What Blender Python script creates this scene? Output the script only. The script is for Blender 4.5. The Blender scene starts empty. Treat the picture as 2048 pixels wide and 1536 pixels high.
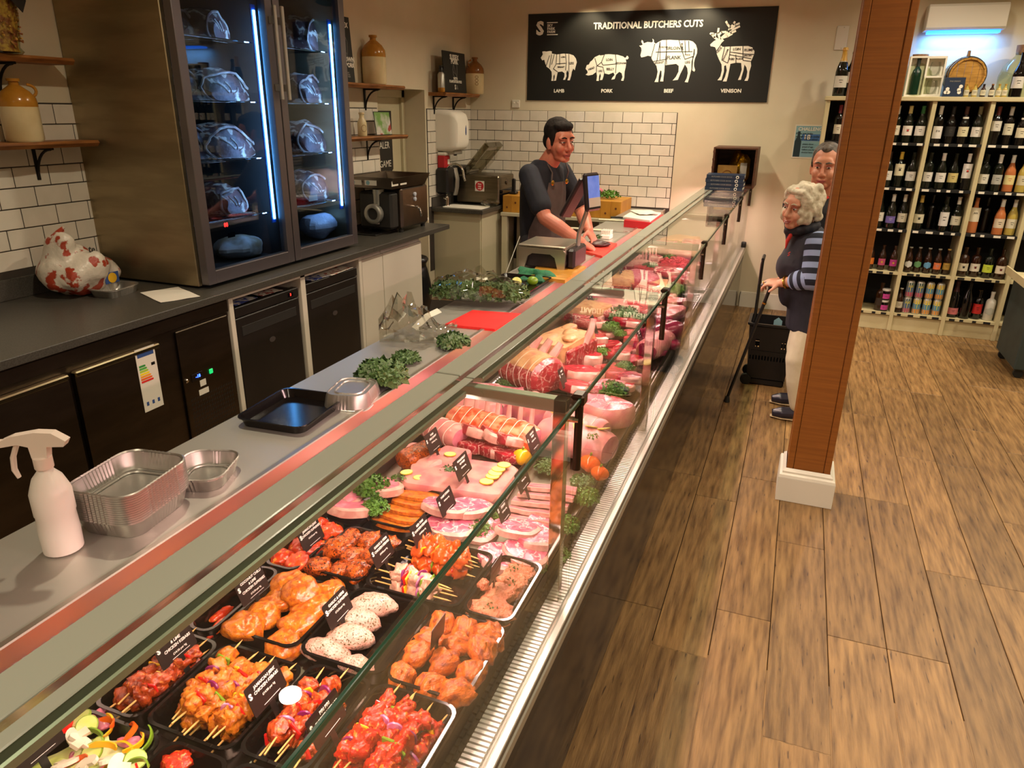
import bpy, math, random
from mathutils import Vector, Matrix, noise as NZ
from math import sin, cos, pi, radians as R
random.seed(7)
S = bpy.context.scene
C = S.collection
# ---------------------------------------------------------------- camera
F, CX, CY = 1444.0, 1024.0, 768.0
CAM = Vector((0, 0, 1.9))
_Y = Vector((594, -539, F)).normalized()
_Z = -Vector((-54, 3809, F)).normalized()
_Z = (_Z - _Y * _Z.dot(_Y)).normalized()
_X = _Y.cross(_Z)
CM = Matrix((_X, _Y, _Z))            # camera (right, down, forward) -> world
cd = bpy.data.cameras.new('camera'); cam = bpy.data.objects.new('camera', cd); C.objects.link(cam)
cd.sensor_width = 36; cd.lens = F / 2048 * 36; cd.clip_start = .05; cd.clip_end = 60
rot = Matrix((CM @ Vector((1, 0, 0)), CM @ Vector((0, -1, 0)), CM @ Vector((0, 0, -1)))).transposed()
cam.matrix_world = Matrix.Translation(CAM) @ rot.to_4x4()
S.camera = cam
def ray(px, py): return CM @ Vector(((px - CX) / F, (py - CY) / F, 1))
def Pz(px, py, z): d = ray(px, py); return CAM + d * ((z - CAM.z) / d.z)
def Py(px, py, y): d = ray(px, py); return CAM + d * (y / d.y)
def Px(px, py, x): d = ray(px, py); return CAM + d * (x / d.x)
# ---------------------------------------------------------------- view + light
S.view_settings.view_transform = 'Standard'; S.view_settings.look = 'None'
S.view_settings.exposure = 0.3; S.view_settings.gamma = 1; S.view_settings.use_curve_mapping = False
w = bpy.data.worlds.new('world'); S.world = w; w.use_nodes = True
w.node_tree.nodes['Background'].inputs[0].default_value = (1, .86, .7, 1)
w.node_tree.nodes['Background'].inputs[1].default_value = .05
def light(name, kind, loc, power, col=(1, 1, 1), size=.1, size_y=None, rot=(0, 0, 0), spot=None, blend=.6, spread=None):
    l = bpy.data.lights.new(name, kind); l.energy = power; l.color = col
    if kind == 'AREA':
        l.shape = 'RECTANGLE' if size_y else 'DISK'; l.size = size
        if size_y: l.size_y = size_y
        if spread: l.spread = spread
    else: l.shadow_soft_size = size
    if spot: l.spot_size = spot; l.spot_blend = blend
    o = bpy.data.objects.new(name, l); C.objects.link(o); o.location = loc; o.rotation_euler = rot
    return o
WARM = (1, .86, .635)
for x in (.95, 2.3):                                   # ceiling downlights over the shop floor
    for y in (-1.2, 1.0, 3.1, 5.2, 6.7):
        light('ceiling_downlight', 'AREA', (x, y, 3.16), 11 if x < 1 else 25, WARM, .1, spread=R(150))
for x, y in ((-1.45, -.8), (-1.9, 2.12), (-1.45, 4.1), (-1.45, 5.6), (-1.45, 7.0)):   # and over the serving side
    light('ceiling_downlight', 'AREA', (x, y, 3.16), 21, WARM, .1, spread=R(150))
# meat-case tubes run under the canopy of every counter module
CASE = (1, .6, .57)
for k in range(6):
    y0 = (.42, 1.64, 2.87, 4.10, 5.33, 6.56)[k]
    light('counter_tube_light', 'AREA', (-.735, y0 + .6, 1.203), 15.5, CASE, .05, 1.15, rot=(0, 0, 0))

# ---------------------------------------------------------------- materials
def hexc(h, a=1):
    h = h.lstrip('#'); o = []
    for i in (0, 2, 4):
        c = int(h[i:i + 2], 16) / 255
        o.append(c / 12.92 if c <= .04045 else ((c + .055) / 1.055) ** 2.4)
    return (*o, a)
MAT = {}
def mk(name, c1, c2=None, scale=20, lo=.4, hi=.6, detail=4, rough=.5, metal=0, bump=0, bscale=None, kind='noise', stretch=None,
       spots=None, spot_scale=120, spot_lo=.62, emit=None, estr=1, rnd=0, coat=0, alpha=None, spec=.5, veins=None, vscale=14, vw=.06, sss=0):
    m = bpy.data.materials.new(name); m.use_nodes = True; nt = m.node_tree; N = nt.nodes; L = nt.links
    b = N['Principled BSDF']
    b.inputs['Roughness'].default_value = rough; b.inputs['Metallic'].default_value = metal
    b.inputs['Specular IOR Level'].default_value = spec
    if coat: b.inputs['Coat Weight'].default_value = coat; b.inputs['Coat Roughness'].default_value = .08
    if sss: b.inputs['Subsurface Weight'].default_value = sss; b.inputs['Subsurface Radius'].default_value = (.01, .004, .003); b.inputs['Subsurface Scale'].default_value = 1
    tc = N.new('ShaderNodeTexCoord'); vec = tc.outputs['Object']
    if stretch:
        mp = N.new('ShaderNodeMapping'); mp.inputs['Scale'].default_value = stretch; L.new(vec, mp.inputs[0]); vec = mp.outputs[0]
    if rnd:                                              # every instance gets its own patch of grain
        oi = N.new('ShaderNodeObjectInfo'); va = N.new('ShaderNodeVectorMath'); va.operation = 'MULTIPLY_ADD'
        va.inputs[1].default_value = (37, 53, 71); L.new(oi.outputs['Random'], va.inputs[0]); L.new(vec, va.inputs[2]); vec = va.outputs[0]
    def tex(sc, dt=detail, k='noise'):
        if k == 'voronoi':
            t = N.new('ShaderNodeTexVoronoi'); t.inputs['Scale'].default_value = sc; L.new(vec, t.inputs['Vector']); return t.outputs['Distance']
        if k == 'wave':
            t = N.new('ShaderNodeTexWave'); t.inputs['Scale'].default_value = sc; t.inputs['Distortion'].default_value = 6; t.inputs['Detail'].default_value = 3
            L.new(vec, t.inputs['Vector']); return t.outputs['Fac']
        t = N.new('ShaderNodeTexNoise'); t.inputs['Scale'].default_value = sc; t.inputs['Detail'].default_value = dt; L.new(vec, t.inputs['Vector']); return t.outputs['Fac']
    def ramp(src, a, bb):
        r = N.new('ShaderNodeMapRange'); r.inputs[1].default_value = a; r.inputs[2].default_value = bb; L.new(src, r.inputs[0]); return r.outputs[0]
    def mixc(fac, A, B):
        x = N.new('ShaderNodeMix'); x.data_type = 'RGBA'
        if hasattr(fac, 'links'): L.new(fac, x.inputs[0])
        else: x.inputs[0].default_value = fac
        for i, q in ((6, A), (7, B)):
            if hasattr(q, 'links'): L.new(q, x.inputs[i])
            else: x.inputs[i].default_value = q
        return x.outputs[2]
    col = hexc(c1)
    if c2: col = mixc(ramp(tex(scale, k=kind), lo, hi), col, hexc(c2))
    if veins:
        n = tex(vscale, 3); s = N.new('ShaderNodeMath'); s.operation = 'SUBTRACT'; s.inputs[1].default_value = .5; L.new(n, s.inputs[0])
        ab = N.new('ShaderNodeMath'); ab.operation = 'ABSOLUTE'; L.new(s.outputs[0], ab.inputs[0])
        col = mixc(ramp(ab.outputs[0], vw, vw * .3), col, hexc(veins))
    if spots: col = mixc(ramp(tex(spot_scale, 2), spot_lo, spot_lo + .04), col, hexc(spots))
    if rnd:
        hs = N.new('ShaderNodeHueSaturation'); mr = N.new('ShaderNodeMapRange'); mr.inputs[3].default_value = 1 - rnd; mr.inputs[4].default_value = 1 + rnd
        L.new(oi.outputs['Random'], mr.inputs[0]); L.new(mr.outputs[0], hs.inputs['Value'])
        if hasattr(col, 'links'): L.new(col, hs.inputs['Color'])
        else: hs.inputs['Color'].default_value = col
        col = hs.outputs[0]
    if hasattr(col, 'links'): L.new(col, b.inputs['Base Color'])
    else: b.inputs['Base Color'].default_value = col
    if bump:
        bn = N.new('ShaderNodeBump'); bn.inputs['Strength'].default_value = bump; bn.inputs['Distance'].default_value = .01
        L.new(tex(bscale or scale, 4, kind if kind == 'voronoi' else 'noise'), bn.inputs['Height']); L.new(bn.outputs[0], b.inputs['Normal'])
    if emit: b.inputs['Emission Color'].default_value = hexc(emit); b.inputs['Emission Strength'].default_value = estr
    if alpha is not None: b.inputs['Alpha'].default_value = alpha
    MAT[name] = m
    return m
def glass(name, tint='ffffff', ior=1.45, rough=0, boost=1.0, haze=0):
    m = bpy.data.materials.new(name); m.use_nodes = True; nt = m.node_tree; N = nt.nodes; L = nt.links
    N.remove(N['Principled BSDF']); out = N['Material Output']
    t = N.new('ShaderNodeBsdfTransparent'); t.inputs[0].default_value = hexc(tint)
    g = N.new('ShaderNodeBsdfGlossy'); g.inputs['Roughness'].default_value = rough
    fr = N.new('ShaderNodeFresnel'); ge = N.new('ShaderNodeNewGeometry'); p1 = N.new('ShaderNodeMath'); p1.operation = 'MULTIPLY_ADD'; p1.inputs[1].default_value = -2; p1.inputs[2].default_value = 1
    p2 = N.new('ShaderNodeMath'); p2.operation = 'POWER'; p2.inputs[0].default_value = ior; L.new(ge.outputs['Backfacing'], p1.inputs[0]); L.new(p1.outputs[0], p2.inputs[1]); L.new(p2.outputs[0], fr.inputs[0])
    mu = N.new('ShaderNodeMath'); mu.operation = 'MULTIPLY_ADD'; mu.inputs[1].default_value = boost; mu.inputs[2].default_value = haze; mu.use_clamp = True; L.new(fr.outputs[0], mu.inputs[0])
    mx = N.new('ShaderNodeMixShader'); L.new(mu.outputs[0], mx.inputs[0]); L.new(t.outputs[0], mx.inputs[1]); L.new(g.outputs[0], mx.inputs[2])
    L.new(mx.outputs[0], out.inputs[0]); MAT[name] = m
    return m
# ---------------------------------------------------------------- mesh building
class MB:
    def __init__(s): s.v = []; s.f = []; s.mi = []; s.cur = 0
    def add(s, vs, fs, M=None):
        n = len(s.v)
        s.v += [tuple(M @ Vector(p)) if M is not None else tuple(p) for p in vs]
        s.f += [tuple(i + n for i in q) for q in fs]; s.mi += [s.cur] * len(fs)
        return s
    def box(s, x0, x1, y0, y1, z0, z1, b=0, M=None):
        if x0 > x1: x0, x1 = x1, x0
        if y0 > y1: y0, y1 = y1, y0
        if z0 > z1: z0, z1 = z1, z0
        if not b:
            vs = [(x, y, z) for x in (x0, x1) for y in (y0, y1) for z in (z0, z1)]
            return s.add(vs, [(0, 1, 3, 2), (4, 6, 7, 5), (0, 4, 5, 1), (2, 3, 7, 6), (0, 2, 6, 4), (1, 5, 7, 3)], M)
        b = min(b, (x1 - x0) * .45, (y1 - y0) * .45, (z1 - z0) * .45)
        vs = []; idx = {}
        for i in (0, 1):
            for j in (0, 1):
                for k in (0, 1):
                    c = ((x0, x1)[i], (y0, y1)[j], (z0, z1)[k]); d = ((1, -1)[i], (1, -1)[j], (1, -1)[k])
                    for a in range(3):
                        p = [c[q] + (d[q] * b if q != a else 0) for q in range(3)]
                        idx[(i, j, k, a)] = len(vs); vs.append(p)
        fs = []
        for a in range(3):
            for e in (0, 1):
                q = []
                for (u, v) in ((0, 0), (1, 0), (1, 1), (0, 1)):
                    t = [u, v]; t.insert(a, e); q.append(idx[(*t, a)])
                fs.append(q if (e == 1) == (a != 1) else q[::-1])
        for a in range(3):                    # edges along axis a
            o = [q for q in range(3) if q != a]
            for u in (0, 1):
                for v in (0, 1):
                    t0 = [0, 0, 0]; t0[o[0]] = u; t0[o[1]] = v; t1 = list(t0); t1[a] = 1
                    fs.append((idx[(*t0, o[0])], idx[(*t1, o[0])], idx[(*t1, o[1])], idx[(*t0, o[1])]))
        for i in (0, 1):
            for j in (0, 1):
                for k in (0, 1): fs.append((idx[(i, j, k, 0)], idx[(i, j, k, 1)], idx[(i, j, k, 2)]))
        return s.add(vs, fs, M)
    def tube(s, pts, r, n=8, M=None, cap=True, flat=1.0):
        pts = [Vector(p) for p in pts]; m = len(pts)
        rs = r if isinstance(r, (list, tuple)) else [r] * m
        vs = []; up = None
        for i, p in enumerate(pts):
            t = (pts[min(i + 1, m - 1)] - pts[max(i - 1, 0)]).normalized()
            if up is None: up = Vector((0, 0, 1)) if abs(t.z) < .9 else Vector((1, 0, 0))
            u = (up - t * up.dot(t)).normalized(); v = t.cross(u); up = u
            for k in range(n):
                a = 2 * pi * k / n; vs.append(p + (u * cos(a) * flat + v * sin(a)) * rs[i])
        fs = [(i * n + k, i * n + (k + 1) % n, (i + 1) * n + (k + 1) % n, (i + 1) * n + k) for i in range(m - 1) for k in range(n)]
        if cap: fs += [tuple(range(n))[::-1], tuple((m - 1) * n + k for k in range(n))]
        return s.add(vs, fs, M)
    def lathe(s, prof, n=20, M=None, cap=True):
        vs = [(r * cos(2 * pi * k / n), r * sin(2 * pi * k / n), z) for r, z in prof for k in range(n)]
        m = len(prof)
        fs = [(i * n + k, i * n + (k + 1) % n, (i + 1) * n + (k + 1) % n, (i + 1) * n + k) for i in range(m - 1) for k in range(n)]
        if cap: fs += [tuple(range(n))[::-1], tuple((m - 1) * n + k for k in range(n))]
        return s.add(vs, fs, M)
    def prism(s, pts, z0, z1, M=None):
        n = len(pts); vs = [(x, y, z0) for x, y in pts] + [(x, y, z1) for x, y in pts]
        fs = [tuple(range(n))[::-1], tuple(range(n, 2 * n))] + [(i, (i + 1) % n, n + (i + 1) % n, n + i) for i in range(n)]
        return s.add(vs, fs, M)
    def loft(s, rings, M=None, cap=True):
        n = len(rings[0]); vs = [p for r_ in rings for p in r_]; m = len(rings)
        fs = [(i * n + k, i * n + (k + 1) % n, (i + 1) * n + (k + 1) % n, (i + 1) * n + k) for i in range(m - 1) for k in range(n)]
        if cap: fs += [tuple(range(n))[::-1], tuple((m - 1) * n + k for k in range(n))]
        return s.add(vs, fs, M)
    def ell(s, c, r, seg=16, rings=10, amp=0, fr=20, seed=0, M=None, sq=1.0):
        if not isinstance(r, (tuple, list)): r = (r, r, r)
        vs = []
        def pw(q): return math.copysign(abs(q) ** sq, q)
        for i in range(1, rings):
            th = pi * i / rings
            for k in range(seg):
                a = 2 * pi * k / seg
                d = Vector((pw(sin(th)) * pw(cos(a)), pw(sin(th)) * pw(sin(a)), pw(cos(th))))
                if amp: d *= 1 + amp * NZ.noise(Vector((d.x * r[0], d.y * r[1], d.z * r[2])) * fr + Vector((seed * 7.3, seed * 3.1, seed)))
                vs.append((c[0] + d.x * r[0], c[1] + d.y * r[1], c[2] + d.z * r[2]))
        n = len(vs); vs += [(c[0], c[1], c[2] + r[2]), (c[0], c[1], c[2] - r[2])]
        fs = [(i * seg + k, (i + 1) * seg + k, (i + 1) * seg + (k + 1) % seg, i * seg + (k + 1) % seg) for i in range(rings - 2) for k in range(seg)]
        fs += [(n, k, (k + 1) % seg) for k in range(seg)] + [(n + 1, (rings - 2) * seg + (k + 1) % seg, (rings - 2) * seg + k) for k in range(seg)]
        return s.add(vs, fs, M)
    def mesh(s, name, mats, smooth=True, ang=40):
        me = bpy.data.meshes.new(name); me.from_pydata(s.v, [], s.f)
        for m in (mats if isinstance(mats, (list, tuple)) else [mats]): me.materials.append(MAT[m] if isinstance(m, str) else m)
        if any(s.mi): me.polygons.foreach_set('material_index', s.mi)
        me.polygons.foreach_set('use_smooth', [smooth] * len(me.polygons))
        if smooth: me.set_sharp_from_angle(angle=R(ang))
        me.update()
        return me
    def build(s, name, mats, parent=None, smooth=True, ang=40, loc=None, W=False, rz=0):
        if W and parent is not None:
            o_ = parent.location; s.v = [(p[0] - o_.x, p[1] - o_.y, p[2] - o_.z) for p in s.v]
        return link(name, s.mesh(name, mats, smooth, ang), parent, loc, rz)
def link(name, data, parent=None, loc=None, rz=0, rot=None):
    o = bpy.data.objects.new(name, data); C.objects.link(o)
    if parent is not None: o.parent = parent
    if loc is not None: o.location = loc
    if rot is not None: o.rotation_euler = rot
    elif rz: o.rotation_euler = (0, 0, rz)
    return o
def tag(o, label=None, cat=None, group=None, kind=None):
    if label: o['label'] = label
    if cat: o['category'] = cat
    if group: o['group'] = group
    if kind: o['kind'] = kind
    return o
def thing(name, label, cat, loc=(0, 0, 0), rz=0, group=None, rot=None):
    o = link(name, None, None, loc, rz, rot); o.empty_display_size = .05
    return tag(o, label, cat, group)
def struct(o): o['kind'] = 'structure'; return o
def dup(root, loc=None, rz=None, label=None, rot=None):
    r = root.copy(); C.objects.link(r)
    if loc is not None: r.location = loc
    if rz is not None: r.rotation_euler = (0, 0, rz)
    if rot is not None: r.rotation_euler = rot
    if label: r['label'] = label
    for ch in list(root.children):
        c = ch.copy(); C.objects.link(c); c.parent = r
        for g in list(ch.children):
            d = g.copy(); C.objects.link(d); d.parent = c
    return r
TXT = {}
def text_mesh(t, size, bold=0.0, align='CENTER', sx=1.0, depth=.0006, spacing=1.0, shear=0):
    k = (t, size, bold, align, sx, spacing, shear)
    if k not in TXT:
        cu = bpy.data.curves.new('lettering', 'FONT'); cu.body = t; cu.size = size; cu.offset = bold * size; cu.align_x = align; cu.align_y = 'CENTER'
        cu.extrude = depth; cu.resolution_u = 2; cu.space_character = spacing; cu.shear = shear
        o = bpy.data.objects.new('lettering', cu); C.objects.link(o)
        me = bpy.data.meshes.new_from_object(o.evaluated_get(bpy.context.evaluated_depsgraph_get()))
        bpy.data.objects.remove(o); bpy.data.curves.remove(cu)
        if sx != 1: me.transform(Matrix.Diagonal((sx, 1, 1, 1)))
        TXT[k] = me
    return TXT[k]
def text(t, size, mat, parent, M, bold=0.0, align='CENTER', sx=1.0, name='lettering', spacing=1.0, shear=0):
    """M: local matrix whose XY plane carries the writing"""
    me = text_mesh(t, size, bold, align, sx, spacing=spacing, shear=shear).copy()
    me.materials.clear(); me.materials.append(MAT[mat])
    o = link(name, me, parent); o.matrix_local = M
    return o
def FR(o, x, y):
    """matrix from origin and two in-plane axes"""
    x = Vector(x).normalized(); y = Vector(y); y = (y - x * y.dot(x)).normalized(); z = x.cross(y)
    return Matrix(((x.x, y.x, z.x, o[0]), (x.y, y.y, z.y, o[1]), (x.z, y.z, z.z, o[2]), (0, 0, 0, 1)))
def remesh(mb, voxel, smooth=6, factor=.5):
    """weld overlapping closed shapes into one continuous skin"""
    me = bpy.data.meshes.new('body'); me.from_pydata(mb.v, [], mb.f)
    o = bpy.data.objects.new('body', me); C.objects.link(o)
    m = o.modifiers.new('r', 'REMESH'); m.mode = 'VOXEL'; m.voxel_size = voxel
    if smooth:
        q = o.modifiers.new('s', 'SMOOTH'); q.iterations = smooth; q.factor = factor
    out = bpy.data.meshes.new_from_object(o.evaluated_get(bpy.context.evaluated_depsgraph_get()))
    bpy.data.objects.remove(o); bpy.data.meshes.remove(me)
    out.polygons.foreach_set('use_smooth', [True] * len(out.polygons))
    return out
def rrect(w, h, r, n=4, cx=0, cy=0):
    """rounded rectangle outline centred on cx, cy"""
    o = []
    for (sx, sy, a0) in ((1, 1, 0), (-1, 1, 90), (-1, -1, 180), (1, -1, 270)):
        for k in range(n + 1):
            a = R(a0 + 90 * k / n); o.append((cx + sx * (w / 2 - r) + r * cos(a), cy + sy * (h / 2 - r) + r * sin(a)))
    return o
# ---------------------------------------------------------------- palette
mk('plaster', 'd6ccb2', 'cfc4a8', 3, .3, .7, rough=.85, bump=.05, bscale=90)
mk('ceiling_paint', 'd8d2c4', rough=.9)
mk('grout', '3a332b', rough=.9)
mk('tile', 'dcd5c6', 'd5cebe', 6, rough=.12, rnd=.03, spec=.5)
mk('white_paint', 'd8d3c5', rough=.45)
mk('cream_paint', 'c9c1a0', 'c4bb9a', 4, rough=.5)
mk('joint_dark', '2a2018', rough=.9)
mk('plank', '9a774a', '5e4326', 9, .32, .72, detail=8, rough=.42, bump=.15, bscale=40, stretch=(6, .55, 1), rnd=.2, spots='4a3420', spot_scale=18, spot_lo=.69)
mk('black_board', '121310', rough=.55)
mk('sign_white', 'ece8da', rough=.6)
mk('sign_grey', '8f8d86', rough=.6)
mk('wood_post', '8f5620', '7f4a1a', 5, .3, .7, detail=6, rough=.4, stretch=(1, 1, 26), bump=.05, bscale=12)
mk('wood_post_dark', '3a1f0c', '2e180a', 8, rough=.5, stretch=(6, 6, .5))
mk('steel', 'b4b2a8', rough=.4, metal=.75)
mk('steel_dark', '7d7468', rough=.36, metal=1)
mk('steel_polished', 'cfc9bf', rough=.07, metal=1)
mk('steel_rib', 'e6e0d8', rough=.35, metal=.2)
mk('steel_brushed', 'c6beb4', rough=.33, metal=1)
mk('chrome', 'd9d6cf', rough=.08, metal=1)
mk('alu_foil', 'aeaaa2', rough=.36, metal=.9, bump=.05, bscale=60)
mk('alu_trim', 'b7b3a8', rough=.35, metal=.7)
mk('canopy', '9fa295', rough=.18, spec=.5)
mk('canopy_edge', 'd2d3c0', rough=.2)
mk('black_gloss', '0b0b10', rough=.08, spec=.5)
mk('black_plastic', '141313', rough=.35)
mk('black_rubber', '17150f', rough=.7)
mk('dark_hinge', '3a2a20', rough=.25, metal=.6)
mk('dark_interior', '24211d', rough=.6)
mk('worktop_black', '4c4942', '3c3933', 160, rough=.36, bump=.03, bscale=300)
mk('grille_dark', '2b2320', rough=.45, metal=.3)
glass('glass_clear', 'f4fbf6', 1.45)
glass('glass_top', 'f2faf4', 1.45, boost=1.25)
glass('glass_fridge', 'c8d8ea', 1.5, boost=1.0)
mk('glass_edge', '1f4a38', rough=.08, spec=.8)
mk('red_plastic', 'd0181a', rough=.4)
mk('sign_red', 'b81d24', rough=.5)
mk('paper', 'ddd7c8', rough=.8)
mk('blue_print', '2b4a86', rough=.6)
mk('iron_black', '1a1714', rough=.5, metal=.4)
mk('shelf_wood', 'a2682f', '6d3f18', 7, .3, .7, detail=6, rough=.5, stretch=(6, 1, 6), bump=.1, bscale=14)
# ================================================================ the room
YB, XLN, XLF = 7.8, -3.85, -3.5       # back wall, near and far stretch of the side wall
ZC = 3.2
floor = struct(MB().box(-4.4, 5.2, -3, 8, -.06, -.006).build('floor', 'joint_dark', smooth=False))
ceiling = struct(MB().box(-4.4, 5.2, -3, 8, ZC, ZC + .08).build('ceiling', 'ceiling_paint', smooth=False))
wall_back = struct(MB().box(-4.4, 5.2, YB, YB + .15, 0, ZC).build('wall_back', 'plaster', smooth=False))
wall_left = struct(MB().box(XLN - .2, XLN, -3, 4.72, 0, ZC).build('wall_left', 'plaster', smooth=False))
m = MB().box(XLN - .2, XLF, 4.72, 5.84, 0, ZC).box(XLN - .2, XLF, 6.72, YB, 0, ZC).box(XLN - .2, XLF, 5.84, 6.72, 2.072, ZC)
wall_left_far = struct(m.build('wall_left_far', 'plaster', smooth=False))
wall_right = struct(MB().box(5.0, 5.2, -3, 8, 0, ZC).build('wall_right', 'plaster', smooth=False))
wall_front = struct(MB().box(-4.4, 5.2, -3.1, -3, 0, ZC).build('wall_front', 'plaster', smooth=False))
# ---- floor planks, laid along the counter
PW = .2105; PLEN = 1.24
pk = {}
def plank(x0, y0, y1):
    L_ = round(y1 - y0, 3)
    if L_ not in pk: pk[L_] = MB().box(.0014, PW - .0014, .0014, L_ - .0014, -.0065, 0, .0016).mesh('plank', 'plank', smooth=False)
    link('plank', pk[L_], floor, (x0, y0, 0))
rg = random.Random(3)
for i in range(-3, 15):
    x0 = -.282 + (i) * PW
    off = rg.choice((0, .31, .62, .93)) + rg.random() * .02
    off = round(off, 2); y = 1.05 - off if i > -1 else 2.2 - off
    while y < YB:
        y1 = min(y + PLEN, YB)
        if not (x0 + PW < .9 and y1 < 1.2): plank(x0, y, y1)
        y = round(y + PLEN, 3)
for i in range(7):                                    # serving aisle, mostly hidden
    x0 = -2.92 + i * PW
    y = 2.0 + (i % 3) * .4
    while y < YB: plank(x0, y, min(y + PLEN, YB)); y = round(y + PLEN, 3)
rest = MB().box(-2.92, -.93, -3, 2.3, -.0065, -.001).box(-.93, 5.1, -3, 2.3, -.0065, -.001).box(2.88, 5.1, 1, 8, -.0065, -.001)
rest.build('plank_field', 'plank', floor, smooth=False)['kind'] = 'stuff'
# ---- white brick tiles, 200 x 100 mm
TW, TH = .2035, .1045
tm = {}
def tiles(parent, u0, u1, z0, z1, place, phase=0.0, flip=False):
    """place(u, z) -> (location, rz); courses are counted down from z1"""
    r = 0; zt = z1
    while zt - TH > z0 - .05:
        zb = zt - TH
        u = u0 - (TW if not flip else TW) + (phase + (.5 if r % 2 else 0)) % 1 * TW
        while u < u1 - .004:
            a, b = max(u, u0), min(u + TW, u1)
            if b - a > .015:
                k = round(b - a, 3)
                if k not in tm: tm[k] = MB().box(.0029, k - .0029, -.0085, 0, .0029, TH - .0029, .002).mesh('tile', 'tile', smooth=False)
                p, rz = place(a, zb); link('tile', tm[k], parent, p, rz)
            u += TW
        zt = zb; r += 1
XT = -1.226
MB().box(XLF, XT, YB - .005, YB, .3, 1.9).build('tile_bed', 'grout', wall_back, smooth=False)
tiles(wall_back, XLF + .004, XT - .004, .95, 1.9, lambda u, z: ((u, YB - .0005, z), 0), .42)
MB().box(XLF, XLF + .005, 6.745, YB, .3, 1.905).build('tile_bed', 'grout', wall_left_far, smooth=False)
tiles(wall_left_far, 6.75, YB - .008, .96, 1.9, lambda u, z: ((XLF + .0005, u, z), pi / 2), .3)
MB().box(XLF, XLF + .005, 4.72, 5.82, .3, 1.905).build('tile_bed', 'grout', wall_left_far, smooth=False)
tiles(wall_left_far, 4.9, 5.82, .95, 1.9, lambda u, z: ((XLF + .0005, u, z), pi / 2), .1)
MB().box(XLN, XLN + .005, 1.6, 4.7, .3, 1.905).build('tile_bed', 'grout', wall_left, smooth=False)
tiles(wall_left, 2.1, 3.4, 1.02, 1.9, lambda u, z: ((XLN + .0005, u, z), pi / 2), .55)
# ---- skirting along the back wall
m = MB().prism([(0, 0), (.016, 0), (.016, .15), (.010, .17), (0, .175)], -.44, .08, FR((0, YB, 0), (0, -1, 0), (0, 0, 1)) @ Matrix.Identity(4))
bb = MB().box(-.41, .16, YB - .018, YB, 0, .135).box(-.41, .16, YB - .012, YB, .135, .16, .003)
struct(bb.build('baseboard_back', 'white_paint', smooth=False))
# ---- door in its recess, with the hanging plaque
door = struct(MB().box(-3.80, -3.75, 5.90, 6.66, 0, 2.0, .003).build('door_1', 'cream_paint', smooth=False))
MB().box(-3.75, -3.742, 5.99, 6.57, 1.05, 1.9, .003).build('door_panel', 'cream_paint', door, smooth=False)
MB().box(-3.75, -3.742, 5.99, 6.57, .15, .95, .003).build('door_panel', 'cream_paint', door, smooth=False)
fr = MB().box(-3.78, -3.72, 5.84, 5.90, 0, 2.07, .004).box(-3.78, -3.72, 6.66, 6.72, 0, 2.07, .004).box(-3.78, -3.72, 5.84, 6.72, 2.0, 2.07, .004)
fr.build('door_frame', 'cream_paint', door, smooth=False)
pq = thing('door_plaque', 'dark pointed plaque lettered in white hanging on the recessed door', 'sign', (-3.74, 6.26, 1.55))
pts = [(-.2, .33), (.2, .33), (.2, -.2), (0, -.36), (-.2, -.2)]
MB().prism(pts, 0, .012, FR((0, 0, 0), (0, 1, 0), (0, 0, 1))).build('board', 'dark_interior', pq, smooth=False)
for t, z in (('LICENSED', .19), ('DEALER', .02), ('IN GAME', -.15)): text(t, .088, 'sign_white', pq, FR((.0125, 0, z), (0, 1, 0), (0, 0, 1)), sx=.92)
# ---- double socket and blank plate
so = thing('wall_socket', 'white double wall socket above the tiles beside the shelf', 'socket', (-2.96, YB, 1.965))
MB().box(-.045, .045, -.012, 0, -.04, .04, .004).build('plate', 'white_paint', so, smooth=False)
for x in (-.022, .022): MB().box(x - .006, x + .006, -.016, -.011, .006, .022, .001).build('switch', 'sign_white', so, smooth=False)
bp = thing('blank_plate', 'white blank wall plate above the wine shelf', 'wall plate', Py(1683, 76, YB))
MB().box(-.05, .05, -.012, 0, -.1, .1, .004).build('plate', 'white_paint', bp, smooth=False)
for z in (-.085, .085): MB().lathe([(.005, 0), (.005, .002), (0.001, .003)], 8, FR((.01, -.012, z), (1, 0, 0), (0, 0, 1))).build('screw', 'steel', bp)
# ================================================================ signs on the back wall
BX0, BX1, BZ0, BZ1 = -2.834, -.394, 2.003, 2.826
ban = thing('cuts_banner', 'wide black board with white butchers cuts animal diagrams on the back wall', 'sign', ((BX0 + BX1) / 2, YB - .014, BZ0))
MB().box(BX0, BX1, YB - .012, YB - .001, BZ0, BZ1, .002).build('board', 'black_board', ban, smooth=False, W=True)
BY = YB - .0126
def B(px, py): p = Py(px, py, BY); return (p.x, p.z)
def flat(pts, mat='sign_white', name='lettering', parent=ban, d=.0012, y=BY):
    """outline on the board, in world x / z"""
    o = MB().prism(pts, 0, d, FR((0, y, 0), (1, 0, 0), (0, 0, 1))).build(name, mat, parent, smooth=False, W=True); return o
def zb(ox, oy, s, pts): return [B(ox + x / s, oy + y / s) for x, y in pts]
def wtext(t, px, py, size, bold=.02, align='CENTER', mat='sign_white', parent=ban, y=BY, sx=1.0, rot=0):
    p = Py(px, py, y)
    M = Matrix.Translation(Vector((p.x, y, p.z)) - parent.location) @ FR((0, 0, 0), (1, 0, 0), (0, 0, 1)) @ Matrix.Rotation(rot, 4, 'Z')
    return text(t, size, mat, parent, M, bold, align, sx)
wtext('TRADITIONAL BUTCHERS CUTS', 1294, 50, .083, .028, sx=.9)
for t, x in (('LAMB', 1118), ('PORK', 1213.5), ('BEEF', 1337), ('VENISON', 1462)): wtext(t, x, 182, .046, .03)
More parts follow.
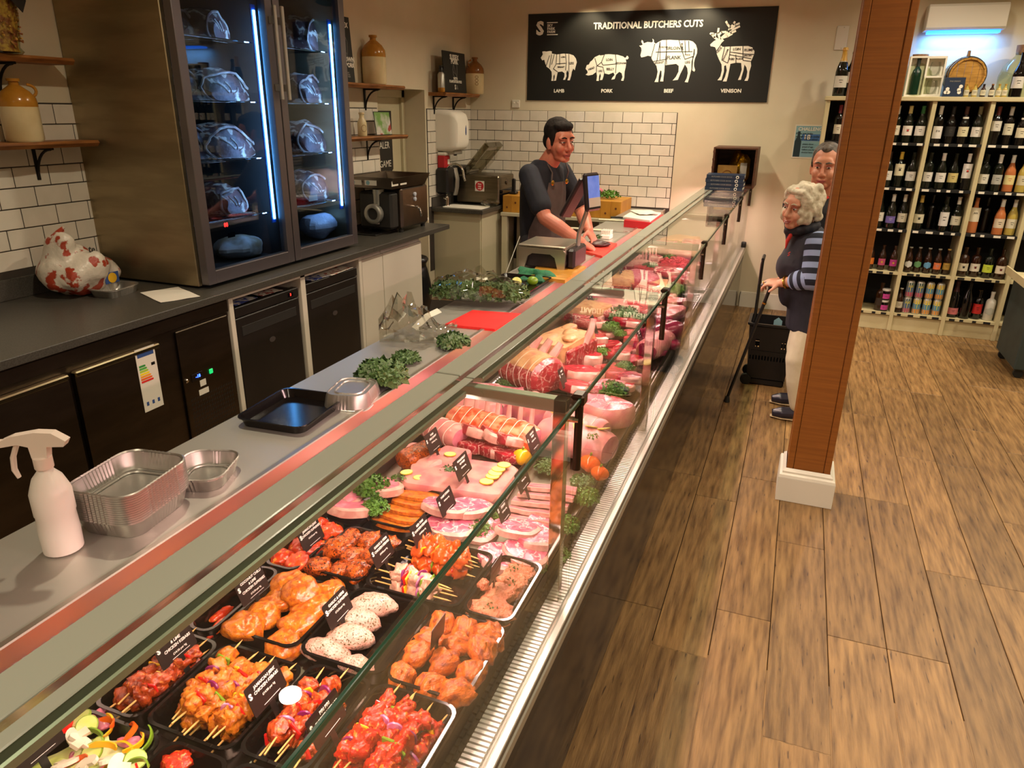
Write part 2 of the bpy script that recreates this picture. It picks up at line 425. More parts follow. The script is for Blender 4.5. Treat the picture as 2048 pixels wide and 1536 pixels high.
for i, t in enumerate(('SKY', 'PARK', 'FARM')): wtext(t, 1094.5, 51.5 + i * 6.3, .034, .025, 'LEFT')
for y_ in (45.5, 69.5):
    a = B(1094, y_); MB().box(a[0], a[0] + .115, BY - .0012, BY, a[1] - .004, a[1] + .004).build('rule', 'sign_white', ban, smooth=False, W=True)
wtext('S', 1080, 58, .17, .045)
Z6 = (1030, 0, 3.4133)
def animal(pts, name='animal_print'): return flat(zb(*Z6, pts), 'sign_white', name)
LAMB = [(176,395),(190,372),(186,352),(200,350),(215,352),(240,348),(252,352),(250,365),(285,372),(330,366),(370,368),(400,378),(416,400),(422,425),(414,455),(408,480),(398,468),(388,490),(384,515),(374,548),(358,548),(366,525),(368,498),(356,478),(350,500),(352,520),(342,545),(328,545),(338,522),(338,500),(322,488),(292,492),(286,520),(280,550),(266,552),(272,525),(270,505),(262,520),(262,552),(248,552),(252,520),(250,490),(236,470),(215,455),(206,430),(200,408),(186,412)]
PIG = [(482,470),(490,445),(505,440),(515,420),(524,415),(545,390),(580,374),(640,370),(700,374),(738,385),(752,396),(760,388),(764,380),(772,384),(776,396),(768,406),(756,404),(760,425),(756,455),(748,490),(746,530),(740,552),(724,550),(734,525),(728,500),(712,490),(690,510),(680,540),(658,544),(664,530),(680,512),(672,495),(640,508),(608,500),(604,520),(596,545),(580,547),(586,520),(582,498),(574,520),(572,552),(556,552),(560,520),(556,492),(545,498),(530,510),(500,516),(482,510),(496,498),(494,484)]
COW = [(848,312),(862,310),(872,305),(862,285),(866,272),(874,280),(880,296),(905,286),(934,290),(942,282),(938,264),(948,272),(950,290),(962,298),(980,286),(1005,274),(1060,272),(1130,276),(1190,276),(1215,284),(1235,305),(1244,335),(1242,365),(1228,400),(1222,430),(1222,452),(1230,478),(1224,490),(1210,480),(1214,440),(1216,405),(1226,370),(1228,340),(1222,330),(1216,380),(1205,420),(1204,470),(1196,505),(1184,550),(1180,563),(1158,560),(1172,535),(1180,500),(1176,465),(1160,440),(1146,470),(1128,505),(1112,545),(1076,550),(1098,525),(1116,490),(1118,450),(1100,436),(1050,442),(1022,446),(1020,490),(1014,530),(1012,556),(990,556),(1000,520),(1000,485),(992,480),(982,520),(978,560),(952,560),(966,530),(974,490),(966,450),(950,430),(935,405),(928,385),(908,380),(884,388),(862,392),(856,378),(864,345),(862,326)]
DEER = [(1332,305),(1345,292),(1358,280),(1376,270),(1395,268),(1418,266),(1428,276),(1412,290),(1402,306),(1418,320),(1460,318),(1520,316),(1590,314),(1620,324),(1635,350),(1632,372),(1620,400),(1610,420),(1612,450),(1600,490),(1596,530),(1588,552),(1566,552),(1580,525),(1586,490),(1580,460),(1566,440),(1560,480),(1548,520),(1542,545),(1522,546),(1536,515),(1548,475),(1544,430),(1510,428),(1470,436),(1462,480),(1454,520),(1444,556),(1418,556),(1434,525),(1446,480),(1440,445),(1428,450),(1426,490),(1416,525),(1410,548),(1382,548),(1402,522),(1412,480),(1410,440),(1392,405),(1378,370),(1372,335),(1366,322),(1350,318),(1336,316)]
for A, nm in ((LAMB, 'lamb_print'), (PIG, 'pig_print'), (COW, 'cow_print'), (DEER, 'deer_print')): animal(A, nm)
def stroke(pts, w, mat, name, y, parent=ban, o=Z6):
    q = [Py(o[0] + a / o[2], o[1] + b / o[2], y) for a, b in pts]
    m = MB()
    for a, b in zip(q, q[1:]):
        d = (b - a); n_ = Vector((-d.z, 0, d.x)).normalized() * w / 2; e = d.normalized() * w * .3
        m.add([a - n_ - e, b - n_ + e, b + n_ + e, a + n_ - e], [(0, 1, 2, 3)])
    return m.build(name, mat, parent, smooth=False, W=True)
antl = [[(1385,270),(1360,255),(1345,235),(1335,228)],[(1362,256),(1368,232)],[(1348,240),(1350,226)],[(1400,268),(1385,225),(1390,195)],[(1390,240),(1410,220),(1440,218)],[(1402,266),(1430,240),(1458,215),(1470,180)],[(1458,215),(1500,196),(1532,180)],[(1470,205),(1505,170),(1530,160)],[(1466,195),(1490,165),(1500,150)],[(1468,186),(1450,165),(1442,148)],[(1432,238),(1475,225),(1505,212)],[(1405,262),(1450,248),(1480,232)]]
for a in antl: stroke(a, .018, 'sign_white', 'antler_print', BY - .0013)
cuts = [[(236,380),(212,450)],[(250,372),(236,462)],[(268,372),(250,440)],[(285,372),(280,440),(262,470),(290,490)],[(305,370),(305,440)],[(285,436),(345,432)],[(345,368),(350,430),(345,480)],[(368,370),(368,490)],
 [(545,398),(560,450),(600,458)],[(580,376),(612,372)],[(610,374),(590,425),(560,450)],[(590,425),(600,445),(690,436)],[(686,374),(692,430),(686,498)],[(556,452),(556,492)],[(600,458),(610,500)],
 [(955,300),(930,390)],[(990,286),(968,420)],[(1034,274),(1034,440)],[(962,356),(1034,354),(1210,352)],[(990,290),(990,410)],[(944,420),(1030,405)],[(1120,276),(1140,350),(1152,380)],[(1160,278),(1164,372)],[(1186,280),(1188,352)],[(1034,352),(1024,450)],[(1150,378),(1160,405),(1216,385)],
 [(1410,300),(1374,350)],[(1432,320),(1412,410),(1450,430)],[(1470,318),(1464,380),(1452,430)],[(1468,355),(1560,368),(1630,372)],[(1556,316),(1556,410)],[(1508,374),(1508,428)],[(1466,374),(1610,400)],[(1556,412),(1612,420)]]
for c in cuts: stroke(c, .0065, 'black_board', 'cut_line', BY - .0025)
for t, x, y, s in (('LOIN',644,408,.03),('BELLY',650,472,.03),('LEG/HAM',722,432,.026),('LEG',582,485,.026),('HEAD',522,468,.026),('LEG',385,432,.03),('BREAST',314,458,.022),('LOIN',328,390,.02),
    ('SIRLOIN',1080,330,.038),('FLANK',1084,394,.044),('BRISKET',986,428,.026),('RUMP',1140,320,.026),('LEG',1178,425,.03),('THICK',1178,375,.018),('FORE RIB',1012,322,.02),('LOIN',1514,336,.03),('RUMP',1596,342,.032),('RIBS',1480,404,.026),('FLANK',1534,402,.022),('SHOULDER',1438,372,.02),('NECK',1394,342,.024),('SIRLOIN',1588,380,.02)):
    wtext(t, 1030 + x / 3.4133, y / 3.4133, s, .02, mat='black_board', y=BY - .0026, rot={'SHOULDER': 1.2, 'NECK': .9, 'BRISKET': .1, 'HEAD': .3}.get(t, -1.4 if t == 'RUMP' and x < 1200 else 0))
# age-check notice beside the wine shelf
po = thing('age_notice', 'blue and teal age check notice taped up beside the wine shelf', 'poster', Py(1615, 283, YB - .004))
q = [Py(x, y, YB - .004) for x, y in ((1596, 249), (1643, 252), (1633, 316), (1586, 316))]
x0, x1, z0, z1 = q[0].x - .02, q[1].x + .02, q[3].z, q[0].z
mk('notice_teal', '8ab4bc', '7aa6b8', 3, rough=.6); mk('notice_blue', '3f6fb0', rough=.6); mk('bottle_print', '18303a', rough=.6)
MB().box(x0, x1, YB - .003, YB, z0, z1).build('sheet', 'paper', po, smooth=False, W=True)
MB().box(x0 + .01, x1 - .01, YB - .004, YB - .003, z0 + .012, z1 - .012).build('print', 'notice_teal', po, smooth=False, W=True)
MB().box(x0 + .07, x1 - .01, YB - .0048, YB - .004, z0 + .16, z0 + .22).build('band', 'notice_blue', po, smooth=False, W=True)
bq = [(0, 0), (.06, 0), (.06, .14), (.042, .18), (.042, .23), (.018, .23), (.018, .18), (0, .14)]
MB().prism([(x0 + .012 + a, z0 + .014 + b) for a, b in bq], 0, .0008, FR((0, YB - .004, 0), (1, 0, 0), (0, 0, 1))).build('bottle_print', 'bottle_print', po, smooth=False, W=True)
def nt(t, x, z, s, mat='sign_white', al='LEFT', b=.02, sx=1): return text(t, s, mat, po, Matrix.Translation(Vector((x, YB - .0052, z)) - po.location) @ FR((0, 0, 0), (1, 0, 0), (0, 0, 1)), b, al, sx)
nt('CHALLENGE', x0 + .03, z1 - .04, .042); nt('18', x0 + .085, z0 + .19, .062, b=.03)
for i in range(3): nt(('If you are lucky', 'enough to look under', '25 you will be asked')[i], x0 + .015, z1 - .08 - i * .026, .024, 'bottle_print')
for i in range(4): nt(('please show', 'proof of age', 'before you buy', 'alcohol here')[i], x0 + .085, z0 + .13 - i * .025, .02, 'bottle_print', b=.01)
# picture-light shades over the board
for k, (px, yy) in enumerate(((1163, 7.48), (1297, 7.36), (1398, 7.48))):
    p = Py(px, 2, yy); s_ = thing('spot_lamp', ('black bell lamp shade over the lamb on the board', 'black bell lamp shade tilted over the middle of the board', 'black bell lamp shade over the stag on the board')[k], 'lamp', (p.x, yy, 2.99), rot=(R(-12 if k != 1 else -30), 0, 0), group='lamps over the cuts board')
    MB().lathe([(.10, -.03), (.098, -.01), (.075, .03), (.045, .06), (.03, .075), (.02, .16)], 20).build('shade', 'black_plastic', s_)
    MB().lathe([(.09, -.022), (.09, -.018)], 16).build('lamp_glass', mk('lamp_on_%d' % k, 'ffe2b0', emit='ffdfa8', estr=4), s_)
    MB().tube([(0, 0, .15), (0, .02, .21)], .012).build('stem', 'black_plastic', s_)
    light('board_lamp', 'SPOT', (p.x, yy + .02, 2.93), 13, (1, .8, .5), .03, spot=R(95), rot=(R(28), 0, 0))
# ================================================================ the serve-over counter
YC = [.40, 1.62, 2.85, 4.08, 5.31, 6.54, 7.77]         # module joints
ZT, ZL, ZW, ZD = 1.235, .62, .95, .665                  # glass top, front ledge, worktop, deck
XF, XG, XI = -.415, -.44, -.50                          # ledge nose, front glass, ledge inner edge
XU, XW = -1.26, -1.63                                   # back of the well, back of the worktop
Y0, Y1 = -.6, 7.78
ctr = thing('display_counter', 'long refrigerated glass butchers counter filled with meat', 'counter', (-1, 3, 0))
def part(mb, name, mat, **k): return mb.build(name, mat, ctr, W=True, **k)
part(MB().box(-1.60, -.43, Y0, Y1, .01, .5), 'front_panel', 'black_gloss', smooth=False)
part(MB().box(-.52, XF - .012, Y0, Y1, .5, .585, .004), 'bumper_base', 'black_plastic', smooth=False)
part(MB().box(XF - .03, XF, Y0, Y1, .575, .612, .006), 'bumper_rail', 'steel', smooth=False)
part(MB().box(XI - .002, XF - .004, Y0, Y1, .60, ZL - .003, .002), 'front_ledge', 'steel_dark', smooth=False)
m = MB(); y = .3
while y < Y1 - .02:
    m.box(XI + .002, XG - .012, y, y + .0085, ZL - .004, ZL + .0035); y += .0142
part(m, 'ledge_rib', 'steel_rib', smooth=False)['kind'] = 'stuff'
part(MB().box(XF - .028, XF - .006, Y0, Y1, ZL - .003, ZL + .004, .002), 'ticket_strip', 'alu_trim', smooth=False)
# air grille between the ledge and the trays
m = MB().box(XI - .03, XI, Y0, Y1, .585, .606); y = .35
while y < Y1 - .02:
    for j in range(2): m.box(XI - .028 + j * .014, XI - .018 + j * .014, y + j * .012, y + .017 + j * .012, .6, .612)
    y += .024
part(m, 'air_grille', 'grille_dark', smooth=False)['kind'] = 'stuff'
part(MB().box(XU + .002, XI - .03, Y0, Y1, .55, ZD), 'deck', 'steel_dark', smooth=False)
part(MB().box(XU - .02, XU, Y0, Y1, .5, ZW + .004, .003), 'back_upstand', 'steel_brushed', smooth=False)
m = MB(); y = .3
while y < 7.7: m.box(XU, XU + .006, y, y + .012, .86, .905); y += .02
part(m, 'vent_slot', 'dark_hinge', smooth=False)['kind'] = 'stuff'
part(MB().box(XW, XU - .02, Y0, Y1, ZW - .035, ZW - .004, .004), 'worktop', 'steel', smooth=False)
part(MB().box(XW + .06, XU - .06, Y0, Y1, .02, ZW - .035), 'rear_cabinet', 'steel_dark', smooth=False)
for k in range(6):
    a, b = YC[k] + .004, YC[k + 1] - .004
    if k == 0: a = -.6
    part(MB().box(-.83, -.424, a, b, ZT - .004, ZT + .004, .0008), 'top_glass', 'glass_top', smooth=False)
    part(MB().box(-.430, -.424, a, b, ZT - .006, ZT + .0055, .001), 'glass_edge', 'glass_edge', smooth=False)
    part(MB().box(XG - .003, XG + .003, a, b, ZL + .004, ZT - .006, .0008), 'front_glass', 'glass_clear', smooth=False)
    part(MB().box(-.832, -.762, a, b, ZT + .0045, ZT + .0105, .002), 'canopy_panel', 'canopy', smooth=False)
    part(MB().box(-.747, -.722, a, b, ZT + .0045, ZT + .0085, .002), 'canopy_strip', 'canopy', smooth=False)
    part(MB().box(-.752, -.718, a + .05, b - .05, 1.210, 1.228, .003), 'lamp_housing', 'alu_trim', smooth=False)
for k in range(1, 7):
    y = YC[k]
    t = .016
    part(MB().box(-.84, -.463, y - t, y + t, ZT - .045, ZT - .010, .002), 'frame_arm', 'alu_trim', smooth=False)
    part(MB().box(-.498, -.463, y - t, y + t, ZL, ZT - .010, .002), 'frame_post', 'steel_polished', smooth=False)
    part(MB().lathe([(.012, 0), (.012, .0015)], 14, FR((-.70, y - t - .0001, ZT - .028), (1, 0, 0), (0, 0, 1))), 'bolt_cap', 'steel')
    part(MB().tube([(-.434, y, ZT - .004), (-.434, y, ZT - .20)], .011, 12), 'hinge_rod', 'dark_hinge')
    part(MB().box(-.452, -.418, y - .022, y + .022, ZT - .02, ZT + .012, .006), 'hinge_block', 'dark_hinge', smooth=False)
    part(MB().tube([(-.468, y - .006, ZT - .06), (-.432, y - .006, ZT - .06)], .008, 10), 'hinge_pin', 'steel_polished')
part(MB().lathe([(.02, 0), (.024, .01), (.024, .05), (.018, .06)], 14, FR((XF - .02, Y1 - .03, .62), (1, 0, 0), (0, 1, 0))), 'end_cap', 'black_plastic')
# ================================================================ back bar along the side wall
ZB = .92
XB = -2.92
mk('stone_cream', 'd8c79c', 'cdb98a', 6, rough=.3); mk('stone_ochre', 'b87f2a', 'a06a20', 8, rough=.18); mk('stone_brown', '8a5520', '754516', 8, rough=.18)
mk('fridge_side', 'a89878', '98896c', 2.2, rough=.4, metal=.9, stretch=(1, 1, 6))
mk('fridge_frame', '787274', rough=.35, metal=.8)
mk('led_blue', 'd8f0ff', emit='7fd0ff', estr=22); mk('led_glow', '2a60c0', rough=.4)
mk('aged_crust', '3a2622', '5b3a34', 16, .35, .6, rough=.5, bump=.5, bscale=30, veins='b9a48f', vscale=9, vw=.05)
mk('aged_fat', 'b09a86', '7a5a50', 14, rough=.5, bump=.4, bscale=26)
mk('led_red', 'ff2020', emit='ff2418', estr=6); mk('led_dot_blue', '2040ff', emit='2a4bff', estr=8); mk('led_dot_green', '10a050', emit='18b060', estr=1.2)
mk('cab_white', 'cfc8b8', rough=.4); mk('cab_cream', 'b9b294', rough=.45)
mk('unit_steel', '5a5044', '50473c', 2.5, rough=.36, metal=1, stretch=(1, 1, 4))
mk('unit_handle', 'd8cfa8', rough=.18, metal=1)
mk('black_fridge', '1d1916', '221d1a', 3, rough=.4, metal=.2)
mk('orange_fruit', 'b84a28', '8f3018', 16, rough=.4)
wt = tag(MB().box(XLN + .002, XB, -.8, 4.72, ZB - .04, ZB, .003).box(XLF + .006, XB, 4.72, 6.03, ZB - .04, ZB, .003).build('back_worktop', 'worktop_black', smooth=False), 'long dark speckled worktop along the side wall', 'worktop')
MB().box(XLN + .008, XLN + .03, -.8, 3.13, ZB, 1.03, .003).build('upstand', 'worktop_black', wt, smooth=False)
# refrigerated prep unit with two visible doors and a control panel
XC = -2.96
un = thing('undercounter_refrigerator', 'dark steel undercounter refrigerator with bright door edges and control panel', 'refrigerator', (XC, 2.4, 0))
def up(mb, name, mat, o=un, **k): return mb.build(name, mat, o, smooth=False, W=True, **k)
up(MB().box(-3.6, XC, .6, 3.17, .1, .872), 'body', 'unit_steel')
up(MB().box(XC, XC + .012, .6, 3.17, .80, .868, .003), 'fascia', 'unit_steel')
for y0, y1 in ((1.66, 2.125), (2.155, 2.64)):
    d = up(MB().box(XC, XC + .03, y0, y1, .12, .765, .004), 'door', 'unit_steel')
    up(MB().box(XC + .002, XC + .036, y0, y1, .742, .768, .006), 'handle_edge', 'unit_handle')
pn = up(MB().box(XC, XC + .016, 2.77, 3.15, .12, .785, .004), 'control_panel', 'unit_steel')
m = MB()
for i in range(9):
    for j in range(16):
        y = 2.80 + j * .0205; z = .17 + i * .026
        m.add([(XC + .0165, y, z), (XC + .0165, y + .012, z + .01), (XC + .0165, y + .012, z + .018), (XC + .0165, y, z + .008)], [(0, 1, 2, 3)])
up(m, 'vent_slot', 'black_rubber')['kind'] = 'stuff'
c = Px(395, 752, XC + .016)
up(MB().box(XC + .016, XC + .02, c.y - .045, c.y + .035, c.z - .022, c.z + .02, .003), 'display', 'black_gloss')
text('-18', .026, 'led_dot_blue', un, Matrix.Translation(Vector((XC + .0205, c.y, c.z)) - un.location) @ FR((0, 0, 0), (0, 1, 0), (0, 0, 1)), .02)
c2 = Px(421, 742, XC + .016); up(MB().box(XC + .016, XC + .024, c2.y - .014, c2.y + .014, c2.z - .014, c2.z + .014, .004), 'power_switch', 'led_dot_green')
c3 = Px(373, 762, XC + .016); up(MB().lathe([(.012, 0), (.012, .006), (.008, .01)], 12, FR((XC + .016, c3.y, c3.z), (0, 1, 0), (0, 0, 1))), 'lock', 'chrome')
for (x, y, w_, h_) in ((406, 765, .022, .018), (408, 782, .036, .016)):
    p = Px(x, y, XC + .016); up(MB().box(XC + .016, XC + .0175, p.y - w_, p.y + w_, p.z - h_, p.z + h_), 'sticker', 'paper')
# energy label hanging on the second door
p = Px(298, 755, XC + .031)
el = thing('energy_label', 'white energy rating label with coloured bars hung on refrigerator door', 'label', (XC + .032, p.y, p.z - .17))
MB().box(0, .0015, -.06, .06, 0, .33).build('sheet', 'paper', el, smooth=False)
MB().box(.0015, .002, -.05, .05, .285, .32).build('header', 'blue_print', el, smooth=False)
for i, cc in enumerate(('2f8f3a', '4fae3e', 'a8c832', 'f2d81c', 'f0a01a', 'e8641c', 'd8251c')):
    mk('rating_%d' % i, cc, rough=.6)
    MB().prism([(-.05, 0), (-.015 + i * .006, 0), (-.009 + i * .006, .005), (-.015 + i * .006, .01), (-.05, .01)], 0, .0006, FR((.0016, 0, .235 - i * .0135), (0, 1, 0), (0, 0, 1))).build('rating_bar', 'rating_%d' % i, el, smooth=False)
MB().box(.0015, .0021, .025, .048, .228, .243).build('class_mark', 'black_plastic', el, smooth=False)
for y in (-.035, 0, .035): MB().box(.0015, .0021, y - .007, y + .007, .03, .05).build('pictogram', 'blue_print', el, smooth=False)
# two black fridges housed in a white frame
fh = thing('fridge_housing', 'white panel frame housing two black fridges below worktop', 'cabinet', (XC, 3.8, 0))
for y0, y1 in ((3.18, 3.215), (3.845, 3.895), (4.545, 4.58)): up(MB().box(-3.55, XC + .012, y0, y1, 0, .872, .002), 'side_panel', 'cab_white', fh)
up(MB().box(-3.55, XC + .012, 3.215, 4.545, .858, .876, .001), 'top_rail', 'cab_white', fh)
for k, (y0, y1) in enumerate(((3.235, 3.83), (3.91, 4.53))):
    bf = thing('black_fridge', ('black fridge with red digits under the worktop, beside the control panel', 'black fridge under the worktop with papers stuffed above its door')[k], 'refrigerator', (XC, (y0 + y1) / 2, 0), group='black fridges in the white housing')
    up(MB().box(-3.5, XC - .05, y0, y1, .03, .79), 'body', 'black_fridge', bf)
    up(MB().box(XC - .05, XC, y0, y1, .74, .80, .004), 'header', 'black_fridge', bf)
    d = up(MB().box(XC - .05, XC - .002, y0, y1, .05, .735, .006), 'door', 'black_fridge', bf)
    q = MB().box(XC - .003, XC + .001, y0 + .04, y1 - .04, .62, .68, .002); q.v = [(a - d.parent.location.x, b - d.parent.location.y, c_ - d.parent.location.z) for a, b, c_ in q.v]
    q.build('recess_grip', 'black_rubber', d, smooth=False)
    MB().lathe([(.028, 0), (.028, .002)], 20, FR((XC - .002 - bf.location.x, 0, .53), (0, 1, 0), (0, 0, 1)) @ Matrix.Diagonal((1, .6, 1, 1))).build('badge', 'fridge_frame', bf)
    if k == 0:
        up(MB().box(XC, XC + .002, y1 - .11, y1 - .06, .757, .782), 'display', 'black_gloss', bf)
        text('3', .022, 'led_red', bf, Matrix.Translation(Vector((XC + .0025, y1 - .085, .769)) - bf.location) @ FR((0, 0, 0), (0, 1, 0), (0, 0, 1)), .03)
def paper(name, label, mat, loc, w_, h_, rz, cat='paper', amp=.004, seed=0, group=None, th=.0015):
    m = MB(); n = 7
    vs = []
    for s_ in (0, 1):
        for i in range(n):
            for j in range(n):
                u = (i / (n - 1) - .5) * w_; v = (j / (n - 1) - .5) * h_
                vs.append((u, v, th * s_ + amp + amp * NZ.noise(Vector((u * 14 + seed, v * 14, seed)))))
    N_ = n * n
    fs = [(N_ + i * n + j, N_ + (i + 1) * n + j, N_ + (i + 1) * n + j + 1, N_ + i * n + j + 1) for i in range(n - 1) for j in range(n - 1)]
    fs += [(i * n + j, i * n + j + 1, (i + 1) * n + j + 1, (i + 1) * n + j) for i in range(n - 1) for j in range(n - 1)]
    ed = [(i, 0) for i in range(n)] + [(n - 1, j) for j in range(1, n)] + [(i, n - 1) for i in range(n - 2, -1, -1)] + [(0, j) for j in range(n - 2, 0, -1)]
    e2 = ed[1:] + ed[:1]
    fs += [(a[0] * n + a[1], b[0] * n + b[1], N_ + b[0] * n + b[1], N_ + a[0] * n + a[1]) for a, b in zip(ed, e2)]
    m.add(vs, fs); o = m.build(name, mat, None, loc=loc, rz=rz); return tag(o, label, cat, group)
mk('print_mix', 'd6cfc4', 'a04038', 30, .55, .6, rough=.6); mk('print_mix2', 'd0ccc8', '4050a0', 24, .5, .56, rough=.6)
paper('folded_paper', 'blue and white plastic sleeve lying above first black fridge', 'print_mix2', (XC - .09, 3.37, .802), .12, .22, .1, seed=3)
paper('folded_paper', 'creased brown printed paper lying beside the red fridge digits', 'print_mix', (XC - .09, 3.62, .802), .12, .18, -.1, seed=9)
paper('folded_paper', 'white and red printed leaflet stuffed above second black fridge', 'print_mix', (XC - .07, 4.34, .802), .15, .3, .05, seed=5)
paper('folded_paper', 'white and blue printed leaflet stuffed above second black fridge', 'print_mix2', (XC - .075, 4.09, .802), .14, .2, -.05, seed=6)
# white cupboards further along
for k, (y0, y1) in enumerate(((4.60, 4.90), (4.905, 5.545))):
    cb = thing('white_cupboard', ('narrow white cupboard under worktop, next to the fridges', 'wide white cupboard under the mincer end of the worktop')[k], 'cupboard', (XC, (y0 + y1) / 2, 0), group='white cupboards')
    up(MB().box(-3.45, XC - .02, y0 + .002, y1 - .002, .1, .872), 'body', 'cab_white', cb)
    up(MB().box(XC - .02, XC, y0 + .002, y1 - .002, .1, .84, .002), 'door', 'cab_white', cb)
    up(MB().box(-3.4, XC - .05, y0 + .002, y1 - .002, 0, .1), 'plinth', 'cab_white', cb)
m = MB().ell((-3.16, 5.80, .33), (.14, .14, .33), 20, 14, .1, 9, 4).ell((-3.16, 5.8, .62), (.13, .13, .05), 18, 6, .15, 14, 2)
me = remesh(m, .018, 2); me.materials.append(MAT['black_plastic']); bg = link('bin_bag', me); tag(bg, 'black bin bag bulging in the gap beyond the cupboards', 'bag')
bg.location.z = -bg.dimensions.z * 0 + .0
# ---------------------------------------------------------------- meat ageing fridge on the worktop
fz = ZB + .012
ag = thing('ageing_fridge', 'tall steel two-door ageing fridge with blue strip lights and hanging beef', 'refrigerator', (-3.4, 3.94, ZB))
def ap(mb, name, mat, smooth=False): return mb.build(name, mat, ag, W=True, smooth=smooth)
FB, FT = 3.145, 2.78
b = MB().box(-3.845, -3.115, FB, FB + .03, fz, FT, .004)
ap(b, 'side_panel', 'fridge_side')
ap(MB().box(-3.845, -3.115, 4.69, 4.715, fz, FT, .004), 'side_panel', 'fridge_side')
ap(MB().box(-3.845, -3.82, FB + .03, 4.69, fz, FT), 'back_panel', 'dark_interior')
ap(MB().box(-3.82, -3.115, FB + .03, 4.69, fz, fz + .05), 'floor_panel', 'dark_interior')
ap(MB().box(-3.82, -3.115, FB + .03, 4.69, FT - .12, FT), 'top_panel', 'fridge_side')
ap(MB().box(-3.82, -3.14, 3.925, 3.955, fz + .05, FT - .12), 'mullion', 'dark_interior')
for k, (y0, y1) in enumerate(((3.16, 3.945), (3.955, 4.71))):
    d = MB().box(-3.105, -3.05, y0, y0 + .062, fz + .01, FT - .02, .003).box(-3.105, -3.05, y1 - .062, y1, fz + .01, FT - .02, .003)
    d.box(-3.105, -3.05, y0 + .062, y1 - .062, fz + .01, fz + .085, .003).box(-3.105, -3.05, y0 + .062, y1 - .062, FT - .1, FT - .02, .003)
    do = ap(d, 'door', 'fridge_frame')
    gp = MB().box(-3.082, -3.074, y0 + .06, y1 - .06, fz + .083, FT - .098); gp.v = [(a - ag.location.x, b_ - ag.location.y, c_ - ag.location.z) for a, b_, c_ in gp.v]
    gp.build('pane', 'glass_fridge', do, smooth=False)
    hy = (y1 - .03) if k == 0 else (y0 + .03)
    h = MB().box(-3.02, -3.002, hy - .012, hy + .012, 1.94, 2.46, .004).box(-3.05, -3.01, hy - .01, hy + .01, 1.99, 2.03, .002).box(-3.05, -3.01, hy - .01, hy + .01, 2.36, 2.40, .002)
    h.v = [(a - ag.location.x, b_ - ag.location.y, c_ - ag.location.z) for a, b_, c_ in h.v]
    h.build('handle', 'alu_trim', do, smooth=False)
    ly = (3.868, 4.638)[k]
    ap(MB().box(-3.135, -3.125, ly - .022, ly + .022, 1.2, 2.46, .003), 'light_housing', 'led_glow')
    ap(MB().box(-3.125, -3.118, ly - .009, ly + .009, 1.225, 2.43, .002), 'led_strip', 'led_blue')
    light('fridge_strip_light', 'AREA', (-3.14, ly - .03, 1.82), 7, (.35, .62, 1), .04, 1.2, rot=(R(90), 0, R(90)))
    for z in (2.255, 1.925, 1.6, 1.265):
        m = MB().tube([(-3.16, y0 + .04, z), (-3.16, y1 - .06, z)], .005, 6).tube([(-3.78, y0 + .04, z), (-3.78, y1 - .06, z)], .005, 6)
        yy = y0 + .05
        while yy < y1 - .06: m.tube([(-3.78, yy, z), (-3.16, yy, z)], .0022, 5); yy += .035
        ap(m, 'wire_shelf', 'chrome', True)
    ap(MB().box(-3.24, -3.236, y0 + .4, y0 + .46, 1.14, 1.17), 'temperature_display', 'black_gloss') if k == 0 else None
text('88', .035, 'led_red', ag, Matrix.Translation(Vector(Px(452, 450, -3.2)) - ag.location) @ FR((0, 0, 0), (0, 1, 0), (0, 0, 1)), .03)
def aged(loc, w_, h_, seed, label, lean=0):
    """a dry-aged rib section: fat-capped wedge standing on its cut face"""
    t = thing('aged_beef_joint', label, 'meat', loc, rz=random.Random(seed).uniform(-.25, .25), group='beef joints in the ageing fridge')
    n = 22; rings = []
    for i in range(9):
        u = i / 8 - .5; rr = []
        sc = (1 - abs(2 * u) ** 4 * .35)
        for k in range(n):
            a = 2 * pi * k / n
            y = cos(a) * w_ * .5; z = sin(a)
            z = h_ * (.5 + .5 * z) if z > -.75 else h_ * .11
            z *= (1 - .35 * max(0, cos(a)) ** 2)                       # slopes down to one side
            q = 1 + .13 * NZ.noise(Vector((u * 4 + seed, cos(a) * 2, sin(a) * 2)))
            rr.append((u * .3, y * sc * q, max(0, z * sc * q - .02)))
        rings.append(rr)
    MB().loft(rings).build('flesh', 'aged_crust', t)
    rr = []
    for i in range(9):                                                   # pale fat edge round the cut face
        pass
    m = MB(); pts = [(rings[-2][k][0] + .014, rings[-2][k][1] * 1.0, rings[-2][k][2]) for k in range(n)] ; m.tube(pts + pts[:1], .008, 6)
    m.build('fat_rim', 'aged_fat', t)
    m = MB()
    for j in range(3):
        a0 = .6 + j * .55
        pts = [(.152, cos(a0 + s_ * .12) * w_ * .4 * s_ / 5, .03 + abs(sin(a0)) * h_ * .42 * s_ / 5) for s_ in range(1, 6)]
        m.tube(pts, .004, 5)
    m.build('fat_seam', 'aged_fat', t)
    return t
AB = [((380, 445), 2.26, (10, 75), 'beef joint on the top wire shelf behind the nearer fridge door'), ((395, 486), 1.93, (130, 198), 'beef joint on the second wire shelf behind the nearer fridge door'), ((405, 502), 1.605, (240, 313), 'beef joint on the third wire shelf behind the nearer fridge door'), ((420, 482), 1.27, (360, 428), 'beef joint on the lowest wire shelf behind the nearer fridge door'),
      ((590, 646), 2.26, (25, 100), 'beef joint on the top wire shelf behind the further fridge door'), ((588, 634), 1.93, (140, 205), 'beef joint on the second wire shelf behind the further fridge door'), ((588, 644), 1.605, (235, 305), 'beef joint on the third wire shelf behind the further fridge door'), ((590, 653), 1.27, (335, 400), 'beef joint with a white ticket behind the further fridge door')]
